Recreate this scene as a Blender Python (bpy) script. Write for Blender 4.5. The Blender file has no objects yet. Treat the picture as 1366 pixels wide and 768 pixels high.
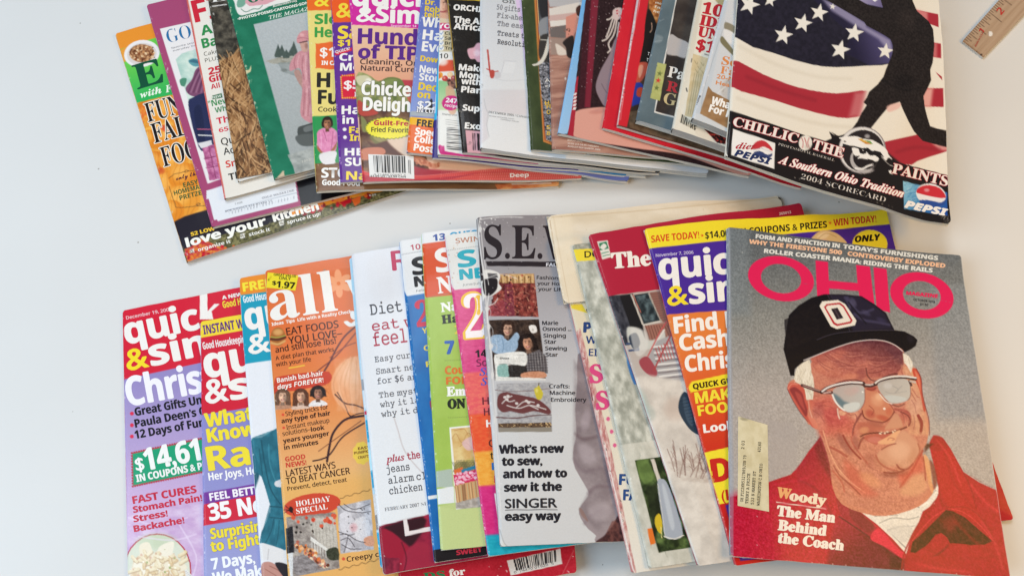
import bpy, bmesh, math, random
import numpy as np

# ------------------------------------------------------------------ camera, world, lamps, exposure
SC = bpy.context.scene
COL = SC.collection
PW, PH = 1366, 768                       # authoring frame of the printed artwork
FOC, PITCH, CAMH = 1050.0, math.radians(23.0), 0.63
cam_d = bpy.data.cameras.new('camera')
cam_d.sensor_width = 36.0
cam_d.lens = 36.0 * FOC / PW
cam_d.clip_start = 0.02
cam_d.clip_end = 50
cam = bpy.data.objects.new('camera', cam_d)
COL.objects.link(cam)
cam.location = (0, 0, CAMH)
cam.rotation_euler = (PITCH, 0, 0)
SC.camera = cam

world = bpy.data.worlds.new('World')
SC.world = world
world.use_nodes = True
_bg = world.node_tree.nodes.get('Background')
_bg.inputs[0].default_value = (0.86, 0.94, 1.0, 1)
_bg.inputs[1].default_value = 0.28

def lamp(name, loc, target, size, power, color):
    d = bpy.data.lights.new(name, 'AREA')
    d.shape = 'RECTANGLE'
    d.size, d.size_y = size
    d.energy = power
    d.color = color
    o = bpy.data.objects.new(name, d)
    COL.objects.link(o)
    o.location = loc
    v = np.array(target, float) - np.array(loc, float)
    from mathutils import Vector
    o.rotation_euler = Vector(v).to_track_quat('-Z', 'Y').to_euler()
    return o
lamp('window_light', (-1.12, -0.20, 1.12), (-0.2, 0.3, 0), (1.0, 0.9), 15, (0.73, 0.87, 1.0))
lamp('overhead_fill', (-0.35, 1.10, 1.8), (-0.05, 0.3, 0), (0.7, 0.7), 13.5, (0.86, 0.93, 1.0))  # added fill with no known source: sheen on covers, lifts gap between rows
lamp('room_lamp', (1.05, 0.12, 0.9), (0.5, 0.2, 0), (0.5, 0.5), 6.4, (1.0, 0.56, 0.12))
SC.view_settings.view_transform = 'Standard'
SC.view_settings.look = 'None'
SC.view_settings.gamma = 1.0
SC.view_settings.exposure = 0.10

# ------------------------------------------------------------------ geometry of the shot
_c, _s = math.cos(PITCH), math.sin(PITCH)
def bp(p, z):
    """point of the horizontal plane at height z that lies at photo position p"""
    x = (p[0] - PW / 2) / FOC
    y = -(p[1] - PH / 2) / FOC
    d = np.array([x, y * _c + _s, y * _s - _c])
    t = (z - CAMH) / d[2]
    return np.array([t * d[0], t * d[1]])
def proj(x, y, z):
    zz = z - CAMH
    u = y * _c + zz * _s
    d = y * _s - zz * _c
    return np.array([PW / 2 + FOC * x / d, PH / 2 - FOC * u / d])
def quad(tl, bl, bdir, w, h=None, z=0.012):
    """photo corners TL,TR,BR,BL of a sheet from its left edge, bottom direction and width (m)"""
    B = bp(bl, z); U = bp(bdir, z) - B; U /= np.linalg.norm(U)
    V = bp(tl, z) - B
    L = np.linalg.norm(V); V /= L
    h = h or L
    return [proj(*(B + a), z) for a in (V * h, V * h + U * w, U * w, 0 * U)]
def quad_top(tl, left, top, w, h, z=0.012):
    """photo corners of a sheet hung from its top left corner"""
    A = bp(tl, z); U = bp(top, z) - A; U /= np.linalg.norm(U); V = bp(left, z) - A; V /= np.linalg.norm(V)
    return [proj(*(A + a), z) for a in (0 * U, U * w, U * w + V * h, V * h)]
def homog(src, dst):
    A = []; b = []
    for (x, y), (u, v) in zip(src, dst):
        A.append([x, y, 1, 0, 0, 0, -u * x, -u * y]); b.append(u)
        A.append([0, 0, 0, x, y, 1, -v * x, -v * y]); b.append(v)
    h = np.linalg.solve(np.array(A, float), np.array(b, float))
    return np.append(h, 1).reshape(3, 3)
def happ(Hm, X, Y):
    w = Hm[2, 0] * X + Hm[2, 1] * Y + Hm[2, 2]
    return (Hm[0, 0] * X + Hm[0, 1] * Y + Hm[0, 2]) / w, (Hm[1, 0] * X + Hm[1, 1] * Y + Hm[1, 2]) / w

# ------------------------------------------------------------------ materials
def ink_material(name, rough, bump, coat=0.0):
    m = bpy.data.materials.new(name); m.use_nodes = True
    nt = m.node_tree; N = nt.nodes; b = N['Principled BSDF']
    at = N.new('ShaderNodeAttribute'); at.attribute_name = 'ink'
    tc = N.new('ShaderNodeTexCoord')
    n1 = N.new('ShaderNodeTexNoise'); n1.inputs['Scale'].default_value = 900; n1.inputs['Detail'].default_value = 3
    n2 = N.new('ShaderNodeTexNoise'); n2.inputs['Scale'].default_value = 28; n2.inputs['Detail'].default_value = 3
    mr = N.new('ShaderNodeMapRange'); mr.inputs[3].default_value = 0.93; mr.inputs[4].default_value = 1.07
    mx = N.new('ShaderNodeMix'); mx.data_type = 'RGBA'; mx.blend_type = 'MULTIPLY'; mx.inputs[0].default_value = 1
    nt.links.new(tc.outputs['Object'], n1.inputs['Vector']); nt.links.new(tc.outputs['Object'], n2.inputs['Vector'])
    nt.links.new(n1.outputs[0], mr.inputs[0])
    nt.links.new(at.outputs['Color'], mx.inputs[6]); nt.links.new(mr.outputs[0], mx.inputs[7])
    nt.links.new(mx.outputs[2], b.inputs['Base Color'])
    rr = N.new('ShaderNodeMapRange'); rr.inputs[3].default_value = rough - .06; rr.inputs[4].default_value = rough + .1
    nt.links.new(n2.outputs[0], rr.inputs[0]); nt.links.new(rr.outputs[0], b.inputs['Roughness'])
    bu = N.new('ShaderNodeBump'); bu.inputs['Strength'].default_value = bump; bu.inputs['Distance'].default_value = 0.002
    nt.links.new(n2.outputs[0], bu.inputs['Height'])
    n4 = N.new('ShaderNodeTexNoise'); n4.inputs['Scale'].default_value = 9; n4.inputs['Detail'].default_value = 1
    b2 = N.new('ShaderNodeBump'); b2.inputs['Strength'].default_value = .35; b2.inputs['Distance'].default_value = .006
    nt.links.new(tc.outputs['Object'], n4.inputs['Vector']); nt.links.new(n4.outputs[0], b2.inputs['Height'])
    nt.links.new(bu.outputs[0], b2.inputs['Normal']); nt.links.new(b2.outputs[0], b.inputs['Normal'])
    b.inputs['Specular IOR Level'].default_value = 0.12
    b.inputs['Coat Weight'].default_value = coat; b.inputs['Coat Roughness'].default_value = 0.13
    return m
M_GLOSS = ink_material('printed glossy paper', 0.32, 0.3, 0.16)
M_MATTE = ink_material('printed matte paper', 0.58, 0.30)
M_WOOD = ink_material('varnished ruler wood', 0.45, 0.2)
def page_material():
    m = bpy.data.materials.new('page edges'); m.use_nodes = True
    nt = m.node_tree; N = nt.nodes; b = N['Principled BSDF']
    at = N.new('ShaderNodeAttribute'); at.attribute_name = 'ink'
    tc = N.new('ShaderNodeTexCoord'); mp = N.new('ShaderNodeMapping'); mp.inputs['Scale'].default_value = (40, 40, 4000)
    n = N.new('ShaderNodeTexNoise'); n.inputs['Scale'].default_value = 1.0; n.inputs['Detail'].default_value = 4
    mr = N.new('ShaderNodeMapRange'); mr.inputs[1].default_value = .3; mr.inputs[2].default_value = .7; mr.inputs[3].default_value = .82; mr.inputs[4].default_value = 1.05
    mx = N.new('ShaderNodeMix'); mx.data_type = 'RGBA'; mx.blend_type = 'MULTIPLY'; mx.inputs[0].default_value = 1
    nt.links.new(tc.outputs['Object'], mp.inputs[0]); nt.links.new(mp.outputs[0], n.inputs['Vector'])
    nt.links.new(n.outputs[0], mr.inputs[0]); nt.links.new(at.outputs['Color'], mx.inputs[6]); nt.links.new(mr.outputs[0], mx.inputs[7])
    nt.links.new(mx.outputs[2], b.inputs['Base Color']); b.inputs['Roughness'].default_value = .8
    return m
M_PAGE = page_material()
def table_material():
    m = bpy.data.materials.new('white laminate table'); m.use_nodes = True
    nt = m.node_tree; N = nt.nodes; b = N['Principled BSDF']
    tc = N.new('ShaderNodeTexCoord')
    n = N.new('ShaderNodeTexNoise'); n.inputs['Scale'].default_value = 5; n.inputs['Detail'].default_value = 5
    cr = N.new('ShaderNodeValToRGB'); cr.color_ramp.elements[0].color = (.665, .66, .645, 1); cr.color_ramp.elements[1].color = (.735, .73, .715, 1)
    nt.links.new(tc.outputs['Object'], n.inputs['Vector']); nt.links.new(n.outputs[0], cr.inputs[0])
    # sparse dark specks of dust
    v = N.new('ShaderNodeTexVoronoi'); v.inputs['Scale'].default_value = 28
    lt = N.new('ShaderNodeMath'); lt.operation = 'LESS_THAN'; lt.inputs[1].default_value = 0.022
    nt.links.new(tc.outputs['Object'], v.inputs['Vector']); nt.links.new(v.outputs['Distance'], lt.inputs[0])
    mx = N.new('ShaderNodeMix'); mx.data_type = 'RGBA'; mx.inputs[7].default_value = (.35, .33, .3, 1)
    nt.links.new(lt.outputs[0], mx.inputs[0]); nt.links.new(cr.outputs[0], mx.inputs[6])
    nt.links.new(mx.outputs[2], b.inputs['Base Color'])
    n3 = N.new('ShaderNodeTexNoise'); n3.inputs['Scale'].default_value = 260; n3.inputs['Detail'].default_value = 2
    bu = N.new('ShaderNodeBump'); bu.inputs['Strength'].default_value = .05; bu.inputs['Distance'].default_value = .001
    nt.links.new(tc.outputs['Object'], n3.inputs['Vector']); nt.links.new(n3.outputs[0], bu.inputs['Height']); nt.links.new(bu.outputs[0], b.inputs['Normal'])
    b.inputs['Roughness'].default_value = .42; b.inputs['Specular IOR Level'].default_value = .35
    return m

# ------------------------------------------------------------------ table
def table():
    bm = bmesh.new()
    bmesh.ops.create_cube(bm, size=1)
    for v in bm.verts:
        v.co.x *= 3.2; v.co.y = v.co.y * 2.4 + 0.35; v.co.z = v.co.z * 0.03 - 0.015
    bmesh.ops.bevel(bm, geom=list(bm.edges), offset=.004, segments=2, affect='EDGES')
    me = bpy.data.meshes.new('table_top'); bm.to_mesh(me); bm.free()
    me.materials.append(table_material())
    o = bpy.data.objects.new('table_top', me); COL.objects.link(o)
    o['kind'] = 'structure'
table()

# ------------------------------------------------------------------ colour helpers
def rgb(c):
    if isinstance(c, str):
        c = c.lstrip('#')
        if len(c) == 3: c = ''.join(k * 2 for k in c)
        return np.array([int(c[i:i + 2], 16) / 255 for i in (0, 2, 4)])
    return np.array(c, float)
def lin(c):
    c = np.clip(c, 0, 1)
    return np.where(c <= .04045, c / 12.92, ((c + .055) / 1.055) ** 2.4)
def _hash(ix, iy, seed):
    n = (ix.astype(np.int64) * 374761393 + iy.astype(np.int64) * 668265263 + seed * 1274126177) & 0xffffffff
    n = ((n ^ (n >> 13)) * 1274126177) & 0xffffffff
    return ((n ^ (n >> 16)) & 0xffff) / 65535.0
def vnoise(x, y, seed=0):
    ix = np.floor(x); iy = np.floor(y); fx = x - ix; fy = y - iy
    fx = fx * fx * (3 - 2 * fx); fy = fy * fy * (3 - 2 * fy)
    a = _hash(ix, iy, seed); b = _hash(ix + 1, iy, seed); c = _hash(ix, iy + 1, seed); d = _hash(ix + 1, iy + 1, seed)
    return (a * (1 - fx) + b * fx) * (1 - fy) + (c * (1 - fx) + d * fx) * fy
def fbm(x, y, seed=0, o=4):
    r = 0; a = .5; t = 0
    for i in range(o):
        r = r + a * vnoise(x, y, seed + i * 17); t += a; a *= .55; x = x * 2.03; y = y * 2.03
    return r / t
def smooth_pts(pts, n=6, closed=True):
    P = np.array(pts, float); m = len(P); out = []
    rng = range(m) if closed else range(m - 1)
    for i in rng:
        if closed: p0, p1, p2, p3 = P[i - 1], P[i], P[(i + 1) % m], P[(i + 2) % m]
        else: p0, p1, p2, p3 = P[max(i - 1, 0)], P[i], P[i + 1], P[min(i + 2, m - 1)]
        for k in range(n):
            t = k / n
            out.append(.5 * ((2 * p1) + (-p0 + p2) * t + (2 * p0 - 5 * p1 + 4 * p2 - p3) * t * t + (-p0 + 3 * p1 - 3 * p2 + p3) * t ** 3))
    if not closed: out.append(P[-1])
    return np.array(out)

# ------------------------------------------------------------------ lettering (the built-in font; its bold, serif, script and typewriter alphabets)
STY = {'s': (0, 0, 0), 'b': (0x1D5D4, 0x1D5EE, 0x1D7EC), 'n': (0x1D5A0, 0x1D5BA, 0x1D7E2), 'S': (0x1D400, 0x1D41A, 0x1D7CE),
       'i': (0x1D468, 0x1D482, 0x1D7CE), 'I': (0x1D434, 0x1D44E, 0x1D7CE), 'c': (0x1D4D0, 0x1D4EA, 0x1D7CE), 'o': (0x1D63C, 0x1D656, 0x1D7EC), 'm': (0x1D670, 0x1D68A, 0x1D7F6),
       't': (0x1D400, 0x1D41A, 0x1D7CE)}
_tc = {}
def _raw(s, sty):
    U, L, D = STY[sty]; r = ''
    for ch in s:
        if U and 'A' <= ch <= 'Z': r += chr(U + ord(ch) - 65)
        elif U and 'a' <= ch <= 'z':
            k = L + ord(ch) - 97
            r += 'h' if k == 0x1D455 else chr(k)
        elif U and '0' <= ch <= '9': r += chr(D + ord(ch) - 48)
        else: r += ch
    c = bpy.data.curves.new('lettering', 'FONT'); c.body = r; c.size = 1; c.resolution_u = 3
    if sty == 't': c.offset = -.016
    if sty == 'b': c.space_character = .96
    o = bpy.data.objects.new('lettering', c)
    me = bpy.data.meshes.new_from_object(o)
    n = len(me.vertices); co = np.empty(n * 3); me.vertices.foreach_get('co', co); co = co.reshape(-1, 3)[:, :2]
    fs = [tuple(p.vertices) for p in me.polygons]
    bpy.data.objects.remove(o); bpy.data.curves.remove(c); bpy.data.meshes.remove(me)
    return co, fs
def glyphs(s, sty):
    k = (s, sty)
    if k not in _tc:
        if ('H', sty, 'cap') not in _tc:
            c, _ = _raw('H', sty); _tc[('H', sty, 'cap')] = c[:, 1].max()
        co, fs = _raw(s, sty)
        co = co / _tc[('H', sty, 'cap')]
        if len(co): co = co - [co[:, 0].min(), 0]
        _tc[k] = (co, fs)
    return _tc[k]

# ------------------------------------------------------------------ the printing press: colours for each point of a sheet
class Press:
    def __init__(s, X, Y, ang):
        s.X, s.Y = X, Y; s.ang = ang
        s.C = np.ones((len(X), 3)); s.txt = []; s.patches = []
    def _mix(s, idx, a, c):
        if len(idx) == 0: return
        c = c if (isinstance(c, np.ndarray) and c.ndim == 2) else rgb(c)[None]
        a = a[:, None]
        s.C[idx] = s.C[idx] * (1 - a) + c * a
    def _box(s, P, pad):
        x0, y0 = P.min(0) - pad; x1, y1 = P.max(0) + pad
        return np.nonzero((s.X >= x0) & (s.X <= x1) & (s.Y >= y0) & (s.Y <= y1))[0]
    def fill(s, c): s.C[:] = rgb(c)
    def _poly_a(s, P, f):
        idx = s._box(P, f + 1); x = s.X[idx]; y = s.Y[idx]
        ins = np.zeros(len(idx), bool); d2 = np.full(len(idx), 1e9)
        for i in range(len(P)):
            (x0, y0), (x1, y1) = P[i - 1], P[i]
            if y0 != y1:
                cr = ((y0 > y) != (y1 > y)) & (x < (x1 - x0) * (y - y0) / (y1 - y0) + x0)
                ins ^= cr
            dx, dy = x1 - x0, y1 - y0; L = dx * dx + dy * dy + 1e-9
            t = np.clip(((x - x0) * dx + (y - y0) * dy) / L, 0, 1)
            d2 = np.minimum(d2, (x - x0 - t * dx) ** 2 + (y - y0 - t * dy) ** 2)
        d = np.sqrt(d2); sd = np.where(ins, d, -d)
        a = np.clip(.5 + sd / max(f, .5) / 1.0, 0, 1)
        return idx, a * a * (3 - 2 * a)
    def poly(s, c, pts, f=.8, a=1, sm=0):
        P = smooth_pts(pts, sm) if sm else np.array(pts, float)
        idx, al = s._poly_a(P, f); s._mix(idx, al * a, c)
    def sp(s, c, pts, f=.8, a=1): s.poly(c, pts, f, a, 5)
    def grad(s, pts, p0, c0, p1, c1, f=.8, sm=0, a=1, mid=None):
        P = smooth_pts(pts, sm) if sm else np.array(pts, float)
        idx, al = s._poly_a(P, f)
        p0 = np.array(p0, float); d = np.array(p1, float) - p0
        t = np.clip(((s.X[idx] - p0[0]) * d[0] + (s.Y[idx] - p0[1]) * d[1]) / (d @ d), 0, 1)[:, None]
        c = rgb(c0) * (1 - t) + rgb(c1) * t
        if mid is not None:
            c = np.where(t < .5, rgb(c0) * (1 - 2 * t) + rgb(mid) * 2 * t, rgb(mid) * (2 - 2 * t) + rgb(c1) * (2 * t - 1))
        s._mix(idx, al * a, c)
    def ell(s, c, cx, cy, rx, ry, rot=0, f=.8, a=1, n=28):
        t = np.linspace(0, 2 * math.pi, n, endpoint=False); r = math.radians(rot)
        x = rx * np.cos(t); y = ry * np.sin(t)
        s.poly(c, np.c_[cx + x * math.cos(r) - y * math.sin(r), cy + x * math.sin(r) + y * math.cos(r)], f, a)
    def blob(s, c, cx, cy, rx, ry, rot=0, a=1):
        """soft round dab"""
        idx = s._box(np.array([[cx - rx - ry, cy - rx - ry], [cx + rx + ry, cy + rx + ry]]), 0)
        r = math.radians(rot); dx = s.X[idx] - cx; dy = s.Y[idx] - cy
        u = (dx * math.cos(r) + dy * math.sin(r)) / rx; v = (-dx * math.sin(r) + dy * math.cos(r)) / ry
        q = np.clip(1 - (u * u + v * v), 0, 1); s._mix(idx, a * q * q * (3 - 2 * q), c)
    def line(s, c, pts, w, sm=0, a=1, f=.8, taper=False):
        P = smooth_pts(pts, 5, False) if sm else np.array(pts, float)
        idx = s._box(P, w + 1); x = s.X[idx]; y = s.Y[idx]; al = np.zeros(len(idx)); n = len(P) - 1
        for i in range(n):
            (x0, y0), (x1, y1) = P[i], P[i + 1]
            dx, dy = x1 - x0, y1 - y0; t = np.clip(((x - x0) * dx + (y - y0) * dy) / (dx * dx + dy * dy + 1e-9), 0, 1)
            d = np.hypot(x - x0 - t * dx, y - y0 - t * dy)
            ww = w * (1 - (i + t) / n) if taper else w
            al = np.maximum(al, np.clip(.5 + (ww / 2 - d) / f, 0, 1))
        s._mix(idx, al * a, c)
    def tex(s, pts, sx, sy, c0, c1, a=1, seed=0, lo=.3, hi=.7, f=.8, rot=0, o=4, sm=0):
        """mottled two-colour printing inside an outline"""
        P = smooth_pts(pts, sm) if sm else np.array(pts, float)
        idx, al = s._poly_a(P, f); r = math.radians(rot); x = s.X[idx]; y = s.Y[idx]
        u = x * math.cos(r) + y * math.sin(r); v = -x * math.sin(r) + y * math.cos(r)
        t = np.clip((fbm(u / sx, v / sy, seed, o) - lo) / (hi - lo), 0, 1)[:, None]
        s._mix(idx, al * a, rgb(c0) * (1 - t) + rgb(c1) * t)
    def grain(s, amp, seed=1, pts=None, scale=1.6):
        if pts is None: idx = np.arange(len(s.X)); al = np.ones(len(idx))
        else: idx, al = s._poly_a(np.array(pts, float), .8)
        n = (vnoise(s.X[idx] / scale, s.Y[idx] / scale, seed) - .5) * 2 * amp * al
        s.C[idx] = np.clip(s.C[idx] + n[:, None], 0, 1)
    def dots(s, pts, cols, n, r, seed=0, f=.8, sq=1):
        P = np.array(pts, float); R = random.Random(seed); x0, y0 = P.min(0); x1, y1 = P.max(0); k = 0; tries = 0
        while k < n and tries < n * 20:
            tries += 1; x = R.uniform(x0, x1); y = R.uniform(y0, y1); ins = False
            for i in range(len(P)):
                (a, b), (c, d) = P[i - 1], P[i]
                if (b > y) != (d > y) and x < (c - a) * (y - b) / (d - b) + a: ins = not ins
            if ins:
                q = R.uniform(*r); s.ell(R.choice(cols), x, y, q, q * sq, R.uniform(-30, 30), f, n=10); k += 1
    def strokes(s, pts, cols, n, ln, w, angs, seed=0, a=1):
        P = np.array(pts, float); R = random.Random(seed); x0, y0 = P.min(0); x1, y1 = P.max(0); k = 0; tries = 0
        while k < n and tries < n * 20:
            tries += 1; x = R.uniform(x0, x1); y = R.uniform(y0, y1); ins = False
            for i in range(len(P)):
                (p, b), (c, d) = P[i - 1], P[i]
                if (b > y) != (d > y) and x < (c - p) * (y - b) / (d - b) + p: ins = not ins
            if ins:
                t = math.radians(R.uniform(*angs)); l = R.uniform(*ln)
                s.line(R.choice(cols), [(x - l * math.cos(t), y + l * math.sin(t)), (x + R.uniform(-1, 1), y + R.uniform(-1, 1)), (x + l * math.cos(t), y - l * math.sin(t))], R.uniform(*w), a=a); k += 1
    def star(s, c, cx, cy, r, rot=0, f=.8, inner=.42):
        t = np.arange(10) * math.pi / 5 - math.pi / 2 + math.radians(rot); q = np.where(np.arange(10) % 2 == 0, r, r * inner)
        s.poly(c, np.c_[cx + q * np.cos(t), cy + q * np.sin(t)], f)
    def bars(s, q, n, seed, c='222', bg='eee', frac=(.0, 1.)):
        """bar code inside photo quad q (TL,TR,BR,BL)"""
        q = np.array(q, float); s.poly(bg, q); R = random.Random(seed); k = 0.06
        while k < .93:
            w = R.choice((.6, .6, 1.2, 1.8)) / n
            a0 = q[0] + (q[1] - q[0]) * k; a1 = q[0] + (q[1] - q[0]) * (k + w); b0 = q[3] + (q[2] - q[3]) * k; b1 = q[3] + (q[2] - q[3]) * (k + w)
            t0, t1 = frac
            s.poly(c, [a0 + (b0 - a0) * t0, a1 + (b1 - a1) * t0, a1 + (b1 - a1) * t1, a0 + (b0 - a0) * t1], .6)
            k += w + R.choice((.6, .8, 1.3)) / n
    def T(s, t, x, y, w, h, sty='b', c='fff', ang=None, thick=0, out=None, sk=0):
        """lettering: ink starts at (x,y) on its base line, ink width w (None: natural), capital height h"""
        ang = s.ang if ang is None else ang
        s.txt.append((t, x, y, w, h, sty, c, ang, thick, out, sk))
    def face(s, x, y, rx, ry, skin, hair, vol=1.5, lean=0, smile=1, long=0):
        """a small printed photograph of a head"""
        d = rgb(skin) * .62; l = np.clip(rgb(skin) * 1.14 + .03, 0, 1); hr = rgb(hair); r = math.radians(lean); c_, s_ = math.cos(r), math.sin(r)
        P = lambda a, b: (x + (a * rx) * c_ - (b * ry) * s_, y + (a * rx) * s_ + (b * ry) * c_)
        s.ell(hr * .8, *P(0, -.25), rx * vol, ry * 1.2, lean, 1.4)
        if long:
            s.poly(hr * .85, [P(-vol, -.3), P(vol, -.3), P(vol * 1.12, long), P(.75, long * .95), P(.5, .6), P(-.5, .6), P(-.8, long), P(-vol * 1.1, long * .95)], 1.2)
            for k in range(7): s.line(hr * (1.25 if k % 2 else .6), [P(-vol + .12 * k, -.6), P(-vol - .02 + .12 * k, .3), P(-vol + .1 * k, long * .9)], .8, 1, .6); s.line(hr * (1.25 if k % 2 else .6), [P(vol - .12 * k, -.6), P(vol + .02 - .12 * k, .3), P(vol - .1 * k, long * .9)], .8, 1, .6)
        s.poly(d, [P(-.4, .6), P(.4, .6), P(.5, 1.5), P(-.5, 1.5)], 1)
        s.ell(skin, *P(0, 0), rx * .86, ry * .98, lean, 1.1); s.blob(d, *P(.62, .25), rx * .6, ry * .9, lean, .75); s.blob(l, *P(-.25, .1), rx * .55, ry * .55, lean, .8); s.blob(d, *P(0, -.85), rx * 1, ry * .4, lean, .5)
        for e in (-.36, .34):
            s.line(hr * .6, [P(e - .2, -.32), P(e, -.38), P(e + .2, -.3)], max(.6, rx * .1), 1, .8); s.ell('241a18', *P(e, -.16), max(.6, rx * .13), max(.45, ry * .075), lean, .7, .9, 8)
        s.line(d, [P(.05, -.15), P(.12, .2), P(-.05, .25)], max(.6, rx * .1), 1, .7)
        s.line('8c3038', [P(-.3, .48), P(0, .58 if smile else .5), P(.3, .46)], max(.7, ry * .13), 1, .9)
        if smile: s.line('f4ece4', [P(-.2, .5), P(0, .55), P(.2, .48)], max(.4, ry * .05), 1, .8)
        s.poly(hr * .9, [P(-.9, -.2), P(-.7, -.75), P(0, -.72), P(.7, -.8), P(.9, -.25), P(.75, -1.05), P(0, -1.2), P(-.8, -1.05)], 1.1)
    def wear(s, pts, n, seed, c='d8d4cc', r=(.3, .9), spread=2.0):
        """scuffs where ink has rubbed off along an edge"""
        R = random.Random(seed); P = np.array(pts, float)
        for _ in range(int(n * .7)):
            i = R.randrange(len(P) - 1); t = R.random(); p = P[i] + (P[i + 1] - P[i]) * t
            q = R.uniform(*r); s.ell(c, p[0] + abs(R.gauss(0, spread)), p[1], q * R.uniform(.5, 1.6), q * R.uniform(.6, 2.6), R.uniform(-25, 25), .7, R.uniform(.15, .8), 8)

# ------------------------------------------------------------------ resting sheets on one another
HX0, HY0, HS = -0.75, -0.2, 0.004
HNX, HNY = 376, 290
HMAP = np.zeros((HNY, HNX))
def hsample(x, y):
    fx = np.clip((x - HX0) / HS, 1, HNX - 3); fy = np.clip((y - HY0) / HS, 1, HNY - 3)
    ix = fx.astype(int); iy = fy.astype(int); r = HMAP[iy, ix]
    for dx in (0, 1):
        for dy in (0, 1):
            r = np.maximum(r, HMAP[iy + dy, ix + dx])
    return r
def bil(Z, u, v):
    nv, nu = Z.shape
    fu = np.clip(u, 0, 1) * (nu - 1); fv = np.clip(v, 0, 1) * (nv - 1)
    iu = np.minimum(fu.astype(int), nu - 2); iv = np.minimum(fv.astype(int), nv - 2); a = fu - iu; b = fv - iv
    # Catmull-like smooth step is not wanted here: plain bilinear on a dense map
    return (Z[iv, iu] * (1 - a) + Z[iv, iu + 1] * a) * (1 - b) + (Z[iv + 1, iu] * (1 - a) + Z[iv + 1, iu + 1] * a) * b
def drape(P4, sag):
    """height of the underside over (u,v) for plan corners P4 (TL,TR,BR,BL)"""
    nu, nv = 41, 51
    U, V = np.meshgrid(np.linspace(0, 1, nu), np.linspace(0, 1, nv))
    X, Y = happ(homog([(0, 0), (1, 0), (1, 1), (0, 1)], P4), U, V)
    Hh = hsample(X, Y) + 0.0003
    Z = np.full_like(Hh, Hh.max())
    # plane start: lowest plane above everything
    best = None
    for it, (rng, n) in enumerate(((.10, 9), (.025, 9))):
        c0 = (0, 0) if best is None else best[1:3]
        for b in np.linspace(c0[0] - rng, c0[0] + rng, n):
            for c in np.linspace(c0[1] - rng, c0[1] + rng, n):
                pl = b * (U - .5) * .2 + c * (V - .5) * .27
                a = (Hh - pl).max()
                if best is None or a < best[0]: best = (a, b, c)
    Z = best[0] + best[1] * (U - .5) * .2 + best[2] * (V - .5) * .27
    for k in range(700):
        E = np.pad(Z, 1, mode='edge')
        A = (E[1:-1, :-2] + E[1:-1, 2:] + E[:-2, 1:-1] + E[2:, 1:-1]) / 4
        Z = np.maximum(Hh, A - sag)
    for k in range(10):
        E = np.pad(Z, 1, mode='edge')
        A = (E[1:-1, :-2] + E[1:-1, 2:] + E[:-2, 1:-1] + E[2:, 1:-1] + 4 * Z) / 8
        Z = A
    lift = np.clip((Hh - Z).max(), 0, .0008)
    return Z + lift
def imprint(P4, Z, t):
    P4 = np.array(P4); Hm = homog(P4, [(0, 0), (1, 0), (1, 1), (0, 1)])
    x0, y0 = P4.min(0); x1, y1 = P4.max(0)
    i0, i1 = int((x0 - HX0) / HS) - 1, int((x1 - HX0) / HS) + 2; j0, j1 = int((y0 - HY0) / HS) - 1, int((y1 - HY0) / HS) + 2
    i0, j0 = max(i0, 0), max(j0, 0); i1, j1 = min(i1, HNX), min(j1, HNY)
    gx, gy = np.meshgrid(HX0 + np.arange(i0, i1) * HS, HY0 + np.arange(j0, j1) * HS)
    u, v = happ(Hm, gx, gy); m = (u > -.01) & (u < 1.01) & (v > -.01) & (v < 1.01)
    zz = bil(Z, u, v) + t
    HMAP[j0:j1, i0:i1] = np.where(m, np.maximum(HMAP[j0:j1, i0:i1], zz), HMAP[j0:j1, i0:i1])

def in_poly(P, x, y):
    ins = np.zeros(len(x), bool)
    for i in range(len(P)):
        (x0, y0), (x1, y1) = P[i - 1], P[i]
        if y0 != y1: ins ^= ((y0 > y) != (y1 > y)) & (x < (x1 - x0) * (y - y0) / (y1 - y0) + x0)
    return ins

def mesh_obj(name, V, F4, ink, mat, parent, F3=None, smooth=True):
    me = bpy.data.meshes.new(name)
    F3 = np.zeros((0, 3), int) if F3 is None or len(F3) == 0 else np.asarray(F3)
    F4 = np.asarray(F4).reshape(-1, 4)
    nl = len(F4) * 4 + len(F3) * 3; nf = len(F4) + len(F3)
    me.vertices.add(len(V)); me.vertices.foreach_set('co', np.asarray(V, np.float32).ravel())
    me.loops.add(nl); me.polygons.add(nf)
    me.loops.foreach_set('vertex_index', np.concatenate([F4.ravel(), F3.ravel()]).astype(np.int32))
    st = np.concatenate([np.arange(len(F4)) * 4, len(F4) * 4 + np.arange(len(F3)) * 3]).astype(np.int32)
    me.polygons.foreach_set('loop_start', st)
    me.polygons.foreach_set('use_smooth', np.full(nf, smooth, bool))
    me.update(calc_edges=True)
    at = me.attributes.new('ink', 'FLOAT_COLOR', 'POINT')
    at.data.foreach_set('color', np.c_[ink, np.ones(len(ink))].astype(np.float32).ravel())
    me.materials.append(mat)
    o = bpy.data.objects.new(name, me); COL.objects.link(o)
    if parent is not None:
        o.parent = parent
    return o

MAGS = []
class Sheet: pass
def mag(name, label, cat, q, t, art, ang=0, mat=None, sag=4.5e-5, spine=None, page='e4dfd4', group=None, corner=.0025, bow=0.0, curl=None, pages=True, edge=0.0006, layers=None, back=None):
    m = Sheet(); t = t * (.85 if t < .005 else 1); m.__dict__.update(locals()); m.q = np.array(q, float); MAGS.append(m); return m

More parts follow.
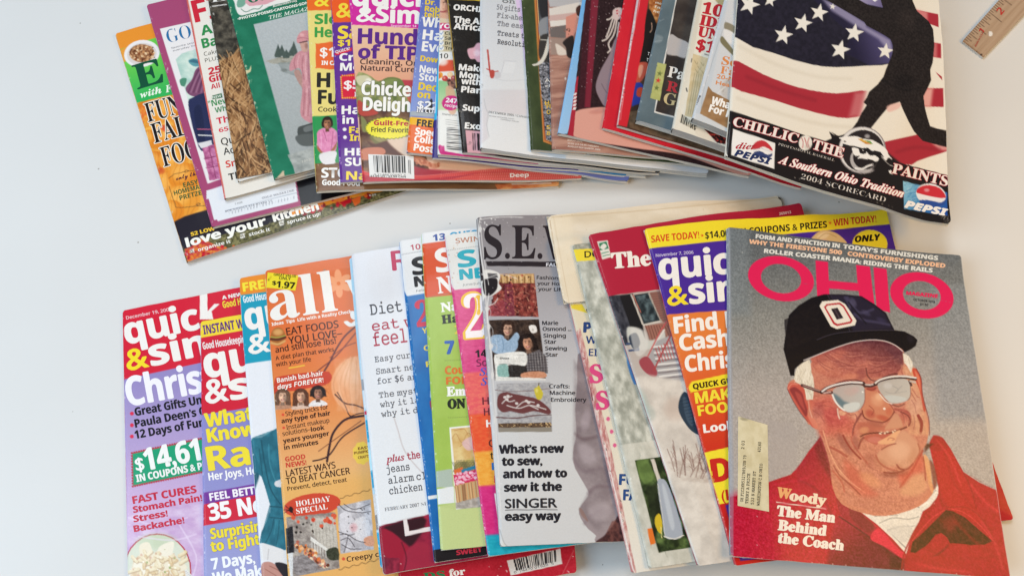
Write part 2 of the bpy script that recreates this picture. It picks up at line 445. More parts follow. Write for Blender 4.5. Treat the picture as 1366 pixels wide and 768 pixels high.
def lettering(m, items, inv, place, lift0):
    """turn text items into vertices/triangles on the sheet"""
    VV = []; FF = []; CC = []; base = 0
    for k, (t, x, y, w, h, sty, c, ang, thick, out, sk) in enumerate(items):
        co, fs = glyphs(t, sty)
        if len(co) == 0: continue
        wid = co[:, 0].max()
        sx = (w / wid) if w else h
        r = math.radians(ang)
        passes = []
        if out: passes += [(out[0], out[1] * math.cos(a), out[1] * math.sin(a), 0) for a in np.arange(8) * math.pi / 4]
        passes.append((c, 0, 0, 1))
        if thick: passes += [(c, thick, 0, 1), (c, -thick, 0, 1), (c, 0, thick * .7, 1), (c, 0, -thick * .7, 1)]
        for pi, (cc, ox, oy, lv) in enumerate(passes):
            px = x + ox + (co[:, 0] * sx + sk * co[:, 1] * h) * math.cos(r) - co[:, 1] * h * math.sin(r)
            py = y + oy - (co[:, 0] * sx + sk * co[:, 1] * h) * math.sin(r) - co[:, 1] * h * math.cos(r)
            P = np.c_[px, py]; F = fs
            if h > 13:
                bm = bmesh.new(); vs = [bm.verts.new((a, b, 0)) for a, b in P]
                for f in fs:
                    try: bm.faces.new([vs[i] for i in f])
                    except ValueError: pass
                for ax in (0, 1):
                    for val in np.arange(P[:, ax].min() + 7, P[:, ax].max(), 8):
                        co_ = [0, 0, 0]; co_[ax] = val; no = [0, 0, 0]; no[ax] = 1
                        bmesh.ops.bisect_plane(bm, geom=bm.verts[:] + bm.edges[:] + bm.faces[:], plane_co=co_, plane_no=no)
                bmesh.ops.triangulate(bm, faces=bm.faces[:])
                bm.verts.index_update()
                P = np.array([(v.co.x, v.co.y) for v in bm.verts]); F = [tuple(v.index for v in f.verts) for f in bm.faces]; bm.free()
            tri = []
            for f in F:
                for j in range(1, len(f) - 1): tri.append((f[0], f[j], f[j + 1]))
            u, v = inv(P[:, 0], P[:, 1])
            ok = (u > .001) & (u < .999) & (v > .001) & (v < .999)
            u = np.clip(u, .0015, .9985); v = np.clip(v, .0015, .9985)
            W = place(u, v, lift0 + .000006 * (k % 12) + .000003 * (pi if lv == 0 else 9 + pi))
            VV.append(W); CC.append(np.tile(lin(rgb(cc)), (len(W), 1)))
            tri = np.array(tri, int).reshape(-1, 3)
            # face up
            if len(tri):
                a, b, c3 = W[tri[:, 0]], W[tri[:, 1]], W[tri[:, 2]]
                nz = np.cross(b - a, c3 - a)[:, 2]
                tri = np.where((nz < 0)[:, None], tri[:, ::-1], tri)
                tri = tri[np.abs(nz) > 1e-13]
                tri = tri[ok[tri].any(1)]
            FF.append(tri + base); base += len(W)
    if not VV: return np.zeros((0, 3)), np.zeros((0, 3), int), np.zeros((0, 3))
    return np.concatenate(VV), np.concatenate(FF), np.concatenate(CC)

def build_all():
    lower = False
    for m in MAGS:                                     # 1. let every sheet settle on those below it
        if m.group == GB and not lower:                # the lower row settles by itself (its far corners slip under the overhang of the upper row)
            lower = True; HMAP[:] = 0
        z = np.zeros(4)
        for it in range(7):
            m.P4 = np.array([bp(m.q[i], z[i] + m.t) for i in range(4)])
            m.Z = drape(m.P4, m.sag)
            zn = np.array([m.Z[0, 0], m.Z[0, -1], m.Z[-1, -1], m.Z[-1, 0]])
            z = zn if it == 0 else .4 * z + .6 * zn
        imprint(m.P4, m.Z, m.t)
    for i, m in enumerate(MAGS): build(m, MAGS[i + 1:])

def build(m, above):
    root = bpy.data.objects.new(m.name, None); COL.objects.link(root); root.empty_display_size = .02
    P4 = m.P4; org = np.array([*(P4.mean(0)), m.Z.min()])
    root.location = org
    root['label'] = m.label; root['category'] = m.cat
    if m.group: root['group'] = m.group
    rnd = random.Random(MAGS.index(m) * 7 + 3)
    Lu = np.linalg.norm(P4[1] - P4[0]); Lv = np.linalg.norm(P4[3] - P4[0])
    sd = float(rnd.random() * 50); curls = m.curl or (rnd.uniform(0, .0022), rnd.uniform(0, .0014), rnd.uniform(0, .002))
    H4 = homog([(0, 0), (1, 0), (1, 1), (0, 1)], P4)
    def xy(u, v): return happ(H4, u, v * (1 + m.bow * 4 * u * (1 - u)))
    A2 = np.linalg.inv(H4)
    def inv(X, Y):                                     # photo position -> position on the resting sheet
        z = np.full(len(X), m.Z.mean() + m.t)
        for _ in range(12):
            dx = (X - PW / 2) / FOC; dy = -(Y - PH / 2) / FOC
            t = (z - CAMH) / (dy * _s - _c); wx = t * dx; wy = t * (dy * _c + _s)
            u, v = happ(A2, wx, wy); v = v / (1 + m.bow * 4 * u * (1 - u))
            z = .4 * z + .6 * (bil(m.Z, u, v) + m.t)
        return u, v
    def fwd(u, v):
        x, y = xy(u, v); z = bil(m.Z, u, v) + m.t - CAMH
        d = y * _s - z * _c
        return PW / 2 + FOC * x / d, PH / 2 - FOC * (y * _c + z * _s) / d
    def place(u, v, lift):
        # worn, slightly rounded corners
        rc = m.corner; du = np.minimum(u, 1 - u) * Lu; dv = np.minimum(v, 1 - v) * Lv
        inc = (du < rc) & (dv < rc)
        if inc.any():
            ex = rc - du; ey = rc - dv; k = np.maximum(np.maximum(ex, ey) / np.maximum(np.hypot(ex, ey), 1e-9), 0)
            ndu = rc - ex * k; ndv = rc - ey * k
            du2 = np.where(inc, ndu, du); dv2 = np.where(inc, ndv, dv)
            u = np.where(u < .5, du2 / Lu, 1 - du2 / Lu); v = np.where(v < .5, dv2 / Lv, 1 - dv2 / Lv)
        if m.cat != 'ruler':                           # hand-trimmed, slightly uneven outline
            wob = .00045 * (vnoise(v * 23, u * 3 + sd, 4) - .5); ed = np.exp(-np.minimum(u, 1 - u) * Lu / .004)
            u = u + wob / Lu * ed
            wob = .00045 * (vnoise(u * 19, v * 3 + sd, 8) - .5); ed = np.exp(-np.minimum(v, 1 - v) * Lv / .004)
            v = v + wob / Lv * ed
        X, Y = xy(u, v)
        # the folded left edge of the cover rolls down towards the spine
        e = np.clip(1 - u * Lu / .0022, 0, 1)
        z = bil(m.Z, u, v) + m.t + lift - e * e * min(.0009, m.t * .35)
        if m.cat != 'ruler':                           # covers never lie quite flat: gentle waves and lifted corners
            z = z + .0011 * vnoise(u * 3.1 + sd, v * 3.7, 2) * np.clip(np.minimum(u * Lu, 1) / .02, 0, 1)
            for (cu_, cv_), a_ in zip(((1, 1), (0, 1), (1, 0)), curls):
                d = np.hypot((u - cu_) * Lu, (v - cv_) * Lv); z = z + a_ * np.clip(1 - d / .03, 0, 1) ** 2
        return np.c_[X, Y, z] - org
    # ---- cover lattice, fine where the photo shows it
    S = 12
    wpx = max(np.linalg.norm(m.q[1] - m.q[0]), np.linalg.norm(m.q[2] - m.q[3])); hpx = max(np.linalg.norm(m.q[3] - m.q[0]), np.linalg.norm(m.q[2] - m.q[1]))
    bu, bv = max(2, int(round(wpx / S))), max(2, int(round(hpx / S)))
    nu, nv = bu * S, bv * S
    cu, cv = np.meshgrid((np.arange(bu) + .5) / bu, (np.arange(bv) + .5) / bv)
    vis = np.zeros(cu.shape, bool)
    for ou, ov in ((-.5, -.5), (.5, -.5), (-.5, .5), (.5, .5), (0, 0)):
        X, Y = fwd((cu + ou / bu).ravel(), (cv + ov / bv).ravel())
        ok = (X > -14) & (X < PW + 14) & (Y > -14) & (Y < PH + 14)
        for a in above:
            c = a.q.mean(0); sh = c + (a.q - c) * (1 - 14 / (np.linalg.norm(a.q - c, axis=1)[:, None]))
            ok &= ~in_poly(sh, X, Y)
        vis |= ok.reshape(vis.shape)
    ids = []
    jb, ib = np.nonzero(vis)
    if len(jb):
        a, b = np.meshgrid(np.arange(S), np.arange(S))
        I = (ib[:, None] * S + a.ravel()[None]).ravel(); J = (jb[:, None] * S + b.ravel()[None]).ravel()
        ids.append(np.c_[J * (nu + 1) + I, (J + 1) * (nu + 1) + I, (J + 1) * (nu + 1) + I + 1, J * (nu + 1) + I + 1])
    jb, ib = np.nonzero(~vis)
    if len(jb):
        I = ib * S; J = jb * S
        ids.append(np.c_[J * (nu + 1) + I, (J + S) * (nu + 1) + I, (J + S) * (nu + 1) + I + S, J * (nu + 1) + I + S])
    ids = np.concatenate(ids)
    un, ix_ = np.unique(ids, return_inverse=True); F = ix_.reshape(-1, 4)
    u = (un % (nu + 1)) / nu; v = (un // (nu + 1)) / nv
    X, Y = fwd(u, v)
    p = Press(X, Y, m.ang); p.q = m.q
    m.art(p)
    V = place(u, v, 0)
    TV, TF, TC = lettering(m, p.txt, inv, place, .00005)
    # rim of the cover sheet going down a little (paper thickness)
    n = 60; k = np.arange(n) / n
    pu = np.concatenate([k, np.ones(n), 1 - k, np.zeros(n)]); pv = np.concatenate([np.zeros(n), k, np.ones(n), 1 - k])
    R0 = place(pu, pv, 0); R1 = R0.copy(); R1[:, 2] -= .00022 if m.pages else m.t
    kd = np.arange(4 * n); RF = np.c_[kd, (kd + 1) % (4 * n), (kd + 1) % (4 * n) + 4 * n, kd + 4 * n]
    rc = np.tile(lin(rgb('e6e2da')) * .9, (8 * n, 1))
    nV = len(V)
    allV = np.concatenate([V, R0, R1, TV]); allC = np.concatenate([lin(p.C), rc, TC])
    mesh_obj('cover', allV, np.concatenate([F, RF + nV]), allC, m.mat or M_GLOSS, root, TF + nV + 8 * n)
    # ---- stickers and labels stuck on the cover
    for nm, qq, fn, lb in p.patches:
        qq = np.array(qq, float); H2 = homog([(0, 0), (1, 0), (1, 1), (0, 1)], qq)
        wa = int(max(np.linalg.norm(qq[1] - qq[0]), np.linalg.norm(qq[2] - qq[3]))) + 1; ha = int(np.linalg.norm(qq[3] - qq[0])) + 1
        g, h_ = np.meshgrid(np.linspace(0, 1, wa + 1), np.linspace(0, 1, ha + 1)); g = g.ravel(); h_ = h_.ravel()
        X, Y = happ(H2, g, h_); p2 = Press(X, Y, m.ang); fn(p2)
        uu, vv = inv(X, Y); PV = place(uu, vv, .00018)
        I, J = np.meshgrid(np.arange(wa), np.arange(ha)); I = I.ravel(); J = J.ravel(); a = J * (wa + 1) + I
        PF = np.c_[a, a + wa + 1, a + wa + 2, a + 1]
        TV, TF, TC = lettering(m, p2.txt, inv, place, .00022)
        o = mesh_obj(nm, np.concatenate([PV, TV]), PF, np.concatenate([lin(p2.C), TC]), M_MATTE, root, TF + len(PV))
        if lb: o['label'] = lb
    if not m.pages: return
    # ---- leaves: a stack of slightly uneven page edges
    L = m.layers or max(5, int(m.t / .00042)); n = 40; k = np.arange(n) / n
    pu = np.concatenate([k, np.ones(n), 1 - k, np.zeros(n)]); pv = np.concatenate([np.zeros(n), k, np.ones(n), 1 - k])
    Zb = bil(m.Z, pu, pv); rows = []; cols = []
    pc = np.clip(lin(rgb(m.page)) * 1.14, 0, .86)
    for j in range(2 * L):
        f = j / (2 * L - 1); ly = j // 2
        ins = m.edge + .0005 * rnd.random() if j % 2 == 0 else last
        last = ins
        wob = .00025 * (vnoise(pu * 9 + ly * 3.3, pv * 9, ly) - .5)
        iu = (ins + wob) / Lu; iv = (ins + wob) / Lv
        uu = iu + pu * (1 - 2 * iu); vv = iv + pv * (1 - 2 * iv)
        x, y = xy(uu, vv)
        bulge = 0
        z = Zb + .00025 + (m.t - .0006) * (((ly + (j % 2)) / L))
        z = z - np.where(pu < .004, min(.0009, m.t * .3) * f, 0)
        rows.append(np.c_[x, y, z] - org); g = rnd.uniform(.86, 1.12); cols.append(np.tile(pc * g, (4 * n, 1)))
    V = np.concatenate(rows); C_ = np.concatenate(cols); F = []
    for j in range(2 * L - 1):
        F.append(np.c_[kd2 := np.arange(4 * n) + j * 4 * n, (np.arange(4 * n) + 1) % (4 * n) + j * 4 * n, (np.arange(4 * n) + 1) % (4 * n) + (j + 1) * 4 * n, kd2 + 4 * n])
    o = mesh_obj('page_block', V, np.concatenate(F)[:, ::-1], C_, M_PAGE, root, smooth=False)
    # ---- back cover
    g, h_ = np.meshgrid(np.linspace(0, 1, 21), np.linspace(0, 1, 25)); g = g.ravel(); h_ = h_.ravel()
    x, y = xy(g, h_); z = bil(m.Z, g, h_)
    top = np.c_[x, y, z + .0002] - org; bot = np.c_[x, y, z] - org
    I, J = np.meshgrid(np.arange(20), np.arange(24)); a = (J * 21 + I).ravel(); FQ = np.c_[a, a + 21, a + 22, a + 1]
    ring = np.concatenate([np.arange(20), np.arange(24) * 21 + 20, 24 * 21 + 20 - np.arange(20), (24 - np.arange(24)) * 21])
    nx = np.roll(ring, -1); N0 = len(top)
    FB = np.concatenate([FQ, FQ[:, ::-1] + N0, np.c_[ring, nx, nx + N0, ring + N0]])
    bc = lin(rgb(m.back or 'dcd6ca'))
    mesh_obj('back_cover', np.concatenate([top, bot]), FB, np.tile(bc, (2 * N0, 1)), m.mat or M_GLOSS, root, smooth=False)
    # ---- spine: the fold that closes the left side
    nvs = 60; vv = np.linspace(.004, .996, nvs); rows = []; zz = bil(m.Z, np.zeros(nvs), vv)
    drop = min(.0009, m.t * .35)
    for ang in np.linspace(-90, 90, 7):
        off = math.cos(math.radians(ang)) * min(.0009, m.t * .3); f = .5 + .5 * math.sin(math.radians(ang))
        uu = np.full(nvs, (.0004 - off) / Lu); x, y = xy(uu, vv)
        rows.append(np.c_[x, y, zz + .0001 + (m.t - drop - .0001) * f] - org)
    V = np.concatenate(rows); a = (np.arange(6)[:, None] * nvs + np.arange(nvs - 1)[None]).ravel()
    F = np.c_[a, a + nvs, a + nvs + 1, a + 1][:, ::-1]
    sc = lin(rgb(m.spine or 'd0ccc4'))
    cc = np.tile(sc, (len(V), 1)); wn = vnoise(np.tile(vv, 7) * 70, np.repeat(np.arange(7), nvs) * 1.3, 5)
    cc = np.where((wn > .78)[:, None], lin(rgb('ddd9d2')), cc)
    mesh_obj('spine', V, F, cc, m.mat or M_GLOSS, root)

# ================================================================== the printed covers
def K(ox, oy, f):
    def k(*a): return [(ox + a[i] / f, oy + a[i + 1] / f) for i in range(0, len(a), 2)]
    return k
z1 = K(140, 0, 4.043); z2 = K(140, 180, 4.043); z3 = K(380, 0, 5.12); z4 = K(380, 130, 5.12); z5 = K(540, 0, 5.12); z6 = K(540, 120, 5.12)
z7 = K(740, 0, 4.8); z8 = K(740, 110, 4.8); y1 = K(940, 0, 3.2); y2 = K(940, 120, 3.794); y3 = K(150, 340, 3.49); y4 = K(150, 550, 3.523)
y5 = K(340, 340, 3.492); y6 = K(340, 550, 3.525); y7 = K(520, 280, 3.492); y8 = K(520, 460, 3.842); x1 = K(500, 600, 3.903); x2 = K(630, 270, 3.339)
x3 = K(630, 480, 2.843); x4 = K(740, 260, 3.838); x5 = K(740, 450, 2.415); x6 = K(840, 250, 3.595); x7 = K(960, 290, 3.2); x8 = K(960, 500, 2.864)
w1 = K(1030, 380, 6.4); w2 = K(1040, 460, 6.4); w3 = K(1060, 540, 6.4); w4 = K(960, 640, 6.0); w5 = K(1140, 620, 5.19); w6 = K(965, 540, 3.49)
w7 = K(1060, 0, 4.464); w8 = K(1090, 150, 5.485)
WH = 'f1ece6'
GT = 'magazines fanned out in the upper row'
GB = 'magazines fanned out in the lower row'
def pumpkin(p, c, x, y, rx, ry, dark='b86a20', lite='ffc060'):
    p.ell(c, x, y, rx, ry, 0, 1.5); p.blob(lite, x - rx * .25, y - ry * .3, rx * .8, ry * .8, 0, .7)
    for k in (-.65, -.3, .05, .4, .72):
        p.line(dark, [(x + k * rx * .6, y - ry * .9), (x + k * rx * 1.1, y), (x + k * rx * .6, y + ry * .9)], 1.0, 1, .45)

# ------------------------------------------------------------------ UPPER ROW
def art_pretzel(p):
    p.fill('e8902c')
    a = p.q
    p.grad(z1(75, 270, 300, 200, 420, 540, 165, 560), (180, 80), '6cc84c', (190, 135), '2fae58')
    p.poly('e79a3a', z1(78, 272, 130, 250, 110, 335, 95, 330), 2)
    p.ell('ece6e4', 189.5, 72.5, 24, 18, -8); p.ell('d8cfc9', 189.5, 73, 20, 14.5, -8)
    p.tex([(189.5 + 17 * math.cos(t), 72 + 12 * math.sin(t)) for t in np.linspace(0, 6.28, 20)], 2.6, 2.4, '6e3c22', 'd9a878', 1, 4, .3, .72)
    p.dots([(174, 64), (205, 62), (207, 80), (176, 84)], ['8c4a26', 'c58a58', 'e6c49a', '5e3018'], 40, (.8, 2), 3)
    # pumpkins
    b = z1(165, 555, 400, 520, 560, 1500, 380, 1460)
    b = [(181, 138), (236, 126), (300, 300), (232, 296)]
    p.tex(b, 16, 12, 'd97a1c', 'f3b04a', 1, 8)
    for x, y, r in ((190, 158, 16), (214, 150, 18), (198, 186, 15), (222, 182, 18), (206, 216, 17), (232, 214, 20), (222, 248, 24), (246, 236, 22), (244, 268, 24), (228, 282, 18)):
        pumpkin(p, ['e58a26', 'ea9a34', 'de7c22'][int(x) % 3], x, y, r, r * .85)
    p.tex([(186, 142), (200, 139), (196, 158), (189, 166)], 5, 4, 'd64a22', 'efa13a', .7, 5)
    p.blob('d0402a', 221, 172, 9, 6, 20, .8); p.blob('c84028', 214, 228, 8, 6, 0, .6)
    # dark band and grass
    p.poly('231f2a', z2(372, 468, 430, 440, 590, 395, 1000, 300, 1000, 560, 640, 640, 440, 690, 420, 640), 2)
    g = z2(415, 600, 470, 560, 620, 545, 860, 490, 1040, 430, 1300, 350, 1700, 260, 1700, 520, 1100, 500, 700, 620, 445, 690)
    p.tex(g, 3.2, 2.6, '3c3a22', '8c8556', 1, 11, .25, .75)
    p.strokes(g, ['6f6d42', '9a9464', '40401f', '2c2a1a', 'b0a878'], 330, (1.5, 5), (.4, .9), (20, 120), 3, .8)
    p.tex(z2(425, 600, 520, 560, 680, 630, 620, 660, 445, 688), 4, 3, 'c02a3c', 'e88a36', .95, 6, .35, .65)
    p.dots(z2(430, 620, 700, 600, 720, 640, 445, 690), ['cc2030', 'e06a24', 'f0b040', 'b01828'], 30, (.8, 2.6), 5)
    p.poly('2b2833', z2(405, 560, 480, 530, 470, 600, 425, 618), 3)
    # right-hand bottom corner seen below the black cover
    p.dots(z4(120, 730, 430, 680, 560, 670, 640, 660, 520, 700, 420, 740, 130, 790), ['c02030', 'd8602a', '8a1820', 'e07a30'], 34, (1.5, 4.5), 9)
    p.poly('e06428', z4(455, 700, 520, 672, 515, 720, 480, 745), 1.5); p.poly('c01828', z4(370, 720, 455, 690, 455, 720, 400, 738), 1.5)
    p.dots(z4(570, 670, 640, 655, 610, 690), ['d8d4c8'], 5, (.8, 1.4), 2)
    T = p.T
    T('E', 184, 119.5, 37, 32, 'S', '0d5036', 15, .7)
    T('with', 188, 131.5, 29, 8.5, 'i', 'e9f3e0', 13, .2); T('Fun', 222, 124.5, 22, 9, 'i', 'e9f3e0', 13, .2)
    for s, x, y, w, h in (('FUN', 198, 163.5, 48, 25), ('FALL', 206.5, 191.5, 64, 26), ('FOODS', 219, 223, 80, 26)):
        T(s, x, y, w, h, 'S', '1c1418', 15, 0, ('f4ead8', 1.1))
    k = z2(345, 235, 470, 195, 640, 180, 680, 360, 500, 385, 395, 392, 378, 370)
    p.line('6a4a28', smooth_pts(k, 3), .8, a=.9)
    T('only the', 235.5, 241, 30, 5.5, 'c', '5c2430', 14, .15)
    T('EASY', 245.5, 250.5, 20, 6, 'b', '2e5a34', 14); T('HOMEMADE', 233, 261, 44, 6, 'b', '2e5a34', 14); T('PRETZELS', 240.5, 267.5, 40, 6, 'b', '2e5a34', 14)
    p.ell('6a4a28', 249, 229, 3, 1.6, -15); p.ell('e89a3a', 249, 229, 1.8, .8, -15); p.ell('6a4a28', 265, 273, 3, 1.6, -15); p.ell('e89a3a', 265, 273, 1.8, .8, -15)
    T('love your', 250, 330, 110, 11.5, 'b', 'f6f3ea', 15.5, .6); T('kitchen', 366, 296.5, 62, 11.5, 'b', 'f6f3ea', 15.5, .6)
    T('organize it', 265, 336, 45, 4.6, 'b', 'f6f3ea', 15); T('stock it', 333, 315.8, 29, 4.6, 'b', 'f6f3ea', 15); T('spruce it up!', 384, 299.5, 46, 4.6, 'b', 'f6f3ea', 15)
    for x, y in ((256, 335.5), (323.5, 315.5), (375.5, 298.5)):
        p.poly('f3efe6', [(x - 3, y - 2), (x + 2.5, y - 3.8), (x + 3.6, y + 1.6), (x - 2, y + 3.2)], .6); p.poly('564f38', [(x - 2, y - 1.2), (x + 1.7, y - 2.4), (x + 2.5, y + 1), (x - 1.2, y + 2.1)], .6)
        p.line('f6f3ea', [(x - 1.2, y - .4), (x, y + 1), (x + 3.2, y - 3.6)], .9)
    T('52 LOW', 255.5, 315.3, 33, 4.8, 'b', 'f2c63a', 14, .2)
    p.wear([a[0], a[3]], 30, 3)
mag('magazine', 'autumn food magazine with orange pumpkins and bowl of nuts, leftmost of the upper row', 'magazine',
    quad((160, 67), (249, 350), (520, 262), .212), .0045, art_pretzel, 15, page='cfc8c6', spine='d8a060', group=GT)

def art_rose(p):
    p.fill('a5476f'); a = p.q
    inner = z1(298, 158, 460, 118, 800, 60, 1100, 1100, 640, 990, 545, 1000)
    inner = [(213.5, 39), (262, 28), (420, -10), (480, 220), (300, 238), (277, 245)]
    p.poly('e9e4e2', inner)
    pic = [(234.5, 80), (243, 72), (262, 66), (330, 50), (380, 210), (330, 228), (283, 240)]
    p.poly('b9d6c4', pic); p.tex(pic, 14, 10, 'a9c8bd', 'dbe6da', .8, 4)
    p.sp('5d9aa0', z1(450, 330, 490, 318, 530, 350, 480, 360), 1.5); p.sp('3e6f80', z1(455, 335, 480, 322, 520, 345), 1)
    p.sp('4c8a6e', z1(405, 430, 440, 425, 432, 465, 410, 462), 1)
    p.sp('7c4a68', z1(435, 480, 470, 430, 495, 372, 560, 350, 620, 460, 560, 520, 470, 520), 1.2)
    for i in range(7): p.line('a8788f' if i % 2 else '5a2c4a', z1(450 + i * 14, 500, 480 + i * 12, 430, 505 + i * 12, 380), 1.6, 1, .7)
    p.sp('d9b79c', z1(545, 330, 600, 325, 600, 380, 552, 372), 1)
    p.sp('272d52', z1(450, 570, 480, 525, 560, 500, 660, 520, 700, 800, 560, 815, 505, 790), 1)
    p.sp('1b2140', z1(480, 600, 520, 580, 540, 760, 510, 770), 2, .7)
    p.line('c05a78', z1(500, 698, 580, 700), 1.3); p.line('e2e0da', z1(505, 730, 580, 734), 1.5)
    p.tex(z2(525, 70, 640, 40, 660, 235, 565, 248), 5, 5, 'a04a78', 'd88ab0', 1, 9); p.line('7a2c54', z2(560, 65, 600, 235), .8); p.line('7a2c54', z2(535, 130, 640, 110), .8); p.line('7a2c54', z2(545, 180, 640, 165), .8)
    p.poly('ddd8d8', z2(500, 45, 575, 30, 580, 55, 520, 75), .8)
    lab = z2(548, 300, 640, 275, 1020, 200, 1042, 358, 610, 468, 605, 458, 590, 460, 560, 345, 548, 348)
    p.poly('e4e6ea', lab, .7)
    p.poly('121014', [(388, 200), (520, 190), (560, 300), (402, 276), (396, 246)], .8)
    T = p.T
    T('GOOD', 224.5, 58.3, 68, 17.5, 't', '2a6ea0', 14)
    T('favorite stories of', 229, 66, 46, 2.2, 'n', '6b6a70', 14); T('everyday living', 231, 69.5, 38, 2.0, 'n', '6b6a70', 14)
    T('L 0028', 314, 273.5, 10, 2.2, 'm', '777', 13); T('GOLD MAGAZINE', 350, 266, 44, 2.4, 'm', '667', 14)
    T('SCH 3-DIGIT 456 MIXED 10', 301, 283.6, 64, 2.2, 'm', '556', 13); p.line('8890a0', z2(650, 412, 1035, 312), .8, a=.6)
    for i in range(22):
        t = i / 22; x = 306 + 90 * t; y = 286 - 22 * t; p.line('7a7c88', [(x, y), (x + .4, y - 2.8)], .8, a=.9 if i % 5 else .2)
    p.wear([a[0], a[3]], 40, 5)
mag('magazine', 'rose pink bordered magazine with white mailing label and black corner, over the pumpkin food magazine', 'magazine',
    quad((203, 33), (283, 303.5), (400, 275), .205), .0035, art_rose, 14, page='d9cfc6', spine='a5476f', group=GT)

def art_first(p):
    p.fill('e8e1d6'); a = p.q
    p.line('d0544a', [a[0], a[3]], 4, a=.9)
    T = p.T; g = '2f8a4c'; r = 'cc2438'
    T('FIRST', 261, 30.5, 110, 29, 'b', r, 13, .5)
    T('All', 269.5, 48, 26, 12.5, 'b', g, 13, .3); T('Bake', 271, 65, 42, 12.5, 'b', g, 13, .3)
    T('Cakes!', 272.5, 75.3, 26, 5.2, 'n', '5c5a50', 12); T('PLUS', 274, 83.8, 20, 5.2, 'n', '5c5a50', 12)
    T('25', 279, 100.3, 17, 9, 'b', r, 12, .3); T('Gifts', 280, 110.5, 30, 8.5, 'b', r, 12, .3); T('All', 282, 119.5, 12, 6.4, 'b', r, 12)
    p.poly('3b6b4a', z1(578, 516, 630, 505, 635, 528, 580, 538)); T('NEW', 284, 132, 12, 3, 'b', 'dfe8d8', 12)
    T('"New', 279, 143, 28, 8, 'b', g, 12); T('Why', 287.5, 151, 22, 7, 'b', '4a8a5c', 12)
    T('The', 290, 166.2, 26, 8.5, 'b', 'd8304a', 12); T('65', 292.5, 177, 13, 5.6, 'b', 'd8304a', 12)
    T('Quick', 296, 194, 36, 9, 'n', '38342e', 12, .2); T('Add', 299, 207, 24, 9, 'n', '38342e', 12, .2)
    T('Smart', 302, 224, 40, 9, 'b', 'd33b30', 12); T('The', 306, 241, 26, 9, 'b', '38342e', 12)
    p.wear([a[0], a[3]], 40, 7, 'f0ded6')
mag('magazine', 'cream magazine with red left edge and red and green headlines, left of the straw cover', 'magazine',
    quad((249, 0), (299.5, 266), (392, 240.5), .2, .27), .0042, art_first, 12, page='cfc6b8', spine='d0544a', group=GT)

def art_straw(p):
    p.fill('8a6a4a'); a = p.q
    ov = [(260, -40), (420, -60), (430, 90), (345, 75), (290, 95)]
    p.tex(ov, 7, 6, '2c2822', '6c6456', 1, 3, .3, .75, o=5)
    p.strokes(ov, ['4e463a', '25201a', '746a58'], 70, (3, 8), (1, 2), (60, 140), 4, .5)
    st = [(288, 86), (322, 68), (345, 72), (440, 60), (470, 240), (310, 260)]
    p.tex(st, 6, 9, '5e3c20', 'b8885a', 1, 7, .25, .75)
    p.strokes(st, ['b98c5c', 'd2a878', '8c6038', '4a2c18', 'c49868', '33200f'], 900, (6, 18), (.7, 1.7), (30, 150), 8, .85)
    p.tex([(322, 60), (346, 70), (356, 130), (330, 110)], 5, 8, '2f2a22', '5a4e3e', .9, 5)
    p.strokes([(318, 66), (340, 80), (346, 130), (322, 120)], ['a87c50', '6a4a2e'], 40, (5, 12), (.7, 1.4), (40, 120), 2, .9)
    p.poly('dcd8d2', z2(712, 240, 890, 205, 1060, 170, 1060, 230, 740, 270), .8)
    p.line('55483a', z2(712, 238, 890, 207), 1.2, a=.7)
    p.T('E', 282, 4, 20, 15, 't', 'e8e4de', 8); p.line('e8e4de', z1(580, 36, 655, 26), 1.2)
    p.wear([a[0], a[3]], 30, 9)
mag('magazine', 'country magazine with a photo of bark and golden straw, left of the green cover', 'magazine',
    quad((278, 0), (317.5, 243), (362, 231), .2, .272), .003, art_straw, 12, page='cfc8bc', spine='6a5038', group=GT)

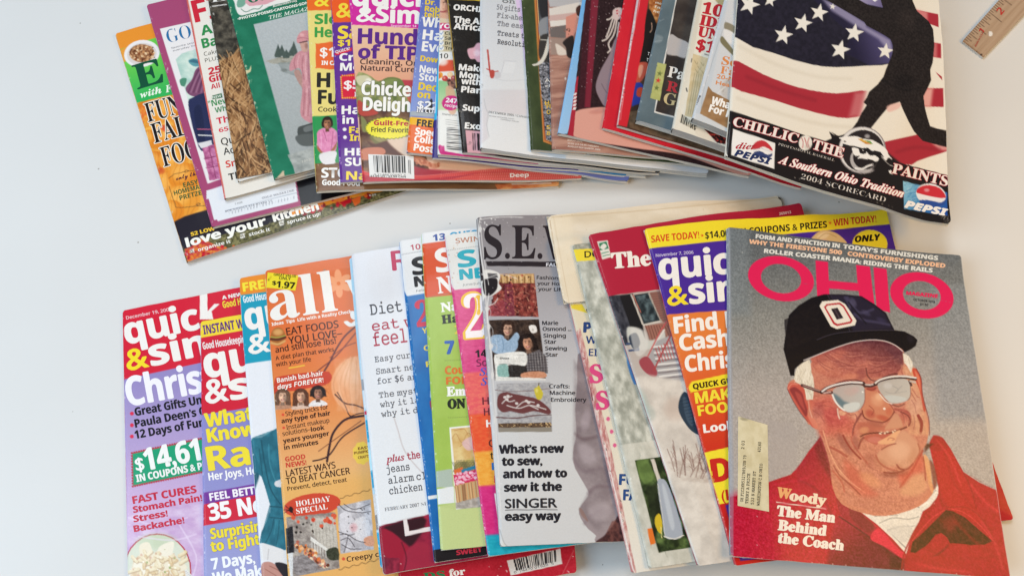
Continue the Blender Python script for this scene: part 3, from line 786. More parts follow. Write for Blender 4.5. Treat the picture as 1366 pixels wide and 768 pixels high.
def art_green(p):
    p.fill('1f7254'); a = p.q
    p.tex([a[0], a[1], a[2], a[3]], 18, 14, '1a6a4e', '277c5e', .7, 2)
    ph = [(338.5, 33), (460, 4), (520, 200), (394, 233)]
    p.grad(ph, (380, 20), 'b4b8b8', (400, 220), 'a2a6a4')
    p.tex(z1(865, 330, 960, 305, 1120, 290, 1120, 350, 900, 345), 7, 2.5, '8a8474', 'a8a496', .9, 4)
    for x, y, h in ((371, 74, 15), (376, 72, 12), (382, 75, 9), (392, 70, 15), (389, 72, 9)):
        p.poly('4a5650', [(x, y - h), (x + 5, y), (x + 3.5, y + 3), (x - 4, y + 3), (x - 5, y)], 1.2)
    p.tex(z1(930, 340, 1110, 330, 1110, 440, 960, 390), 8, 3, '9ca09c', '868c8a', .8, 7)
    p.blob('6c706c', 379, 94, 6, 3, 0, .7)
    # woman in pink
    p.sp('b08a80', z1(1040, 440, 1020, 390, 1048, 380, 1072, 440, 1100, 490, 1100, 520, 1060, 470), .9)
    p.sp('c98c92', z1(1000, 340, 1040, 285, 1090, 270, 1160, 290, 1180, 640, 1060, 632, 1070, 450, 1050, 370, 1000, 385), 1)
    p.tex(z1(1060, 290, 1130, 280, 1130, 620, 1065, 620), 3, 8, 'bc7c84', 'd8a0a4', .7, 6)
    for q in ((1070, 300, 1064, 360, 1075, 430), (1100, 290, 1096, 360, 1104, 460), (1080, 470, 1076, 540, 1070, 625), (1100, 480, 1102, 560, 1096, 630), (1030, 300, 1020, 340, 1030, 380)): p.line('9c6068', z1(*q), 1.1, 1, .65)
    for q in ((1085, 300, 1082, 360, 1088, 430), (1092, 480, 1088, 560, 1084, 628), (1048, 300, 1040, 330, 1042, 370)): p.line('ecc4c4', z1(*q), 1, 1, .6)
    p.sp('c79a8c', z1(1052, 228, 1090, 225, 1096, 275, 1066, 278), .9); p.sp('cf8f92', z1(1036, 205, 1060, 172, 1100, 170, 1110, 215, 1080, 228, 1040, 235), 1); p.blob('8c5a50', *z1(1086, 250)[0], 3, 5, 0, .6); p.line('5a4040', z1(1050, 232, 1090, 224), 1.4); p.line('a86470', z1(1040, 210, 1070, 205, 1108, 214), 1, 1, .8); p.blob('e8b4b4', *z1(1062, 190)[0], 4, 3, 0, .7)
    p.grain(.022, 5, ph, 1.4)
    p.sp('4a4e4c', z1(1040, 700, 1070, 680, 1180, 660, 1200, 760, 1090, 790, 1050, 770), 1.2); p.sp('6e7270', z1(1075, 690, 1130, 675, 1130, 700, 1080, 715), 1)
    p.tex(z2(985, 110, 1180, 60, 1200, 200, 1035, 210), 10, 6, '8a8e8a', 'b4b6b0', .9, 9); p.sp('5c605e', z2(1030, 10, 1130, 0, 1140, 55, 1060, 60), 2)
    p.T('2005', 403, 218, 12, 2.6, 'm', 'd8d4c8', 14)
    # scrolled title panel
    p.sp('e6e2dc', z1(700, 20, 715, -30, 1000, -80, 1010, 0, 900, 30, 850, 55, 790, 72, 725, 82), 1)
    p.sp('2a7a5a', z1(712, 15, 730, -20, 770, -20, 760, 20, 740, 40, 716, 40), .8, .6)
    p.poly('d8a0a8', z1(755, 15, 770, -40, 960, -80, 975, -20, 870, 25, 780, 36), .8)
    p.line('e6e2dc', z1(730, 60, 800, 60, 860, 38, 960, 8), 3, 1); p.line('26644c', z1(735, 50, 760, 66, 800, 50, 830, 50, 850, 30), .8, 1)
    p.T('Good', 332, 5, 45, 13, 'S', '1c6a4c', 14, .3)
    p.T('Remembering', 364, 10.5, 34, 3.2, 'i', 'e8e4da', 14); p.T('•PHOTOS•POEMS•CARTOONS•SONGS', 317.5, 27.5, 104, 3.4, 'b', 'e4e6da', 13, .15); p.T('THE MAGAZINE', 359.5, 26.3, 70, 4.6, 'I', 'd6e0d4', 13, .15)
    # torn bottom corner
    p.sp('cdb89a', z2(925, 240, 945, 215, 965, 195, 970, 228, 990, 262, 930, 262), .8)
    p.poly('9a8a78', [(366, 241), (368, 238), (440, 222), (440, 228)], 1)
    p.wear([a[0], a[3]], 120, 11, 'cfc8a8', (.3, 1.1), 1.2); p.sp('d2c69a', z1(745, 375, 775, 378, 788, 355, 786, 385, 770, 395, 750, 390), .7)
mag('magazine', 'green magazine with grey photo of a woman in pink dress and hat', 'magazine',
    quad((303, 0), (366, 240.5), (420, 227), .2, .27), .0028, art_green, 13, mat=M_MATTE, page='a89a88', spine='1f6a50', group=GT)

def art_yellow_simple(p):
    p.fill('e8d47c'); a = p.q
    p.poly('ea6a24', [(395, -60), (700, -80), (700, 14), (411, 14.5)])
    p.poly('2e9450', z4(185, 130, 700, 115, 720, 440, 205, 455))
    p.poly('7e5a3c', z4(205, 452, 760, 440, 1900, 440, 1900, 700, 210, 670)); p.tex(z4(205, 452, 1900, 440, 1900, 700, 210, 670), 30, 4, '6e4a30', '8e6a48', .7, 4)
    # woman
    p.sp('3a2418', z4(250, 180, 270, 150, 310, 148, 328, 180, 320, 205, 262, 208), .8)
    p.sp('a86a4a', z4(268, 165, 300, 155, 318, 175, 312, 205, 290, 218, 270, 205), .8); p.blob('7a3c28', z4(292, 196)[0][0], z4(292, 196)[0][1], 1.6, .8)
    p.sp('e089b0', z4(225, 235, 262, 212, 310, 208, 345, 225, 362, 260, 355, 345, 330, 378, 232, 365, 220, 280), 1)
    p.tex(z4(228, 240, 355, 230, 350, 350, 235, 360), 3, 4, 'd0749e', 'eea4c4', .6, 2)
    p.face(*z4(291, 183)[0], 5.4, 7, 'a8704e', '33201a', 1.35)
    p.line('a85478', z4(262, 225, 275, 260, 285, 300), 1, 1, .8); p.line('f4bcd4', z4(245, 240, 250, 300, 248, 350), 1.2, 1, .6); p.line('a85478', z4(330, 240, 325, 300, 318, 360), 1.2, 1, .6)
    p.sp('a86a4a', z4(225, 330, 245, 360, 290, 400, 300, 385, 350, 320, 356, 290, 350, 345, 300, 412, 270, 400, 225, 360), .8)
    p.sp('e6e0de', z4(238, 390, 350, 372, 345, 430, 340, 455, 262, 455), .9)
    p.poly('e8682c', smooth_pts(z3(212, 310, 225, 302, 400, 298, 400, 468, 225, 466, 212, 455), 2), .8)
    p.tex(z4(1060, 620, 2000, 600, 2000, 690, 1070, 690), 6, 4, 'c2542c', 'e8a060', .0, 3)
    T = p.T; g = '3f9a44'
    T('&', 420, 9, 19, 17, 'b', 'f2d83c', 0, .6); T('Slow', 420, 32.5, 52, 13, 'b', g, -1, .4); T('Healthy', 420, 50, 70, 13, 'b', g, -1, .4)
    T('$100', 427, 76, 46, 12.5, 'b', 'f6eee4', -1, .3); T('IN CASH', 429, 87, 30, 5.4, 'b', 'f6eee4', -1, .2)
    T('H', 423, 116.5, 17, 19, 'b', '26221c', -1, .5); T('Fun', 424.5, 139, 44, 18.5, 'b', '26221c', -1, .5); T('Cooking', 424.7, 149.2, 40, 6.2, 'n', '3a342a', -1, .2)
    T('STOP', 429, 237.5, 48, 13, 'b', 'f2eee8', -1, .4); T('Good Food', 430, 247.8, 50, 7.6, 'b', 'f2eee8', -1, .2)
    # lower right corner peeping out
    p.tex([(660, 246), (700, 243), (748, 243), (748, 253), (664, 253)], 7, 4, 'c8663c', 'eaa868', .9, 6)
    p.line('f0e8dc', [(683, 246), (735, 245)], 1.2)
    p.wear([a[0], a[3]], 60, 12, 'e8e0c0')
mag('magazine', 'pale yellow magazine with an orange top and a small woman in a pink shirt', 'magazine',
    [(408, -30), (717, -32), (746, 249), (422, 256)], .003, art_yellow_simple, -1, page='d8cfc0', spine='d8b860', group=GT)

def art_purple_simple(p):
    p.fill('62308c'); a = p.q
    p.poly('ea5a22', [(430, -60), (700, -60), (700, 30), (445, 30.6)])
    p.poly('d8243c', z3(338, 372, 350, 356, 460, 330, 460, 352, 350, 382)); p.poly('d4203c', smooth_pts(z3(385, 525, 400, 517, 560, 515, 560, 670, 400, 676, 386, 668), 2))
    for i in range(11):
        x, y = z3(383 + i, 530 + i * 14)[0]; p.ell('f2c040', x, y, 1, 1)
    for i in range(7):
        x, y = z3(395 + i * 15, 520)[0]; p.ell('f2c040', x, y, 1, 1); x, y = z3(397 + i * 15, 672)[0]; p.ell('f2c040', x, y, 1, 1)
    T = p.T; Y = 'f0d23c'
    T('&', 449, 24, 21, 20, 'b', Y, -1, .6); T('Save', 451, 52.5, 62, 17, 'b', Y, -1, .5); T('$100', 451, 61.8, 38, 8, 'b', Y, -1, .3)
    T('QUICK!', 448, 72, 20, 4, 'b', 'f0e8e4', 13); T('Cram', 453, 81.5, 48, 9.5, 'b', WH, -2, .3); T('More', 454, 94.8, 48, 10, 'b', WH, -2, .3)
    T('$500', 459, 119.5, 48, 11.5, 'b', 'f4e8e4', -1, .4); T('IN', 473, 130, 8, 6, 'b', 'f4e8e4', -1)
    T('Happy', 456, 152.8, 62, 11, 'b', WH, -1, .3); T('in', 457, 165.5, 15, 10, 'b', WH, -1, .3)
    for y in (173, 183.6): p.ell(WH, 459.8 + (y - 173) * .05, y, 2.4, 2.4)
    T('Fast', 466, 178.3, 34, 8.5, 'b', Y, -1, .3); T('Inside', 466.7, 188.6, 44, 8.5, 'b', Y, -1, .3)
    T('HER', 460, 207.8, 40, 9.5, 'b', WH, -1, .3); T('SUMMER', 460.5, 221.5, 80, 10.5, 'b', WH, -1, .3); T('Nap', 462, 240, 42, 11, 'b', Y, -1, .3)
    p.wear([a[0], a[3]], 90, 13, 'd8c8e0', (.3, .8), 1.2)
mag('magazine', 'purple magazine with orange top and red five dollar box, left of the magenta one', 'magazine',
    [(440, -30), (748, -34), (768, 233), (454, 243.5)], .003, art_purple_simple, -1, page='d8d0c4', spine='62308c', group=GT)

def art_tips(p):
    p.fill('e6b898'); a = p.q
    p.grad([(455, -60), (800, -60), (800, 130), (470, 130)], (600, 35), 'e8c4a2', (600, 105), 'e2a484')
    p.poly('cf2a98', [(440, -60), (800, -60), (800, 44), (562, 39.5), (469, 33.5)])
    p.poly('b8404a', z3(800, 550, 960, 555, 960, 770, 800, 770), 2)
    food = z3(488, 520, 560, 510, 640, 560, 700, 535, 780, 545, 830, 600, 900, 640, 900, 800, 500, 800)
    p.tex(food, 12, 9, '5c6c3a', 'a8a46a', 1, 4, .3, .7, sm=3)
    p.sp('6c7c44', z3(600, 580, 650, 560, 720, 532, 790, 545, 815, 590, 780, 625, 680, 600), 1.5); p.sp('8a9458', z3(640, 575, 720, 545, 770, 555, 700, 590), 2, .7)
    p.sp('d0c8a4', z3(490, 525, 560, 520, 590, 560, 530, 590, 495, 570), 2); p.blob('e8e2d0', 492, 108, 6, 4)
    low = z4(505, 90, 900, 95, 1000, 560, 530, 580)
    p.tex(low, 16, 10, '4c2c24', '8c6844', 1, 7, .3, .7)
    p.sp('b8483c', z4(500, 20, 560, 60, 640, 110, 560, 130, 505, 110), 2); p.sp('c8604c', z3(830, 600, 930, 610, 930, 720, 850, 700), 3)
    p.sp('8c9458', z4(520, 130, 560, 170, 560, 230, 530, 230), 2, .8)
    p.sp('77703c', z4(580, 265, 660, 262, 740, 310, 760, 350, 690, 350, 620, 320), 2); p.sp('9a9058', z4(600, 270, 660, 275, 720, 320, 640, 305), 2)
    p.sp('5a3020', z4(700, 300, 780, 340, 800, 400, 720, 390, 640, 380, 560, 300, 620, 320), 3)
    p.sp('c87a5c', z4(525, 355, 660, 345, 680, 390, 540, 430), 1.5); p.sp('e0c4ac', z4(700, 290, 860, 275, 860, 400, 800, 390), 4)
    p.sp('cf8a6c', z4(870, 410, 940, 410, 1000, 450, 1060, 460, 1030, 490, 960, 470, 900, 450), 1.5)
    p.dots(z4(880, 420, 1060, 450, 1060, 480, 900, 460), ['e0a080', 'b86a4c', 'd89068'], 26, (1, 2.2), 4)
    # red plate and gingham cloth
    pl = [(483, 222), (492, 232), (560, 236), (640, 230), (700, 224), (850, 214), (850, 260), (480, 260)]
    p.poly('b8323e', pl, 2, 1, 3)
    p.poly('a83440', z4(875, 470, 960, 490, 1100, 500, 1500, 520, 1500, 540, 880, 560), 4)
    p.line('d8504c', [(483, 230), (500, 234), (560, 237), (600, 234), (640, 229.5), (680, 227), (760, 224)], 4.5, 1, .9); p.line('e88a80', [(483, 228.5), (560, 235), (640, 227.5), (760, 222)], 1, 1, .6)
    gg = [(585, 243), (640, 231.5), (700, 229), (790, 228), (790, 244), (585, 250)]
    p.poly('d2524a', gg)
    for i in range(70):
        x = 590 + i * 2.9; p.line('ecb0a0', [(x, 228), (x - 4, 248)], 1, a=.55 if x > 640 - 0 else .25)
    for i in range(6): p.line('b83038', [(590, 250 - i * 3.4), (790, 244 - i * 3.4)], 1.1, a=.35)
    b = z4(545, 210, 860, 145, 860, 275); cx, cy = 520, 171.5
    t = np.linspace(0, 2 * math.pi, 72, endpoint=False); rr = np.where(np.arange(72) % 2 == 0, 1, .93)
    p.poly('5a6a20', np.c_[cx + 34 * rr * np.cos(t), cy + 15.4 * rr * np.sin(t)], .8); p.poly('eee03a', np.c_[cx + 33 * rr * np.cos(t), cy + 14.5 * rr * np.sin(t)], .8)
    T = p.T; V = '5a2684'
    T('quick', 470, 8.5, 108, 30, 'b', WH, -1, .8); T('&', 475.5, 29.5, 26, 20, 'b', WH, -2, .6); T('Simple', 502, 31, 108, 22, 'b', WH, -2, .8)
    T('September 14', 521.6, 37, 34, 2.8, 'b', 'f0c8dc', -1)
    T('Hundreds', 477.5, 58.8, 146, 20, 'b', V, -2, .5); T('of TIPS', 478, 78.5, 96, 17.5, 'b', V, -2, .5)
    T('Cleaning, Organizing', 480.5, 86.2, 128, 6.8, 'n', '4a3030', -2, .25); T('Natural Cures', 481.5, 94.8, 78, 6.8, 'n', '4a3030', -2, .25)
    T('Chicken', 482.5, 127.2, 78, 17.5, 'b', 'f6f2ea', -2, .5, ('4a3c2c', .8)); T('Delight', 484.5, 148, 72, 17.5, 'b', 'f6f2ea', -2, .5, ('4a3c2c', .8))
    T('Guilt-Free', 499, 167.5, 52, 6.2, 'b', 'c0303c', -1.5, .2); T('Fried Favorites', 495.5, 176.5, 58, 6.2, 'n', '3c3410', -1.5, .2); T('Deep', 680.5, 237.3, 25, 5.2, 'b', 'f2e4dc', 2, .2)
    def bar(q):
        q.fill('ecebe8'); q.bars(z4(590, 398, 835, 405, 838, 520, 600, 515), 44, 3, '2c2c2e', 'ecebe8')
        q.bars(z4(842, 430, 858, 430, 860, 525, 844, 520), 4, 5, '2c2c2e', 'ecebe8'); q.T('0 71486 02687 3', 499, 234.5, 42, 2, 'n', '333', -1); q.T('$1.99 US / $2.99 CAN', 494.5, 236.6, 47, 2.4, 'b', '444', -1.5)
    p.patches.append(('barcode_sticker', z4(570, 390, 880, 405, 885, 560, 580, 545), bar, None))
    p.wear([a[0], a[3]], 60, 14, 'f0dcd0', (.3, .8), 1.2)
mag('magazine', 'magenta topped magazine with a purple headline, a chicken dish and a white barcode sticker', 'magazine',
    [(464, -30), (764, -40), (776, 238), (484, 243.5)], .0032, art_tips, -2, page='ddd4c8', spine='cf2a98', group=GT)

def art_blue_simple(p):
    p.fill('6f7cc2'); a = p.q
    p.grad([(530, -40), (700, -40), (700, 152), (530, 152)], (560, 0), '5f6cb4', (550, 150), '8c9cd0')
    p.poly('a8aeb4', z4(855, 95, 1200, 105, 1200, 160, 850, 125), 1.5); p.sp('28241f', z3(950, 768, 965, 735, 990, 690, 1005, 680, 1010, 715, 1000, 768), 1)
    p.poly('f0b424', z4(850, 132, 1200, 170, 1200, 240, 845, 188)); p.poly('e66a28', z4(845, 182, 1010, 208, 1200, 235, 1200, 440, 833, 378))
    T = p.T; Y = 'eac832'
    T('Dr.', 567, 6.5, 14, 7, 'b', Y, -7, .2); T('Robin', 566.5, 15.5, 30, 7, 'b', Y, -7, .2); T('tells', 565.5, 23, 22, 7, 'b', Y, -7, .2)
    T('What', 562.5, 35.5, 44, 12.5, 'b', WH, -7, .3); T('Has', 563.5, 53, 38, 13, 'b', WH, -7, .3); T('Ever', 562.5, 68.5, 38, 13, 'b', WH, -7, .3)
    T('Down', 560.5, 82, 30, 7.5, 'b', Y, -7, .2); T('New', 559.5, 97, 26, 9.5, 'b', WH, -7, .2); T('Store', 559, 107.5, 34, 9.5, 'b', WH, -7, .2)
    T('Deck', 558, 120.3, 34, 10, 'b', Y, -7, .3); T('on', 556.5, 130.5, 17, 9, 'b', Y, -7, .3); T('$22', 556.5, 145, 28, 10.5, 'b', 'f0eef0', -7, .3, ('555', .6)); T('IN COUPONS', 555.5, 150, 50, 6, 'b', 'f0eef0', -7, 0, ('555', .5))
    T('FREE', 555.8, 168.5, 27, 9, 'b', '231c14', -7, .3); T('Special', 553.7, 179.5, 42, 9, 'b', 'fbf0e6', -8, .3); T('Collector', 552.6, 190, 52, 9, 'b', 'fbf0e6', -8, .3); T('Poster', 551.8, 201.5, 40, 9.5, 'b', 'fbf0e6', -8, .3)
    p.wear([a[0], a[3]], 60, 15, 'e0dce8', (.3, .8), 1.2)
mag('magazine', 'periwinkle blue magazine with white and yellow headlines and an orange bottom', 'magazine',
    [(566, -34), (880, -10), (838, 243), (542.5, 204)], .0034, art_blue_simple, -7, page='d8d2cc', spine='6f7cc2', group=GT)

def art_violet(p):
    p.fill('3b2f7c'); a = p.q
    p.line('38b4dc', [(a[0] * .02 + a[3] * .98), (a[0] * .99 + a[3] * .01)], 6)
    p.poly('3b2f7c', [(570, 160), (640, 160), (640, 260), (560, 260)])
    p.poly('ded9d0', z8(150, 560, 600, 575, 600, 680, 150, 612), 1); p.poly('2c8cc4', z8(165, 566, 460, 580, 455, 604, 165, 592), .8); p.line('2a2430', z8(0, 578, 150, 590, 340, 604, 575, 607), 1.1)
    p.line('e8e6f0', z5(208, 640, 208, 700, 205, 768), 1.4)
    p.line('d6d2dc', z6(222, 180, 222, 260), .9, a=.7)
mag('magazine', 'thin violet magazine with a cyan edge, lying just under the fruit recipe cover', 'magazine',
    [(592, -34), (884, -34), (862, 236), (576.5, 211)], .0028, art_violet, -4, page='e2ded6', spine='3b2f7c', group=GT)

def art_recipes(p):
    p.fill('e6e4de'); a = p.q
    p.sp('d6a48a', z5(222, -40, 300, -60, 330, 0, 300, 140, 240, 130, 224, 60), 1.5); p.blob('b06a58', 594, 16, 4, 2.4); p.sp('5a3826', z5(255, -60, 320, -60, 320, 60, 280, 20), 3)
    p.line('5a3a30', z5(262, 20, 285, 14), 1.2); p.line('a04850', z5(240, 78, 262, 84, 285, 76), 1.6, 1); p.line('a87058', z5(262, 30, 255, 60, 268, 64), 1, 1, .8); p.blob('f0c8b0', *z5(245, 50)[0], 5, 7, 0, .6); p.blob('a86850', *z5(290, 60)[0], 4, 10, 0, .6)
    p.poly('d8c4a8', z5(212, 118, 330, 140, 330, 220, 214, 160), 2); p.poly('cf3a74', z5(212, 158, 400, 168, 400, 212, 212, 208))
    p.poly('c4b896', z5(214, 210, 400, 220, 400, 362, 214, 352))
    for i in range(4):
        x, y = z5(250, 230 + i * 34)[0]; p.ell('f0eee8', x, y, 3.4, 3.4); p.line('5a7cb0', [(x - 1.6, y - .4), (x - .2, y + 1.4), (x + 2.2, y - 2)], .9)
        p.T(['Cakes', 'Salads', 'Bread', 'Treats'][i], x + 4.6, y + 2, 22, 4, 'n', '3a342a', -3, .15)
    p.sp('d8563a', z5(216, 470, 260, 420, 340, 415, 420, 430, 420, 500, 330, 490, 222, 490), 1.5)
    p.blob('f0e4dc', z5(260, 425)[0][0], z5(260, 425)[0][1], 9, 7, 0, .9)
    for x, y, c in ((240, 515, 'e89a3c'), (275, 540, 'c23a34'), (310, 515, 'e8c89a'), (335, 540, 'a82c3c'), (225, 520, 'd8742c'), (300, 560, '8a3a34'), (330, 575, '4a2a2a')):
        x, y = z5(x, y)[0]; p.ell(c, x, y, 4, 4); p.blob('f4e0c8', x - 1, y - 1, 2, 2, 0, .6)
    p.tex(z5(290, 550, 420, 540, 420, 610, 300, 615), 3, 3, '2e1c1c', 'b8806a', .9, 4)
    p.grad(z5(212, 545, 290, 560, 300, 610, 420, 640, 420, 768, 212, 750), (590, 108), '8cc088', (590, 148), 'c4d8a8', 2)
    p.sp('d8a888', z5(280, 600, 340, 620, 350, 768, 300, 768), 1.5, .8)
    p.ell('c8287c', 601.5, 138, 12, 10, 0)
    T = p.T
    T('YOU', 584, 38, 26, 6, 'b', 'f6ecec', -3, .2); T('10', 586.5, 78, 11, 6.2, 'n', '44403c', -3, .2); T('247', 594.5, 137, 15, 6, 'b', 'f4e8ee', -8, .2); T('recipes', 593, 142.6, 21, 4, 'b', 'f4e8ee', -8)
    T('Display until 11', 590, 153.4, 24, 2, 'n', '444', -7); p.bars(z6(285, 255, 440, 262, 440, 418, 285, 408), 1, 1, 'e6e4de', 'e6e4de')
    R = random.Random(6); y = 0
    y = 256
    while y < 405:
        h = R.choice((3, 5, 8, 4)); p.poly('3c3a3c', z6(287, y, 440, y + 18, 440, y + 18 + h, 287, y + h), .6, .85); y += h + R.choice((5, 7, 10))
    for yy in (205, 220, 235): p.line('777', z6(280, yy, 370, yy + 15), .7, a=.6)
    p.line('c8287c', z6(240, 390, 252, 430, 400, 456, 900, 500), 5)
    p.poly('c8287c', z6(238, 385, 270, 385, 272, 418, 252, 425), 1); p.line('caa08c', z6(250, 446, 395, 460, 900, 500), 1.5)
    p.wear([a[0], a[3]], 30, 16)
mag('magazine', 'recipe magazine with fruit and a magenta recipe spot beside the black orchid cover', 'magazine',
    [(588, -34), (878, -34), (866, 231), (584, 207)], .0042, art_recipes, -4, page='d4cec4', spine='d8d4d0', group=GT)

def art_orchid(p):
    p.fill('231f1c'); a = p.q
    p.grain(.02, 3)
    p.poly('e0b83a', z5(270, -60, 800, -60, 800, 30, 520, 14, 290, -2)); p.line('c8a048', [a[0], a[0] * .3 + a[3] * .7], 2.2)
    p.sp('d8a8b4', z5(428, 345, 470, 330, 500, 300, 560, 320, 560, 420, 500, 430, 480, 410, 445, 405), 1.5); p.blob('f0d4da', 636, 72, 6, 6, 0, .8)
    p.poly('d8a4ac', z6(415, 275, 700, 310, 700, 450, 428, 432)); p.bars(z6(450, 295, 640, 320, 640, 420, 455, 415), 20, 4, '2a2024', 'd8a4ac')
    p.T('0', 625.5, 192, 3, 2.6, 'n', '333', -6)
    T = p.T; c = 'ece8e2'
    for s, x, y, w, h in (('ORCHIDS', 605, 13.8, 52, 7.2), ('The ABC', 605, 30.4, 50, 8), ('African', 605.3, 39.2, 48, 8), ('Make', 612, 94, 34, 8), ('Money', 613, 104, 40, 8), ('with', 615.2, 112.5, 26, 8), ('Plants', 615.2, 123.5, 40, 8), ('Super', 617, 147.8, 36, 8), ('Exotic', 620, 171.8, 38, 8)):
        T(s, x, y, w, h, 'b', c, -6, .3)
    p.wear([a[0], a[3]], 90, 17, 'b8b0a0', (.3, .8), 2.5); p.strokes([(600, 0), (640, 0), (640, 200), (616, 200)], ['5a5650', '6e6a60'], 14, (2, 5), (.4, .6), (-20, 40), 4, .5)
mag('magazine', 'black gardening magazine with white headlines and a pink orchid', 'magazine',
    [(593, -34), (880, -30), (880, 232), (617, 203.5)], .0032, art_orchid, -6, page='cfc6bc', spine='231f1c', group=GT)

def art_gifts(p):
    p.fill('d9dbdf'); a = p.q
    p.grad([(630, -40), (900, -40), (900, 220), (630, 220)], (660, 0), 'cfd1d5', (670, 200), 'e6e6e6')
    p.grad(z6(508, 390, 520, 0, 850, 0, 850, 180, 575, 145, 560, 260, 570, 330), (650, 120), 'd4d2d4', (670, 150), 'dad4d6', 3)
    p.poly('c9dcf0', z5(788, -60, 1100, -60, 1100, 1100, 860, 1030, 845, 768, 835, 460), 4); p.poly('dcc4e4', z5(745, -60, 800, -60, 840, 480, 822, 460, 790, 200), 1.5)
    p.poly('dfe0e2', z5(660, 500, 680, 420, 760, 425, 740, 505), 1.5); p.line('c4c4ca', z5(660, 500, 680, 420, 760, 425), .8); p.line('c8c8cc', z5(560, 520, 640, 545, 720, 555, 830, 545), .9, 1, .7)
    p.line('b8443c', z5(566, 345, 574, 420, 580, 480, 590, 530), 2.2, 1); p.line('b8443c', z5(560, 472, 600, 490, 638, 490), 1.4, 1); p.sp('b84a40', z5(580, 490, 605, 480, 615, 515, 600, 538, 585, 530), 1); p.sp('cac8cc', z5(615, 500, 650, 495, 655, 530, 620, 540), 1.5)
    p.line('b2b2b4', z6(540, 60, 555, 130, 570, 170, 560, 240, 575, 320), .9, 1, .7); p.line('bcbcbc', z5(530, 0, 525, 200, 535, 500), 2, 1, .35)
    T = p.T; g = '86868c'
    T('on', 670, 4.5, 17, 5, 'm', '777', -6, .3)
    for s, x, y, w, c in (('50 gifts', 662.6, 13.5, 31, g), ('Fix-ahead', 662.8, 24.4, 44, g), ('The easy', 663.2, 35.2, 40, g), ('Treats to', 663.3, 48, 41, '66666c'), ('Resolution', 663.3, 59.5, 46, '5c5c62')):
        T(s, x, y, w, 6.3, 'm', c, -7, .25)
    T('DECEMBER 2005 / CANADA', 651.5, 151, 55, 2.8, 't', '888', -8, .1); T('www.simple.com', 652, 155.5, 34, 1.8, 'n', '999', -8); T('holiday issue', 668, 160.4, 24, 1.8, 'n', '999', -8)
    p.wear([a[0], a[3]], 40, 18, 'b4b4b4')
mag('magazine', 'thick white magazine with a thin red ribbon and grey typewriter headlines', 'magazine',
    [(641, -34), (910, -20), (945, 232), (641, 198.5)], .0062, art_gifts, -7, page='cfcac2', spine='d0d0d0', group=GT, sag=4e-5)

def art_olive(p):
    p.fill('3a4528'); a = p.q
    p.tex([a[0], a[1], a[2], a[3]], 12, 20, '343e24', '45502f', .7, 3)
    ins = [(712, -20), (900, -20), (900, 215), (724, 190)]
    ins = z5(880, -60, 1300, -60, 1300, 1120, 945, 970)
    p.poly('c07a3c', ins); q = z5(888, -60, 1300, -60, 1300, 1100, 951, 965); p.poly('8c2c24', z5(893, -60, 1300, -60, 1300, 1090, 957, 960)); p.poly('d8b070', z5(898, -60, 1300, -60, 1300, 1085, 962, 958), .6)
    ph = z5(902, -60, 1300, -60, 1300, 1080, 966, 955)
    p.poly('55565a', ph); p.tex(z5(910, 420, 1300, 420, 1300, 1080, 964, 955), 1.6, 1.4, '2c2c30', 'a8a8b0', 1, 6, .3, .7)
    p.sp('2c2a2c', z5(915, -60, 1000, -60, 1000, 100, 930, 120), 3); p.sp('8a8c90', z5(920, 150, 990, 120, 1000, 200, 925, 250), 2); p.sp('3a3634', z5(930, 250, 1010, 260, 1010, 420, 920, 400), 2)
    T = p.T
    T('Hi', 727, 141, 9, 6, 'b', 'd8b24a', 4)
    T('A', 727, 110.5, 7, 5, 's', 'e6e2da', 3); T('ch', 727.5, 117, 9, 4, 's', 'e6e2da', 3)
    for s, y in (('H', 145), ('O', 152.5), ('S', 173), ('8', 181)): T(s, 729, y, 5.5, 5.5, 'b', 'd8b24a', 0)
    # torn sliver of paper
    p.sp('d6d0c4', z5(992, 225, 975, 270, 960, 330, 940, 390, 905, 432, 870, 442, 888, 452, 940, 432, 975, 370, 992, 300), .8); p.line('ded8cc', z5(928, 275, 990, 280), 1)
    p.wear([a[0], a[3]], 60, 19, 'a8a890', (.3, .7), 2)
mag('magazine', 'olive green bordered magazine with a grey photo and a torn white sliver', 'magazine',
    [(694, -34), (1000, -10), (1010, 229), (708.5, 200)], .0034, art_olive, -4, page='d4ccc0', spine='3a4528', group=GT)

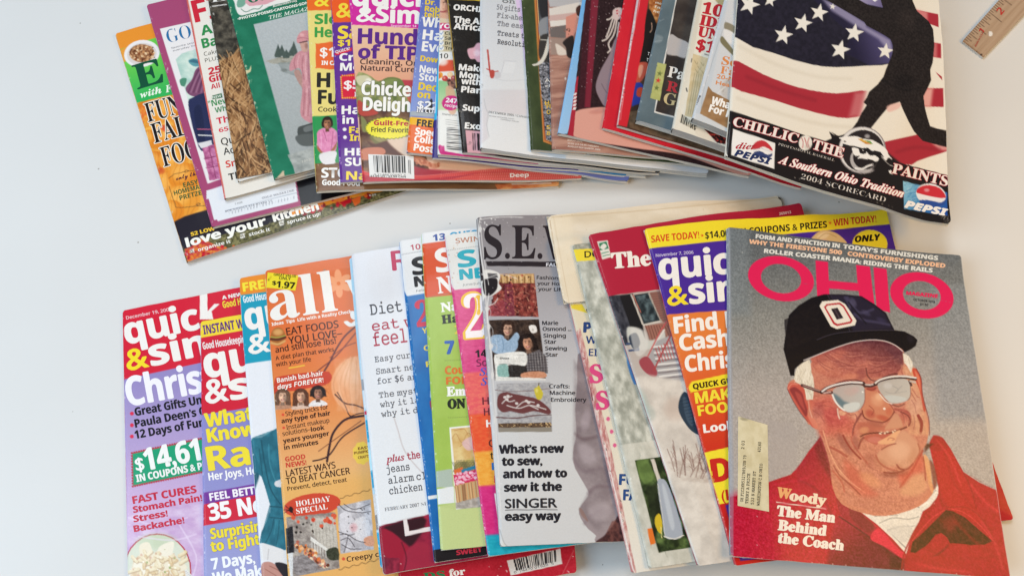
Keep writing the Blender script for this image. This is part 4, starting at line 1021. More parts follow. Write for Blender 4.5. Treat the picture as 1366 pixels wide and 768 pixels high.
def art_porch(p):
    p.fill('a87c6c'); a = p.q
    p.tex([a[0], a[1], a[2], a[3]], 40, 5, '96685a', 'b88c7a', 1, 5, rot=-6)
    for i in range(9): p.line('7c5448', [(730, 78 + i * 13), (900, 92 + i * 15)], .8, 0, .5)
    p.poly('b4b0b0', z5(970, -60, 1400, -60, 1400, 40, 990, 50), 2); p.poly('d8cec4', z5(985, 60, 1190, 20, 1400, 20, 1400, 110, 990, 110), 1.2); p.poly('c8a8a0', z5(990, 108, 1200, 85, 1200, 125, 992, 145), 1.5); p.poly('dcd4ca', z5(990, 145, 1130, 135, 1130, 175, 995, 185), 1.2)
    p.poly('6e6460', z5(990, 190, 1130, 170, 1135, 255, 1080, 265, 995, 255), 1.5); p.poly('cf8a78', z5(1100, 120, 1175, 90, 1180, 200, 1145, 260, 1100, 265), 1.2); p.dots(z5(1080, 180, 1130, 200, 1120, 250, 1085, 250), ['3a2a26', '8c5a4c'], 8, (.6, 1.2), 3)
    p.poly('9c8478', z5(995, 262, 1130, 265, 1120, 380, 998, 375), 2); p.sp('d8cabc', z5(1030, 300, 1070, 320, 1100, 350, 1110, 375, 1050, 378, 1035, 340), 2); p.sp('2a2220', z5(1080, 290, 1150, 250, 1150, 390, 1110, 390, 1100, 330), 2)
    p.sp('4a2c24', z5(1170, 60, 1200, 40, 1200, 110, 1175, 105), 1.2); p.blob('ded4c8', z5(1097, 540)[0][0], z5(1097, 540)[0][1], 1.5, 2.6)
    p.T('DISPLAY UNTIL', 757, 188.6, 20, 2.2, 'b', 'e0d0c4', -6); p.T('$3.95 U.S./$4.95 CANADA', 757, 192.7, 42, 2.2, 'b', 'e0d0c4', -6); p.T('AUGUST/SEPTEMBER 2006', 757, 196.7, 44, 2.2, 'b', 'e0d0c4', -6)
    p.wear([a[0], a[3]], 60, 20, 'd0c0b4', (.3, .7), 2)
mag('magazine', 'brown magazine with plank floor photo, between the olive and the sky blue edges', 'magazine',
    [(730, -34), (1030, -6), (1010, 221), (736.5, 200)], .003, art_porch, -6, page='d0c6ba', spine='8a5a4c', group=GT)

def art_skyblue(p):
    p.fill('2c1a1c'); a = p.q
    p.grain(.03, 5)
    p.poly('7a2434', z7(232, 0, 280, 0, 228, 690, 190, 690), 2.5); p.poly('5a1826', z7(190, 0, 235, 0, 195, 700, 150, 700), 4, .4)
    p.dots(z7(190, 0, 440, 0, 380, 400, 270, 500, 160, 600), ['8a7478', 'b8a8a8'], 70, (.3, .6), 4)
    for pts in ((400, 70, 360, 120, 335, 130), (395, 100, 365, 200, 335, 250, 305, 265), (400, 120, 380, 220, 345, 280, 355, 320), (385, 80, 350, 190, 330, 240), (410, 150, 395, 260, 370, 310, 340, 340), (390, 60, 420, 70, 425, 110)): p.line('c8bcb4', z7(*pts), 2.2, 1)
    p.sp('cdb8b4', z7(370, 75, 400, 55, 430, 60, 420, 120, 380, 130), 1.5); p.dots(z7(395, 70, 430, 70, 425, 110, 400, 105), ['b84a54'], 6, (.5, 1.2), 2)
    p.sp('8e7c84', z7(400, 240, 350, 350, 290, 460, 262, 560, 290, 640, 330, 690, 420, 700, 460, 400), 2); p.line('6a5a64', z7(300, 540, 340, 600, 420, 620), 1.5, 1, .6)
    p.sp('d89c8c', z8(118, 215, 150, 180, 230, 165, 330, 160, 500, 170, 1100, 320, 1300, 620, 830, 470, 500, 420, 115, 345), 2)
    p.blob('c07c70', z8(270, 190)[0][0], z8(270, 190)[0][1], 14, 4, -5, .6); p.sp('c88c80', z8(250, 180, 310, 165, 320, 190), 2)
    p.grad(z7(145, -30, 202, -30, 105, 768, 80, 860, 15, 870, 30, 768), (775, 0), '6ca8d8', (755, 180), '9cc0e0', .8)
    p.poly('a82838', z8(140, -30, 152, -40, 118, 360, 82, 345), .9)
    for i in range(5):
        y = 70 + i * 23; p.poly('e8dcd8', z8(118 + (5 - i) * 2, y, 138 + (5 - i), y - 2, 134, y + 14, 112 + (5 - i), y + 16), .7)
    p.wear([a[0], a[3]], 40, 21, 'd0d8e0', (.3, .7), 1)
mag('magazine', 'magazine with a sky blue left band over a dark photo with a white tassel', 'magazine',
    [(782, -26), (1090, 0), (1000, 236), (744, 178.5)], .0036, art_skyblue, -12, page='dcd2c4', spine='7ab0d8', group=GT)

def art_red_plain(p):
    p.fill('cf2230'); a = p.q
    p.tex([a[0], a[1], a[2], a[3]], 30, 40, 'c41c2c', 'd82a36', .6, 3)
    p.poly('a81824', z8(640, 380, 1300, 560, 1300, 620, 640, 420), 4, .5)
    p.sp('1c1416', z8(1060, 540, 1120, 560, 1160, 590, 1100, 575), 1); p.sp('c02030', z8(1090, 555, 1160, 585, 1130, 580), 1)
    p.wear([a[0], a[3]], 60, 22, 'f0d0c8', (.3, .8), .8)
mag('magazine', 'plain bright red magazine, left of the red one with a whitish spine', 'magazine',
    [(836, -20), (1110, 24), (1069, 252), (803.5, 171)], .0032, art_red_plain, -14, page='dcd0c0', spine='cf2230', group=GT)

def art_red_photo(p):
    p.fill('4a3428'); a = p.q
    p.poly('b8743a', z7(600, -30, 720, -30, 700, 40, 660, 150, 610, 130), 3); p.tex(z7(600, -30, 720, -30, 690, 160, 610, 140), 5, 5, '8c4a20', 'd89a5c', .9, 2)
    p.sp('1e1816', z7(600, 60, 650, 160, 640, 240, 600, 400, 540, 400, 570, 200), 2); p.line('b89078', z7(620, 150, 622, 190, 610, 210), 1.2, 1)
    p.sp('b8503c', z7(525, 420, 560, 400, 595, 410, 580, 480, 545, 530, 518, 520), 1.5); p.sp('d09078', z7(535, 430, 565, 420, 560, 470, 540, 500), 2)
    p.sp('283a90', z7(512, 545, 560, 540, 570, 620, 540, 680, 495, 690), 1.5); p.sp('b8442c', z7(530, 570, 562, 565, 560, 620, 525, 615), 1.5); p.sp('3a2a20', z7(490, 690, 550, 670, 530, 730, 480, 760), 2)
    p.tex(z8(470, 190, 540, 180, 700, 300, 1100, 420, 1200, 520, 480, 290), 8, 5, '54402e', '6e5844', 1, 4)
    p.poly('cc2430', z7(510, -30, 606, -30, 580, 130, 570, 260, 540, 420, 505, 600, 462, 815, 395, 800), 1)
    p.grad(z7(518, -30, 545, -30, 430, 640, 405, 800, 396, 800, 415, 640), (850, 0), 'c8b4b8', (825, 160), 'd8b0ac', .8); p.wear(z7(530, 0, 405, 768), 80, 8, 'f0e6e0', (.4, 1), .6); p.line('e6dcd8', z7(550, -20, 470, 400, 420, 770), .7, a=.6); p.dots(z7(495, 180, 520, 180, 450, 600, 430, 600), ['6a2028', '8c4044'], 12, (.4, .9), 5)
    for s, x, y in (('mo', 874, 5.5), ('fa', 872.5, 11), ('he', 871.5, 17)): p.T(s, x, y, 8, 3.2, 'b', 'e8d8c0', -12)
    p.T('T', 863.5, 74, 2.6, 4, 'b', 'e8e0d8', -12); p.T('T', 862, 82, 2.6, 4, 'b', 'e8e0d8', -12)
mag('magazine', 'red magazine with worn whitish spine and dark photo, right of the plain red one', 'magazine',
    [(853, -20), (1120, 24), (1066, 240), (823, 168)], .0032, art_red_photo, -14, page='d8ccbc', spine='c8b0ac', group=GT)

def art_slate(p):
    p.fill('5f6e74'); a = p.q
    p.tex([a[0], a[1], a[2], a[3]], 26, 20, '58676e', '69787e', .8, 4)
    fr = z7(785, -60, 1200, 0, 1100, 850, 635, 722); p.poly('e0dcd6', fr, .8); f2 = z7(792, -60, 1200, 0, 1100, 840, 645, 715); p.poly('3c3430', f2, .8); p.tex(f2, 18, 14, '352d2a', '4c443e', .8, 5)
    p.sp('b4aeac', z7(738, 228, 790, 250, 858, 290, 832, 378, 780, 362, 718, 350), 1.2); p.poly('2e2826', z7(720, 352, 830, 378, 800, 470, 700, 440), 2, .7)
    p.sp('8a9498', z7(640, 225, 690, 235, 685, 270, 640, 275), 2, .5); p.line('a8b2b4', z7(630, 270, 680, 262), .8, 0, .6); p.line('a8b2b4', z7(645, 150, 700, 125), .7, 0, .5); p.line('8c989c', z7(660, 235, 680, 245, 665, 255), .7, 0, .6)
    p.poly('b2b46e', z7(658, 404, 713, 415, 672, 648, 612, 630)); p.tex(z7(658, 404, 713, 415, 672, 648, 612, 630), 6, 6, 'a8aa64', 'bcbe7c', .6, 2)
    for (x, y), c in zip(z7(672, 474, 662, 518, 652, 566), ('6a7440', 'c83a34', '6a7440')): p.star(c, x, y, 4, 10)
    p.wear(z7(655, 405, 612, 632), 10, 4, '5f6e74', (.3, .6), .5)
    T = p.T
    T('Pa', 890, 103, 22, 14, 'S', 'e4e0da', -12, .2); T('R', 888.5, 121.5, 15, 13, 'S', 'b8343c', -12, .3); T('G', 884, 138.5, 17, 15, 'S', 'c8b486', -12)
    p.wear([a[0], a[3]], 40, 24, 'c8ccc8', (.3, .8), 1)
mag('magazine', 'slate grey magazine with a white framed dark photo and a green strip of stars', 'magazine',
    [(892, -34), (1150, 20), (1090, 236), (848.5, 160.5)], .0052, art_slate, -12, page='d6d2cc', spine='5f6e74', group=GT)

def art_ideas(p):
    p.fill('e2dccc'); a = p.q
    p.grad(z7(900, -30, 950, -30, 820, 800, 745, 870), (905, 100), 'd0c8b8', (925, 106), 'e4decf', 2)
    p.sp('b8a87c', z7(1010, -30, 1100, -30, 1075, 50, 1040, 20), 2)
    lb = z7(886, 345, 990, 380, 960, 560, 905, 760, 832, 745, 860, 560); p.poly('d0bd96', lb, .8); p.tex(lb, 9, 7, 'c8b48a', 'dac8a4', .7, 3)
    for i in range(5):
        x0 = 895 + i * 14; p.line('7a6c50', z7(x0, 470 + i * 4, x0 - 42, 735), .8, a=.45)
    for (x, y) in z7(905, 405, 925, 440, 945, 415, 950, 470, 910, 460): p.line('8a7c5c', [(x - 2, y - 3), (x + 1, y + 2), (x + 2, y - 1)], .7, 1, .7)
    q = z8(808, 200, 915, 280, 920, 322, 795, 255); p.bars(q, 28, 9, '3a3630', 'd8d0bc')
    p.line('444', z7(960, 350, 1000, 362), 1); p.line('333', z7(843, 568, 847, 588), 1.4); p.line('444', z7(878, 378, 874, 400), 1)
    p.tex(z8(950, 290, 1010, 330, 1110, 350, 1110, 400, 1040, 390, 980, 340), 2.2, 2, '161212', 'a83028', 1, 5, .35, .65); p.poly('dcd4c4', z8(905, 285, 955, 300, 1040, 390, 1090, 470, 900, 330), 1)
    p.tex(z8(965, 300, 1060, 345, 1110, 360, 1095, 395, 1050, 385), 2.2, 2, '161212', 'c04034', 1, 5, .4, .62)
    T = p.T; r = 'bc2632'
    T('100', 936, 17.5, 42, 14.5, 'S', r, -13, .8); T('IDEAS', 933, 33, 60, 13, 'S', r, -13, .8); T('UNDER', 930.3, 48, 70, 13, 'S', r, -13, .8); T('$100', 928.3, 66.5, 52, 14.5, 'S', r, -13, .8)
    p.wear([a[0], a[3]], 70, 25, 'f4f0e4', (.3, .8), 1.5)
mag('magazine', 'thick cream magazine with a red ideas headline and a tan mailing label', 'magazine',
    [(936, -26), (1190, 34), (1130, 254), (897, 172)], .0085, art_ideas, -13, page='b8b2aa', spine='ddd6c6', group=GT, sag=4e-5)

def art_whatfor(p):
    p.fill('cfd0d2'); a = p.q
    p.grad(z7(1085, -40, 1120, -40, 1000, 560, 935, 770, 880, 770, 985, 500), (945, 100), 'c2c8ce', (962, 104), 'd4d8dc', 2); p.line('8c949c', z7(1095, 140, 1040, 300, 950, 585, 935, 710), .8, 0, .5)
    p.sp('8c8470', z7(1095, 145, 1165, 185, 1155, 225, 1110, 200, 1085, 185), 1.5); p.sp('e0dedc', z7(1085, 190, 1150, 225, 1140, 290, 1090, 250), 2); p.sp('7c7458', z7(1070, 235, 1100, 270, 1150, 340, 1150, 370, 1100, 320, 1060, 270), 1.5)
    p.sp('bab6b2', z7(1060, 560, 1130, 500, 1160, 640, 1090, 640), 4, .8); p.line('9c9690', z7(1075, 590, 1110, 520, 1130, 600), 2, 1, .5); p.line('dedcd8', z7(1045, 600, 1090, 560), 2, 0, .7)
    p.sp('a8a6a4', z7(1150, 0, 1200, 0, 1165, 200, 1150, 160), 4, .7)
    p.poly('9a7650', z7(984, 555, 1010, 590, 1130, 655, 1115, 770, 1100, 830, 1080, 810, 930, 730, 950, 660), .9); p.tex(z7(984, 555, 1010, 590, 1130, 655, 1100, 830, 930, 730), 12, 8, '8e6a46', 'a8845e', .7, 3)
    p.poly('cdd0d2', z8(885, 190, 940, 210, 1110, 300, 1110, 340, 890, 240), 1.5)
    T = p.T; o = 'd8884c'
    T('So', 962, 86.5, 20, 11, 'S', o, -12, .2); T('Fa', 960, 98.5, 20, 10, 'S', o, -12); T('20-Minute', 955.5, 105, 48, 5.4, 's', o, -12, .2); T('Hearty', 954.5, 113.2, 32, 5.2, 's', o, -12, .2)
    T('What’s', 948, 139, 38, 10, 'b', 'f4f0ea', -17, .4); T('For Fall', 945, 149.5, 44, 10, 'b', 'f4f0ea', -17, .4); T('Home', 930, 140, 13, 3.2, 'b', '333', 66)
    p.wear([a[0], a[3]], 50, 26, 'eceae6', (.3, .9), 2)
mag('magazine', 'thick white magazine with a brown headline box, tucked against the baseball scorecard', 'magazine',
    [(974, -26), (1235, 44), (1170, 262), (923.5, 158)], .0075, art_whatfor, -14, page='aaa6a0', spine='c8ccd0', group=GT, sag=4e-5)

def art_baseball(p):
    p.fill('e7dfd0'); a = p.q
    R_ = 'a82c38'
    p.poly(R_, smooth_pts(y1(110, 255, 250, 320, 400, 375, 560, 402, 700, 392, 720, 470, 610, 507, 460, 480, 300, 432, 105, 365), 3), 1)
    p.grad(y1(600, 370, 780, 370, 780, 530, 600, 530), (1133, 130), 'e7dfd0', (1165, 136), 'e7dfd0', 1, a=0)
    p.poly('e7dfd0', y1(690, 370, 800, 380, 800, 520, 655, 520), 9, 1); p.poly('d8a09c', y1(640, 400, 690, 395, 660, 500, 615, 500), 9, .5)
    p.poly(R_, y1(745, 612, 910, 575, 1060, 640, 1060, 640, 890, 705, 800, 700, 760, 660), 1); p.poly('e0a8a0', y1(940, 585, 1060, 628, 1060, 648, 1000, 640), 5, .8)
    p.poly('e7dfd0', smooth_pts(y1(1070, 650, 1010, 655, 880, 707, 1000, 745, 1080, 760), 3), 1)
    p.poly(R_, y1(880, 40, 996, 64, 997, 120, 930, 95), 1); p.poly('e8b0a8', y1(900, 40, 950, 55, 950, 90, 920, 80), 5, .6); p.poly(R_, y1(960, 183, 1006, 190, 1008, 252, 960, 245), 1); p.poly('d8908c', y1(965, 185, 990, 188, 990, 250, 965, 245), 5, .6)
    p.poly(R_, y1(983, 308, 1012, 330, 1013, 345, 1000, 330), .8)
    p.poly(R_, y1(925, 378, 1018, 378, 1020, 458, 925, 455), 1); p.poly('e4b0a4', y1(925, 378, 975, 378, 965, 458, 920, 455), 7, .9)
    cant = y1(130, -40, 860, -40, 860, 200, 800, 272, 700, 283, 560, 290, 450, 276, 300, 230, 130, 158)
    p.poly('211d2a', smooth_pts(cant, 2), 1)
    p.tex(cant, 4, 4, '1c1924', '2c2838', .6, 3)
    p.grad(y1(450, -10, 520, -20, 690, 95, 800, 180, 800, 272, 700, 283, 600, 230, 620, 150, 520, 60), (1140, 70), '241f38', (1180, 55), '575080', 3, a=.9)
    p.poly('9a94b4', y1(500, 0, 560, 22, 690, 105, 690, 118, 790, 175, 802, 225, 780, 215, 740, 170, 620, 100, 540, 50), 6, .85)
    S = 'e9e5dc'
    for x, y, r, ro in ((190, 22, 46, 20), (278, 5, 30, 10), (487, 58, 40, 12), (418, 103, 42, 14), (335, 153, 42, 12), (637, 144, 42, 10), (577, 216, 44, 14), (770, 222, 36, 8), (545, 32, 14, 10)):
        (cx, cy), = y1(x, y); p.star(S, cx, cy, r / 3.2, ro)
    # striped scarf of light under the raised arm
    p.grad(y1(590, -30, 760, -30, 765, 38, 690, 22, 640, 5), (1130, 0), 'b8b0cc', (1175, 8), '6e6690', 1.5); p.poly('eceaf0', y1(640, 0, 655, 0, 650, 8), .8); p.poly('eceaf0', y1(720, -10, 740, 0, 725, 12, 715, 5), .8)
    B = '241d1b'
    sil = y1(495, -10, 560, 28, 620, 62, 680, 98, 688, 112, 740, 140, 790, 168, 803, 200, 800, 232, 788, 262, 772, 300, 762, 330, 738, 362, 700, 396, 690, 420, 676, 440, 690, 452, 668, 486, 650, 522, 622, 560, 575, 586, 540, 566, 560, 585, 500, 610, 560, 640, 640, 640, 700, 560, 740, 510, 765, 480, 790, 452, 832, 436, 846, 470, 870, 520, 893, 562, 930, 602, 1000, 622, 1060, 635, 1060, 565, 1000, 552, 962, 540, 950, 500, 940, 460, 934, 412, 955, 370, 966, 345, 962, 300, 972, 270, 978, 200, 974, 130, 955, 95, 925, 68, 905, 50, 888, 10, 880, -30, 740, -30, 760, 40, 700, 30, 600, -30)
    p.poly(B, sil, 1)
    p.poly(B, y1(530, -30, 600, -30, 700, 28, 760, 42, 700, 60, 600, 20), 1.4)
    p.blob('332a27', *y1(860, 90)[0], 16, 20, 0, .5); p.blob('15100f', *y1(850, 350)[0], 18, 14, 0, .5); p.line('14100e', y1(760, 345, 840, 385, 925, 375), 2, 1, .5, 2)
    for q, c in (((150, 200, 300, 275, 480, 330, 620, 340), 'd8cfbe'), ((140, 420, 300, 480, 480, 530, 620, 545), 'd6ccba'), ((180, 330, 320, 385, 470, 430), '8c2430'), ((820, 650, 900, 630, 1000, 640), '8c2430')): p.line(c, y1(*q), 5, 1, .5, 4)
    p.poly('f2ece0', y1(965, 300, 1000, 318, 985, 312), .6, .8)
    p.sp('e4b4a8', y1(778, 455, 832, 440, 830, 462, 785, 480), 3, .8); p.poly('e7dfd0', y1(775, 480, 835, 470, 850, 520, 760, 520), 2, 0)
    p.grain(.045, 6, sil, 1.3)
    band = y2(118, 100, 480, 224, 690, 286, 945, 360, 1260, 442, 1260, 720, 1000, 640, 600, 520, 110, 350)
    p.poly('1d1818', band, .8)
    # shoe breaking the band
    p.sp('1d1818', y2(630, 215, 665, 235, 720, 222, 760, 190, 700, 290, 600, 270, 640, 250), 1.2)
    # left soft drink panel
    q = y2(143, 198, 356, 272, 350, 402, 133, 331); p.poly('ece8e2', q)
    p.ell('ece8e2', 1018, 199, 13.5, 10, 16); p.sp('c0343c', y2(243, 300, 255, 268, 295, 258, 330, 285, 342, 312, 300, 290, 270, 300), .8); p.sp('34406c', y2(248, 318, 280, 312, 315, 330, 342, 325, 330, 345, 295, 345, 262, 335), .8); p.line('8a90a8', y2(245, 305, 290, 300, 342, 318), .8, 1, .6)
    # right soft drink panel
    q = y2(1003, 462, 1226, 520, 1224, 640, 1008, 602); p.grad(q, (1205, 250), '8cc4dc', (1262, 285), '1c4a9c', .8, mid='3f80b8'); p.strokes(y2(1010, 470, 1090, 490, 1080, 600, 1012, 590), ['bce0ec', '2c6aa8', '9cd0e4'], 40, (1.5, 5), (.5, 1), (10, 40), 5, .6)
    p.ell('e8e4e4', 1241.5, 260, 20, 14.5, 14); p.sp('c8303a', y2(1072, 520, 1085, 495, 1130, 483, 1190, 500, 1218, 545, 1170, 545, 1120, 535), .8); p.sp('2c4c94', y2(1085, 560, 1140, 560, 1190, 572, 1220, 555, 1205, 585, 1150, 595, 1105, 585), .8); p.blob('f0f4f8', 1236, 254, 5, 3, 0, .5)
    # team emblem: a dark disc ringed in grey with a white plume
    p.ell('8c8484', 1150, 201, 32, 31.5, 20); p.ell('dcd8d4', 1149.5, 200.5, 30.5, 30, 20); p.ell('2a2324', 1151, 202, 28.5, 28, 20)
    p.ell('b0aaa8', 1152, 214, 18.5, 17, 20); p.ell('241e1f', 1154, 211, 16.5, 15.5, 20); p.line('e4e0dc', w8(280, 412, 330, 415, 370, 395, 405, 385), 2.6, 1); p.line('8a8484', w8(385, 440, 410, 410, 405, 385), 1.6, 1)
    p.poly('1d1818', y2(900, 300, 1000, 380, 900, 470, 850, 400), 5)
    pl = w8(155, 192, 210, 180, 290, 178, 330, 195, 400, 205, 440, 225, 480, 250, 510, 280, 520, 310, 548, 345, 520, 335, 500, 355, 478, 330, 440, 300, 420, 280, 380, 300, 340, 290, 318, 262, 270, 250, 220, 240, 180, 225, 215, 215)
    p.poly('ece8e2', pl, .8, 1, 3); p.poly('1f1a1a', w8(320, 265, 370, 262, 400, 285, 440, 300, 420, 280, 460, 290, 490, 330, 470, 320, 450, 330, 410, 320, 360, 300), .7)
    p.poly('ece8e2', smooth_pts(w8(255, 262, 300, 268, 312, 300, 345, 305, 360, 290, 385, 318, 420, 318, 450, 340, 432, 362, 385, 345, 350, 345, 318, 338, 290, 342, 310, 320, 280, 322, 262, 300), 3), .7)
    p.poly('1f1a1a', w8(330, 285, 350, 280, 360, 300, 340, 308), .6); p.poly('ece8e2', w8(520, 430, 540, 425, 552, 452, 530, 450), .6); p.line('ddd8d2', w8(470, 330, 520, 380, 560, 400), .8, 1, .8)
    p.poly('c8843c', w8(298, 198, 330, 200, 380, 225, 400, 240, 350, 232), .7); p.poly('6a9a4c', w8(345, 205, 390, 215, 410, 238, 385, 228), .7); p.poly('d8b04c', w8(300, 196, 320, 196, 370, 222, 340, 218), .6); p.blob('b8b4b4', *w8(365, 178)[0], 5, 4, 0, .8)
    p.ell('e6e0d6', 1074, 191.5, 9, 10, 10); p.line('b03038', w8(-95, 190, -85, 220, -75, 260), .8, 1); p.line('b03038', [(1069, 185), (1071, 191), (1070, 198)], .8, 1); p.line('b03038', [(1079, 185), (1077, 191), (1079, 198)], .8, 1); p.blob('b8b0a4', 1077, 197, 6, 5, 0, .5)
    T = p.T; rr = ('b03440', .9); c = 'ece4dc'
    T('CHILLIC', 977, 167.5, 89, 12, 'S', c, -16, .2, rr); T('THE', 1082, 199, 43, 13, 'S', c, -17, .2, rr); T('PAINTS', 1189, 231, 76, 13, 'S', c, -13.5, .2, rr)
    T('PROFESSIONAL BASEBALL', 1037.5, 194.5, 78, 3.2, 't', 'c4bcb4', -16)
    T('A Southern Ohio Tradition', 1037.5, 218, 172, 10.5, 'i', 'f2ece4', -15.5, .35, ('b83444', .9), .12); T('2004 SCORECARD', 1067.5, 239, 117, 6.6, 't', 'd0c8c0', -15.5)
    T('diet', 981, 198.5, 25, 8, 'i', 'b02c38', -4, .2, None, .2); T('PEPSI', 979.5, 207.8, 49, 8.5, 'o', '26325c', -15, .6); T('PEPSI', 1206.5, 276.8, 56, 9, 'o', 'f0ece8', -12.5, .9, ('1c3c7c', .5))
    p.wear([a[0], a[3]], 60, 27, 'efe9dd', (.3, .8), 1.2); p.wear([a[3], a[2]], 20, 28, 'c8c0b4', (.3, .7), .4)
    p.strokes(y2(1180, 630, 1240, 650, 1235, 680, 1190, 665), ['cfc8be'], 9, (1.5, 4), (.4, .6), (40, 70), 4, .6)
mag('scorecard', 'baseball scorecard with batter silhouette over a starred and striped flag', 'scorecard',
    [(987, -42), (1249, -38), (1267, 300), (967.5, 209.5)], .004, art_baseball, -16, page='e2d8c4', spine='d8d0c0', sag=6e-5, corner=.004, bow=.026)

# ------------------------------------------------------------------ LOWER ROW
def art_christmas(p):
    p.fill('c8a8d0'); a = p.q
    p.grad([(150, 480), (560, 420), (560, 900), (150, 900)], (220, 500), '9488bf', (220, 690), 'd3b4d8')
    p.poly('d42038', [(155, 380), (560, 300), (560, 422), (164, 506)])
    p.tex([(164, 690), (270, 660), (272, 800), (168, 800)], 18, 9, 'c4a0cc', 'e0ccE4', .7, 3)
    T = p.T; k = '1c1a22'
    T('December 19, 2006', 168.8, 426, 62, 4.2, 'n', 'f0c8cc', 11, .15)
    T('quic', 169.5, 459, 100, 34.5, 'b', WH, 12, 1.0)
    p.poly(WH, y3(407, 130, 441, 130, 443, 245, 475, 228, 500, 228, 462, 262, 470, 300, 445, 300, 425, 300, 415, 300, 408, 300)); p.poly('d42038', y3(441, 130, 520, 130, 520, 225, 478, 225, 444, 262), .8)
    T('&', 171, 494.5, 29, 29, 'b', 'f4da2c', 12, .8); T('simple', 203, 488, 185, 34, 'b', WH, 12, 1.0)
    T('A NEW WAY', 297, 399.5, 48, 4.6, 'b', WH, 11, .2); T('Good Housekeeping', 298, 411, 70, 9, 'b', 'f0d83c', 11, .1); 
    T('Christmas', 172, 541.5, 204, 38, 'b', 'f2eef4', 10.5, 1.0)
    for s, y, w in (('Great Gifts Under $20', 554.5, 138), ('Paula Deen’s Cookies', 570, 138), ('12 Days of Fun', 585, 94)):
        T(s, 181, y, w, 10.8, 'b', k, 10.5, .3); p.ell('d83050', 176, y - 3.2, 2.6, 2.6)
    bx = y4(92, 190, 640, 75, 640, 235, 96, 346); p.poly('1d9e72', smooth_pts(bx, 1))
    for i in range(50):
        t = i / 49; x, y = np.array(bx[0]) * (1 - t) + np.array(bx[1]) * t; p.ell('b83848', x, y, 1.5, 1.5); x, y = np.array(bx[3]) * (1 - t) + np.array(bx[2]) * t; p.ell('b83848', x, y, 1.5, 1.5)
    for i in range(12):
        t = i / 12; x, y = np.array(bx[0]) * (1 - t) + np.array(bx[3]) * t; p.ell('b83848', x, y, 1.5, 1.5)
    T('$', 182.5, 627.5, 11, 17, 'b', 'f2f2ee', 11, .5); T('14,618', 195.5, 627, 97, 29, 'b', 'f2f2ee', 11, .8); T('IN COUPONS & PRIZES', 182.8, 642.5, 119, 9.4, 'b', 'f0f0ec', 11, .3)
    for s, x, y, w, h in (('FAST CURES', 178, 671.5, 86, 9.8), ('Stomach Pain!', 178.5, 683.5, 93, 8.4), ('Stress!', 179, 696, 46, 8.4), ('Backache!', 179.5, 709, 68, 8.4)):
        T(s, x, y, w, h, 'b', 'c83048', 10, .35)
    p.ell('b83448', 210, 761, 46, 50); p.ell('d2d8c2', 210, 761, 44.3, 48.3); p.tex([(170, 715), (252, 715), (252, 770), (170, 770)], 12, 8, 'b4c49c', 'd0d8bc', .0, 4); p.ell('eceae6', 211, 782, 50, 36); p.ell('d8d4d0', 211, 783, 42, 29)
    R = random.Random(3)
    p.blob('b8c8a0', 210, 722, 34, 14, 0, .8)
    for t in np.linspace(math.pi * 1.02, math.pi * 1.98, 44): p.line('8c8c90', [(211 + 44 * math.cos(t), 780 + 29 * math.sin(t)), (211 + 48 * math.cos(t), 780 + 33 * math.sin(t))], .7, a=.8)
    bowl = [(178, 748), (190, 735), (205, 738), (222, 726), (236, 742), (246, 756), (250, 775), (172, 775)]
    p.tex(bowl, 7, 6, 'd8b488', 'f4ead0', 1, 3, .3, .65, 2)
    for q in ((186, 728, 200, 724, 206, 752, 192, 750), (212, 730, 232, 722, 228, 742, 214, 748), (178, 752, 196, 746, 214, 756, 196, 766), (216, 752, 240, 748, 250, 758, 226, 764)):
        p.sp(R.choice(['f0e2c4', 'e8d4b0', 'f4ead2']), K(0, 0, 1)(*q), 1.5)
    R2 = random.Random(8)
    for i in range(46):
        x, y = R2.uniform(178, 246), R2.uniform(738, 774); t = R2.uniform(0, 3.14); l = R2.uniform(4, 8); c = R2.choice(['e8d0a0', 'f2e2bc', 'd8b47c', 'ecd8ac'])
        p.line('a87c4c', [(x - l * math.cos(t) + .8, y - l * math.sin(t) + 1.2), (x + l * math.cos(t) + .8, y + l * math.sin(t) + 1.2)], 4.6, 0, .6); p.line(c, [(x - l * math.cos(t), y - l * math.sin(t)), (x + l * math.cos(t), y + l * math.sin(t))], 4); p.line('fff4d8', [(x - l * .7 * math.cos(t), y - l * .7 * math.sin(t) - .8), (x + l * .7 * math.cos(t), y + l * .7 * math.sin(t) - .8)], 1, 0, .6)
    p.dots(bowl, ['8c9a4c', 'c8946c', 'fff6e0', 'd8a888'], 40, (.6, 1.8), 5)
    p.ell('f0ece4', 210, 761, 44, 48, 0, 3, .28)
    for q in ((172, 690, 210, 700, 250, 690), (240, 700, 262, 740, 258, 768), (185, 715, 230, 720, 262, 712)): p.line('ecdcf0', K(0, 0, 1)(*q), 2.2, 1, .5)
    p.wear([a[0], a[3]], 60, 30, 'ecd8dc', (.3, .8), .8)
mag('magazine', 'red and lavender magazine with green coupon box and pasta plate, leftmost of lower row', 'magazine',
    quad_top((163, 414.5), (170, 766), (265, 394), .206, .272), .0032, art_christmas, 11, page='d8d0c8', spine='c02838', group=GB)

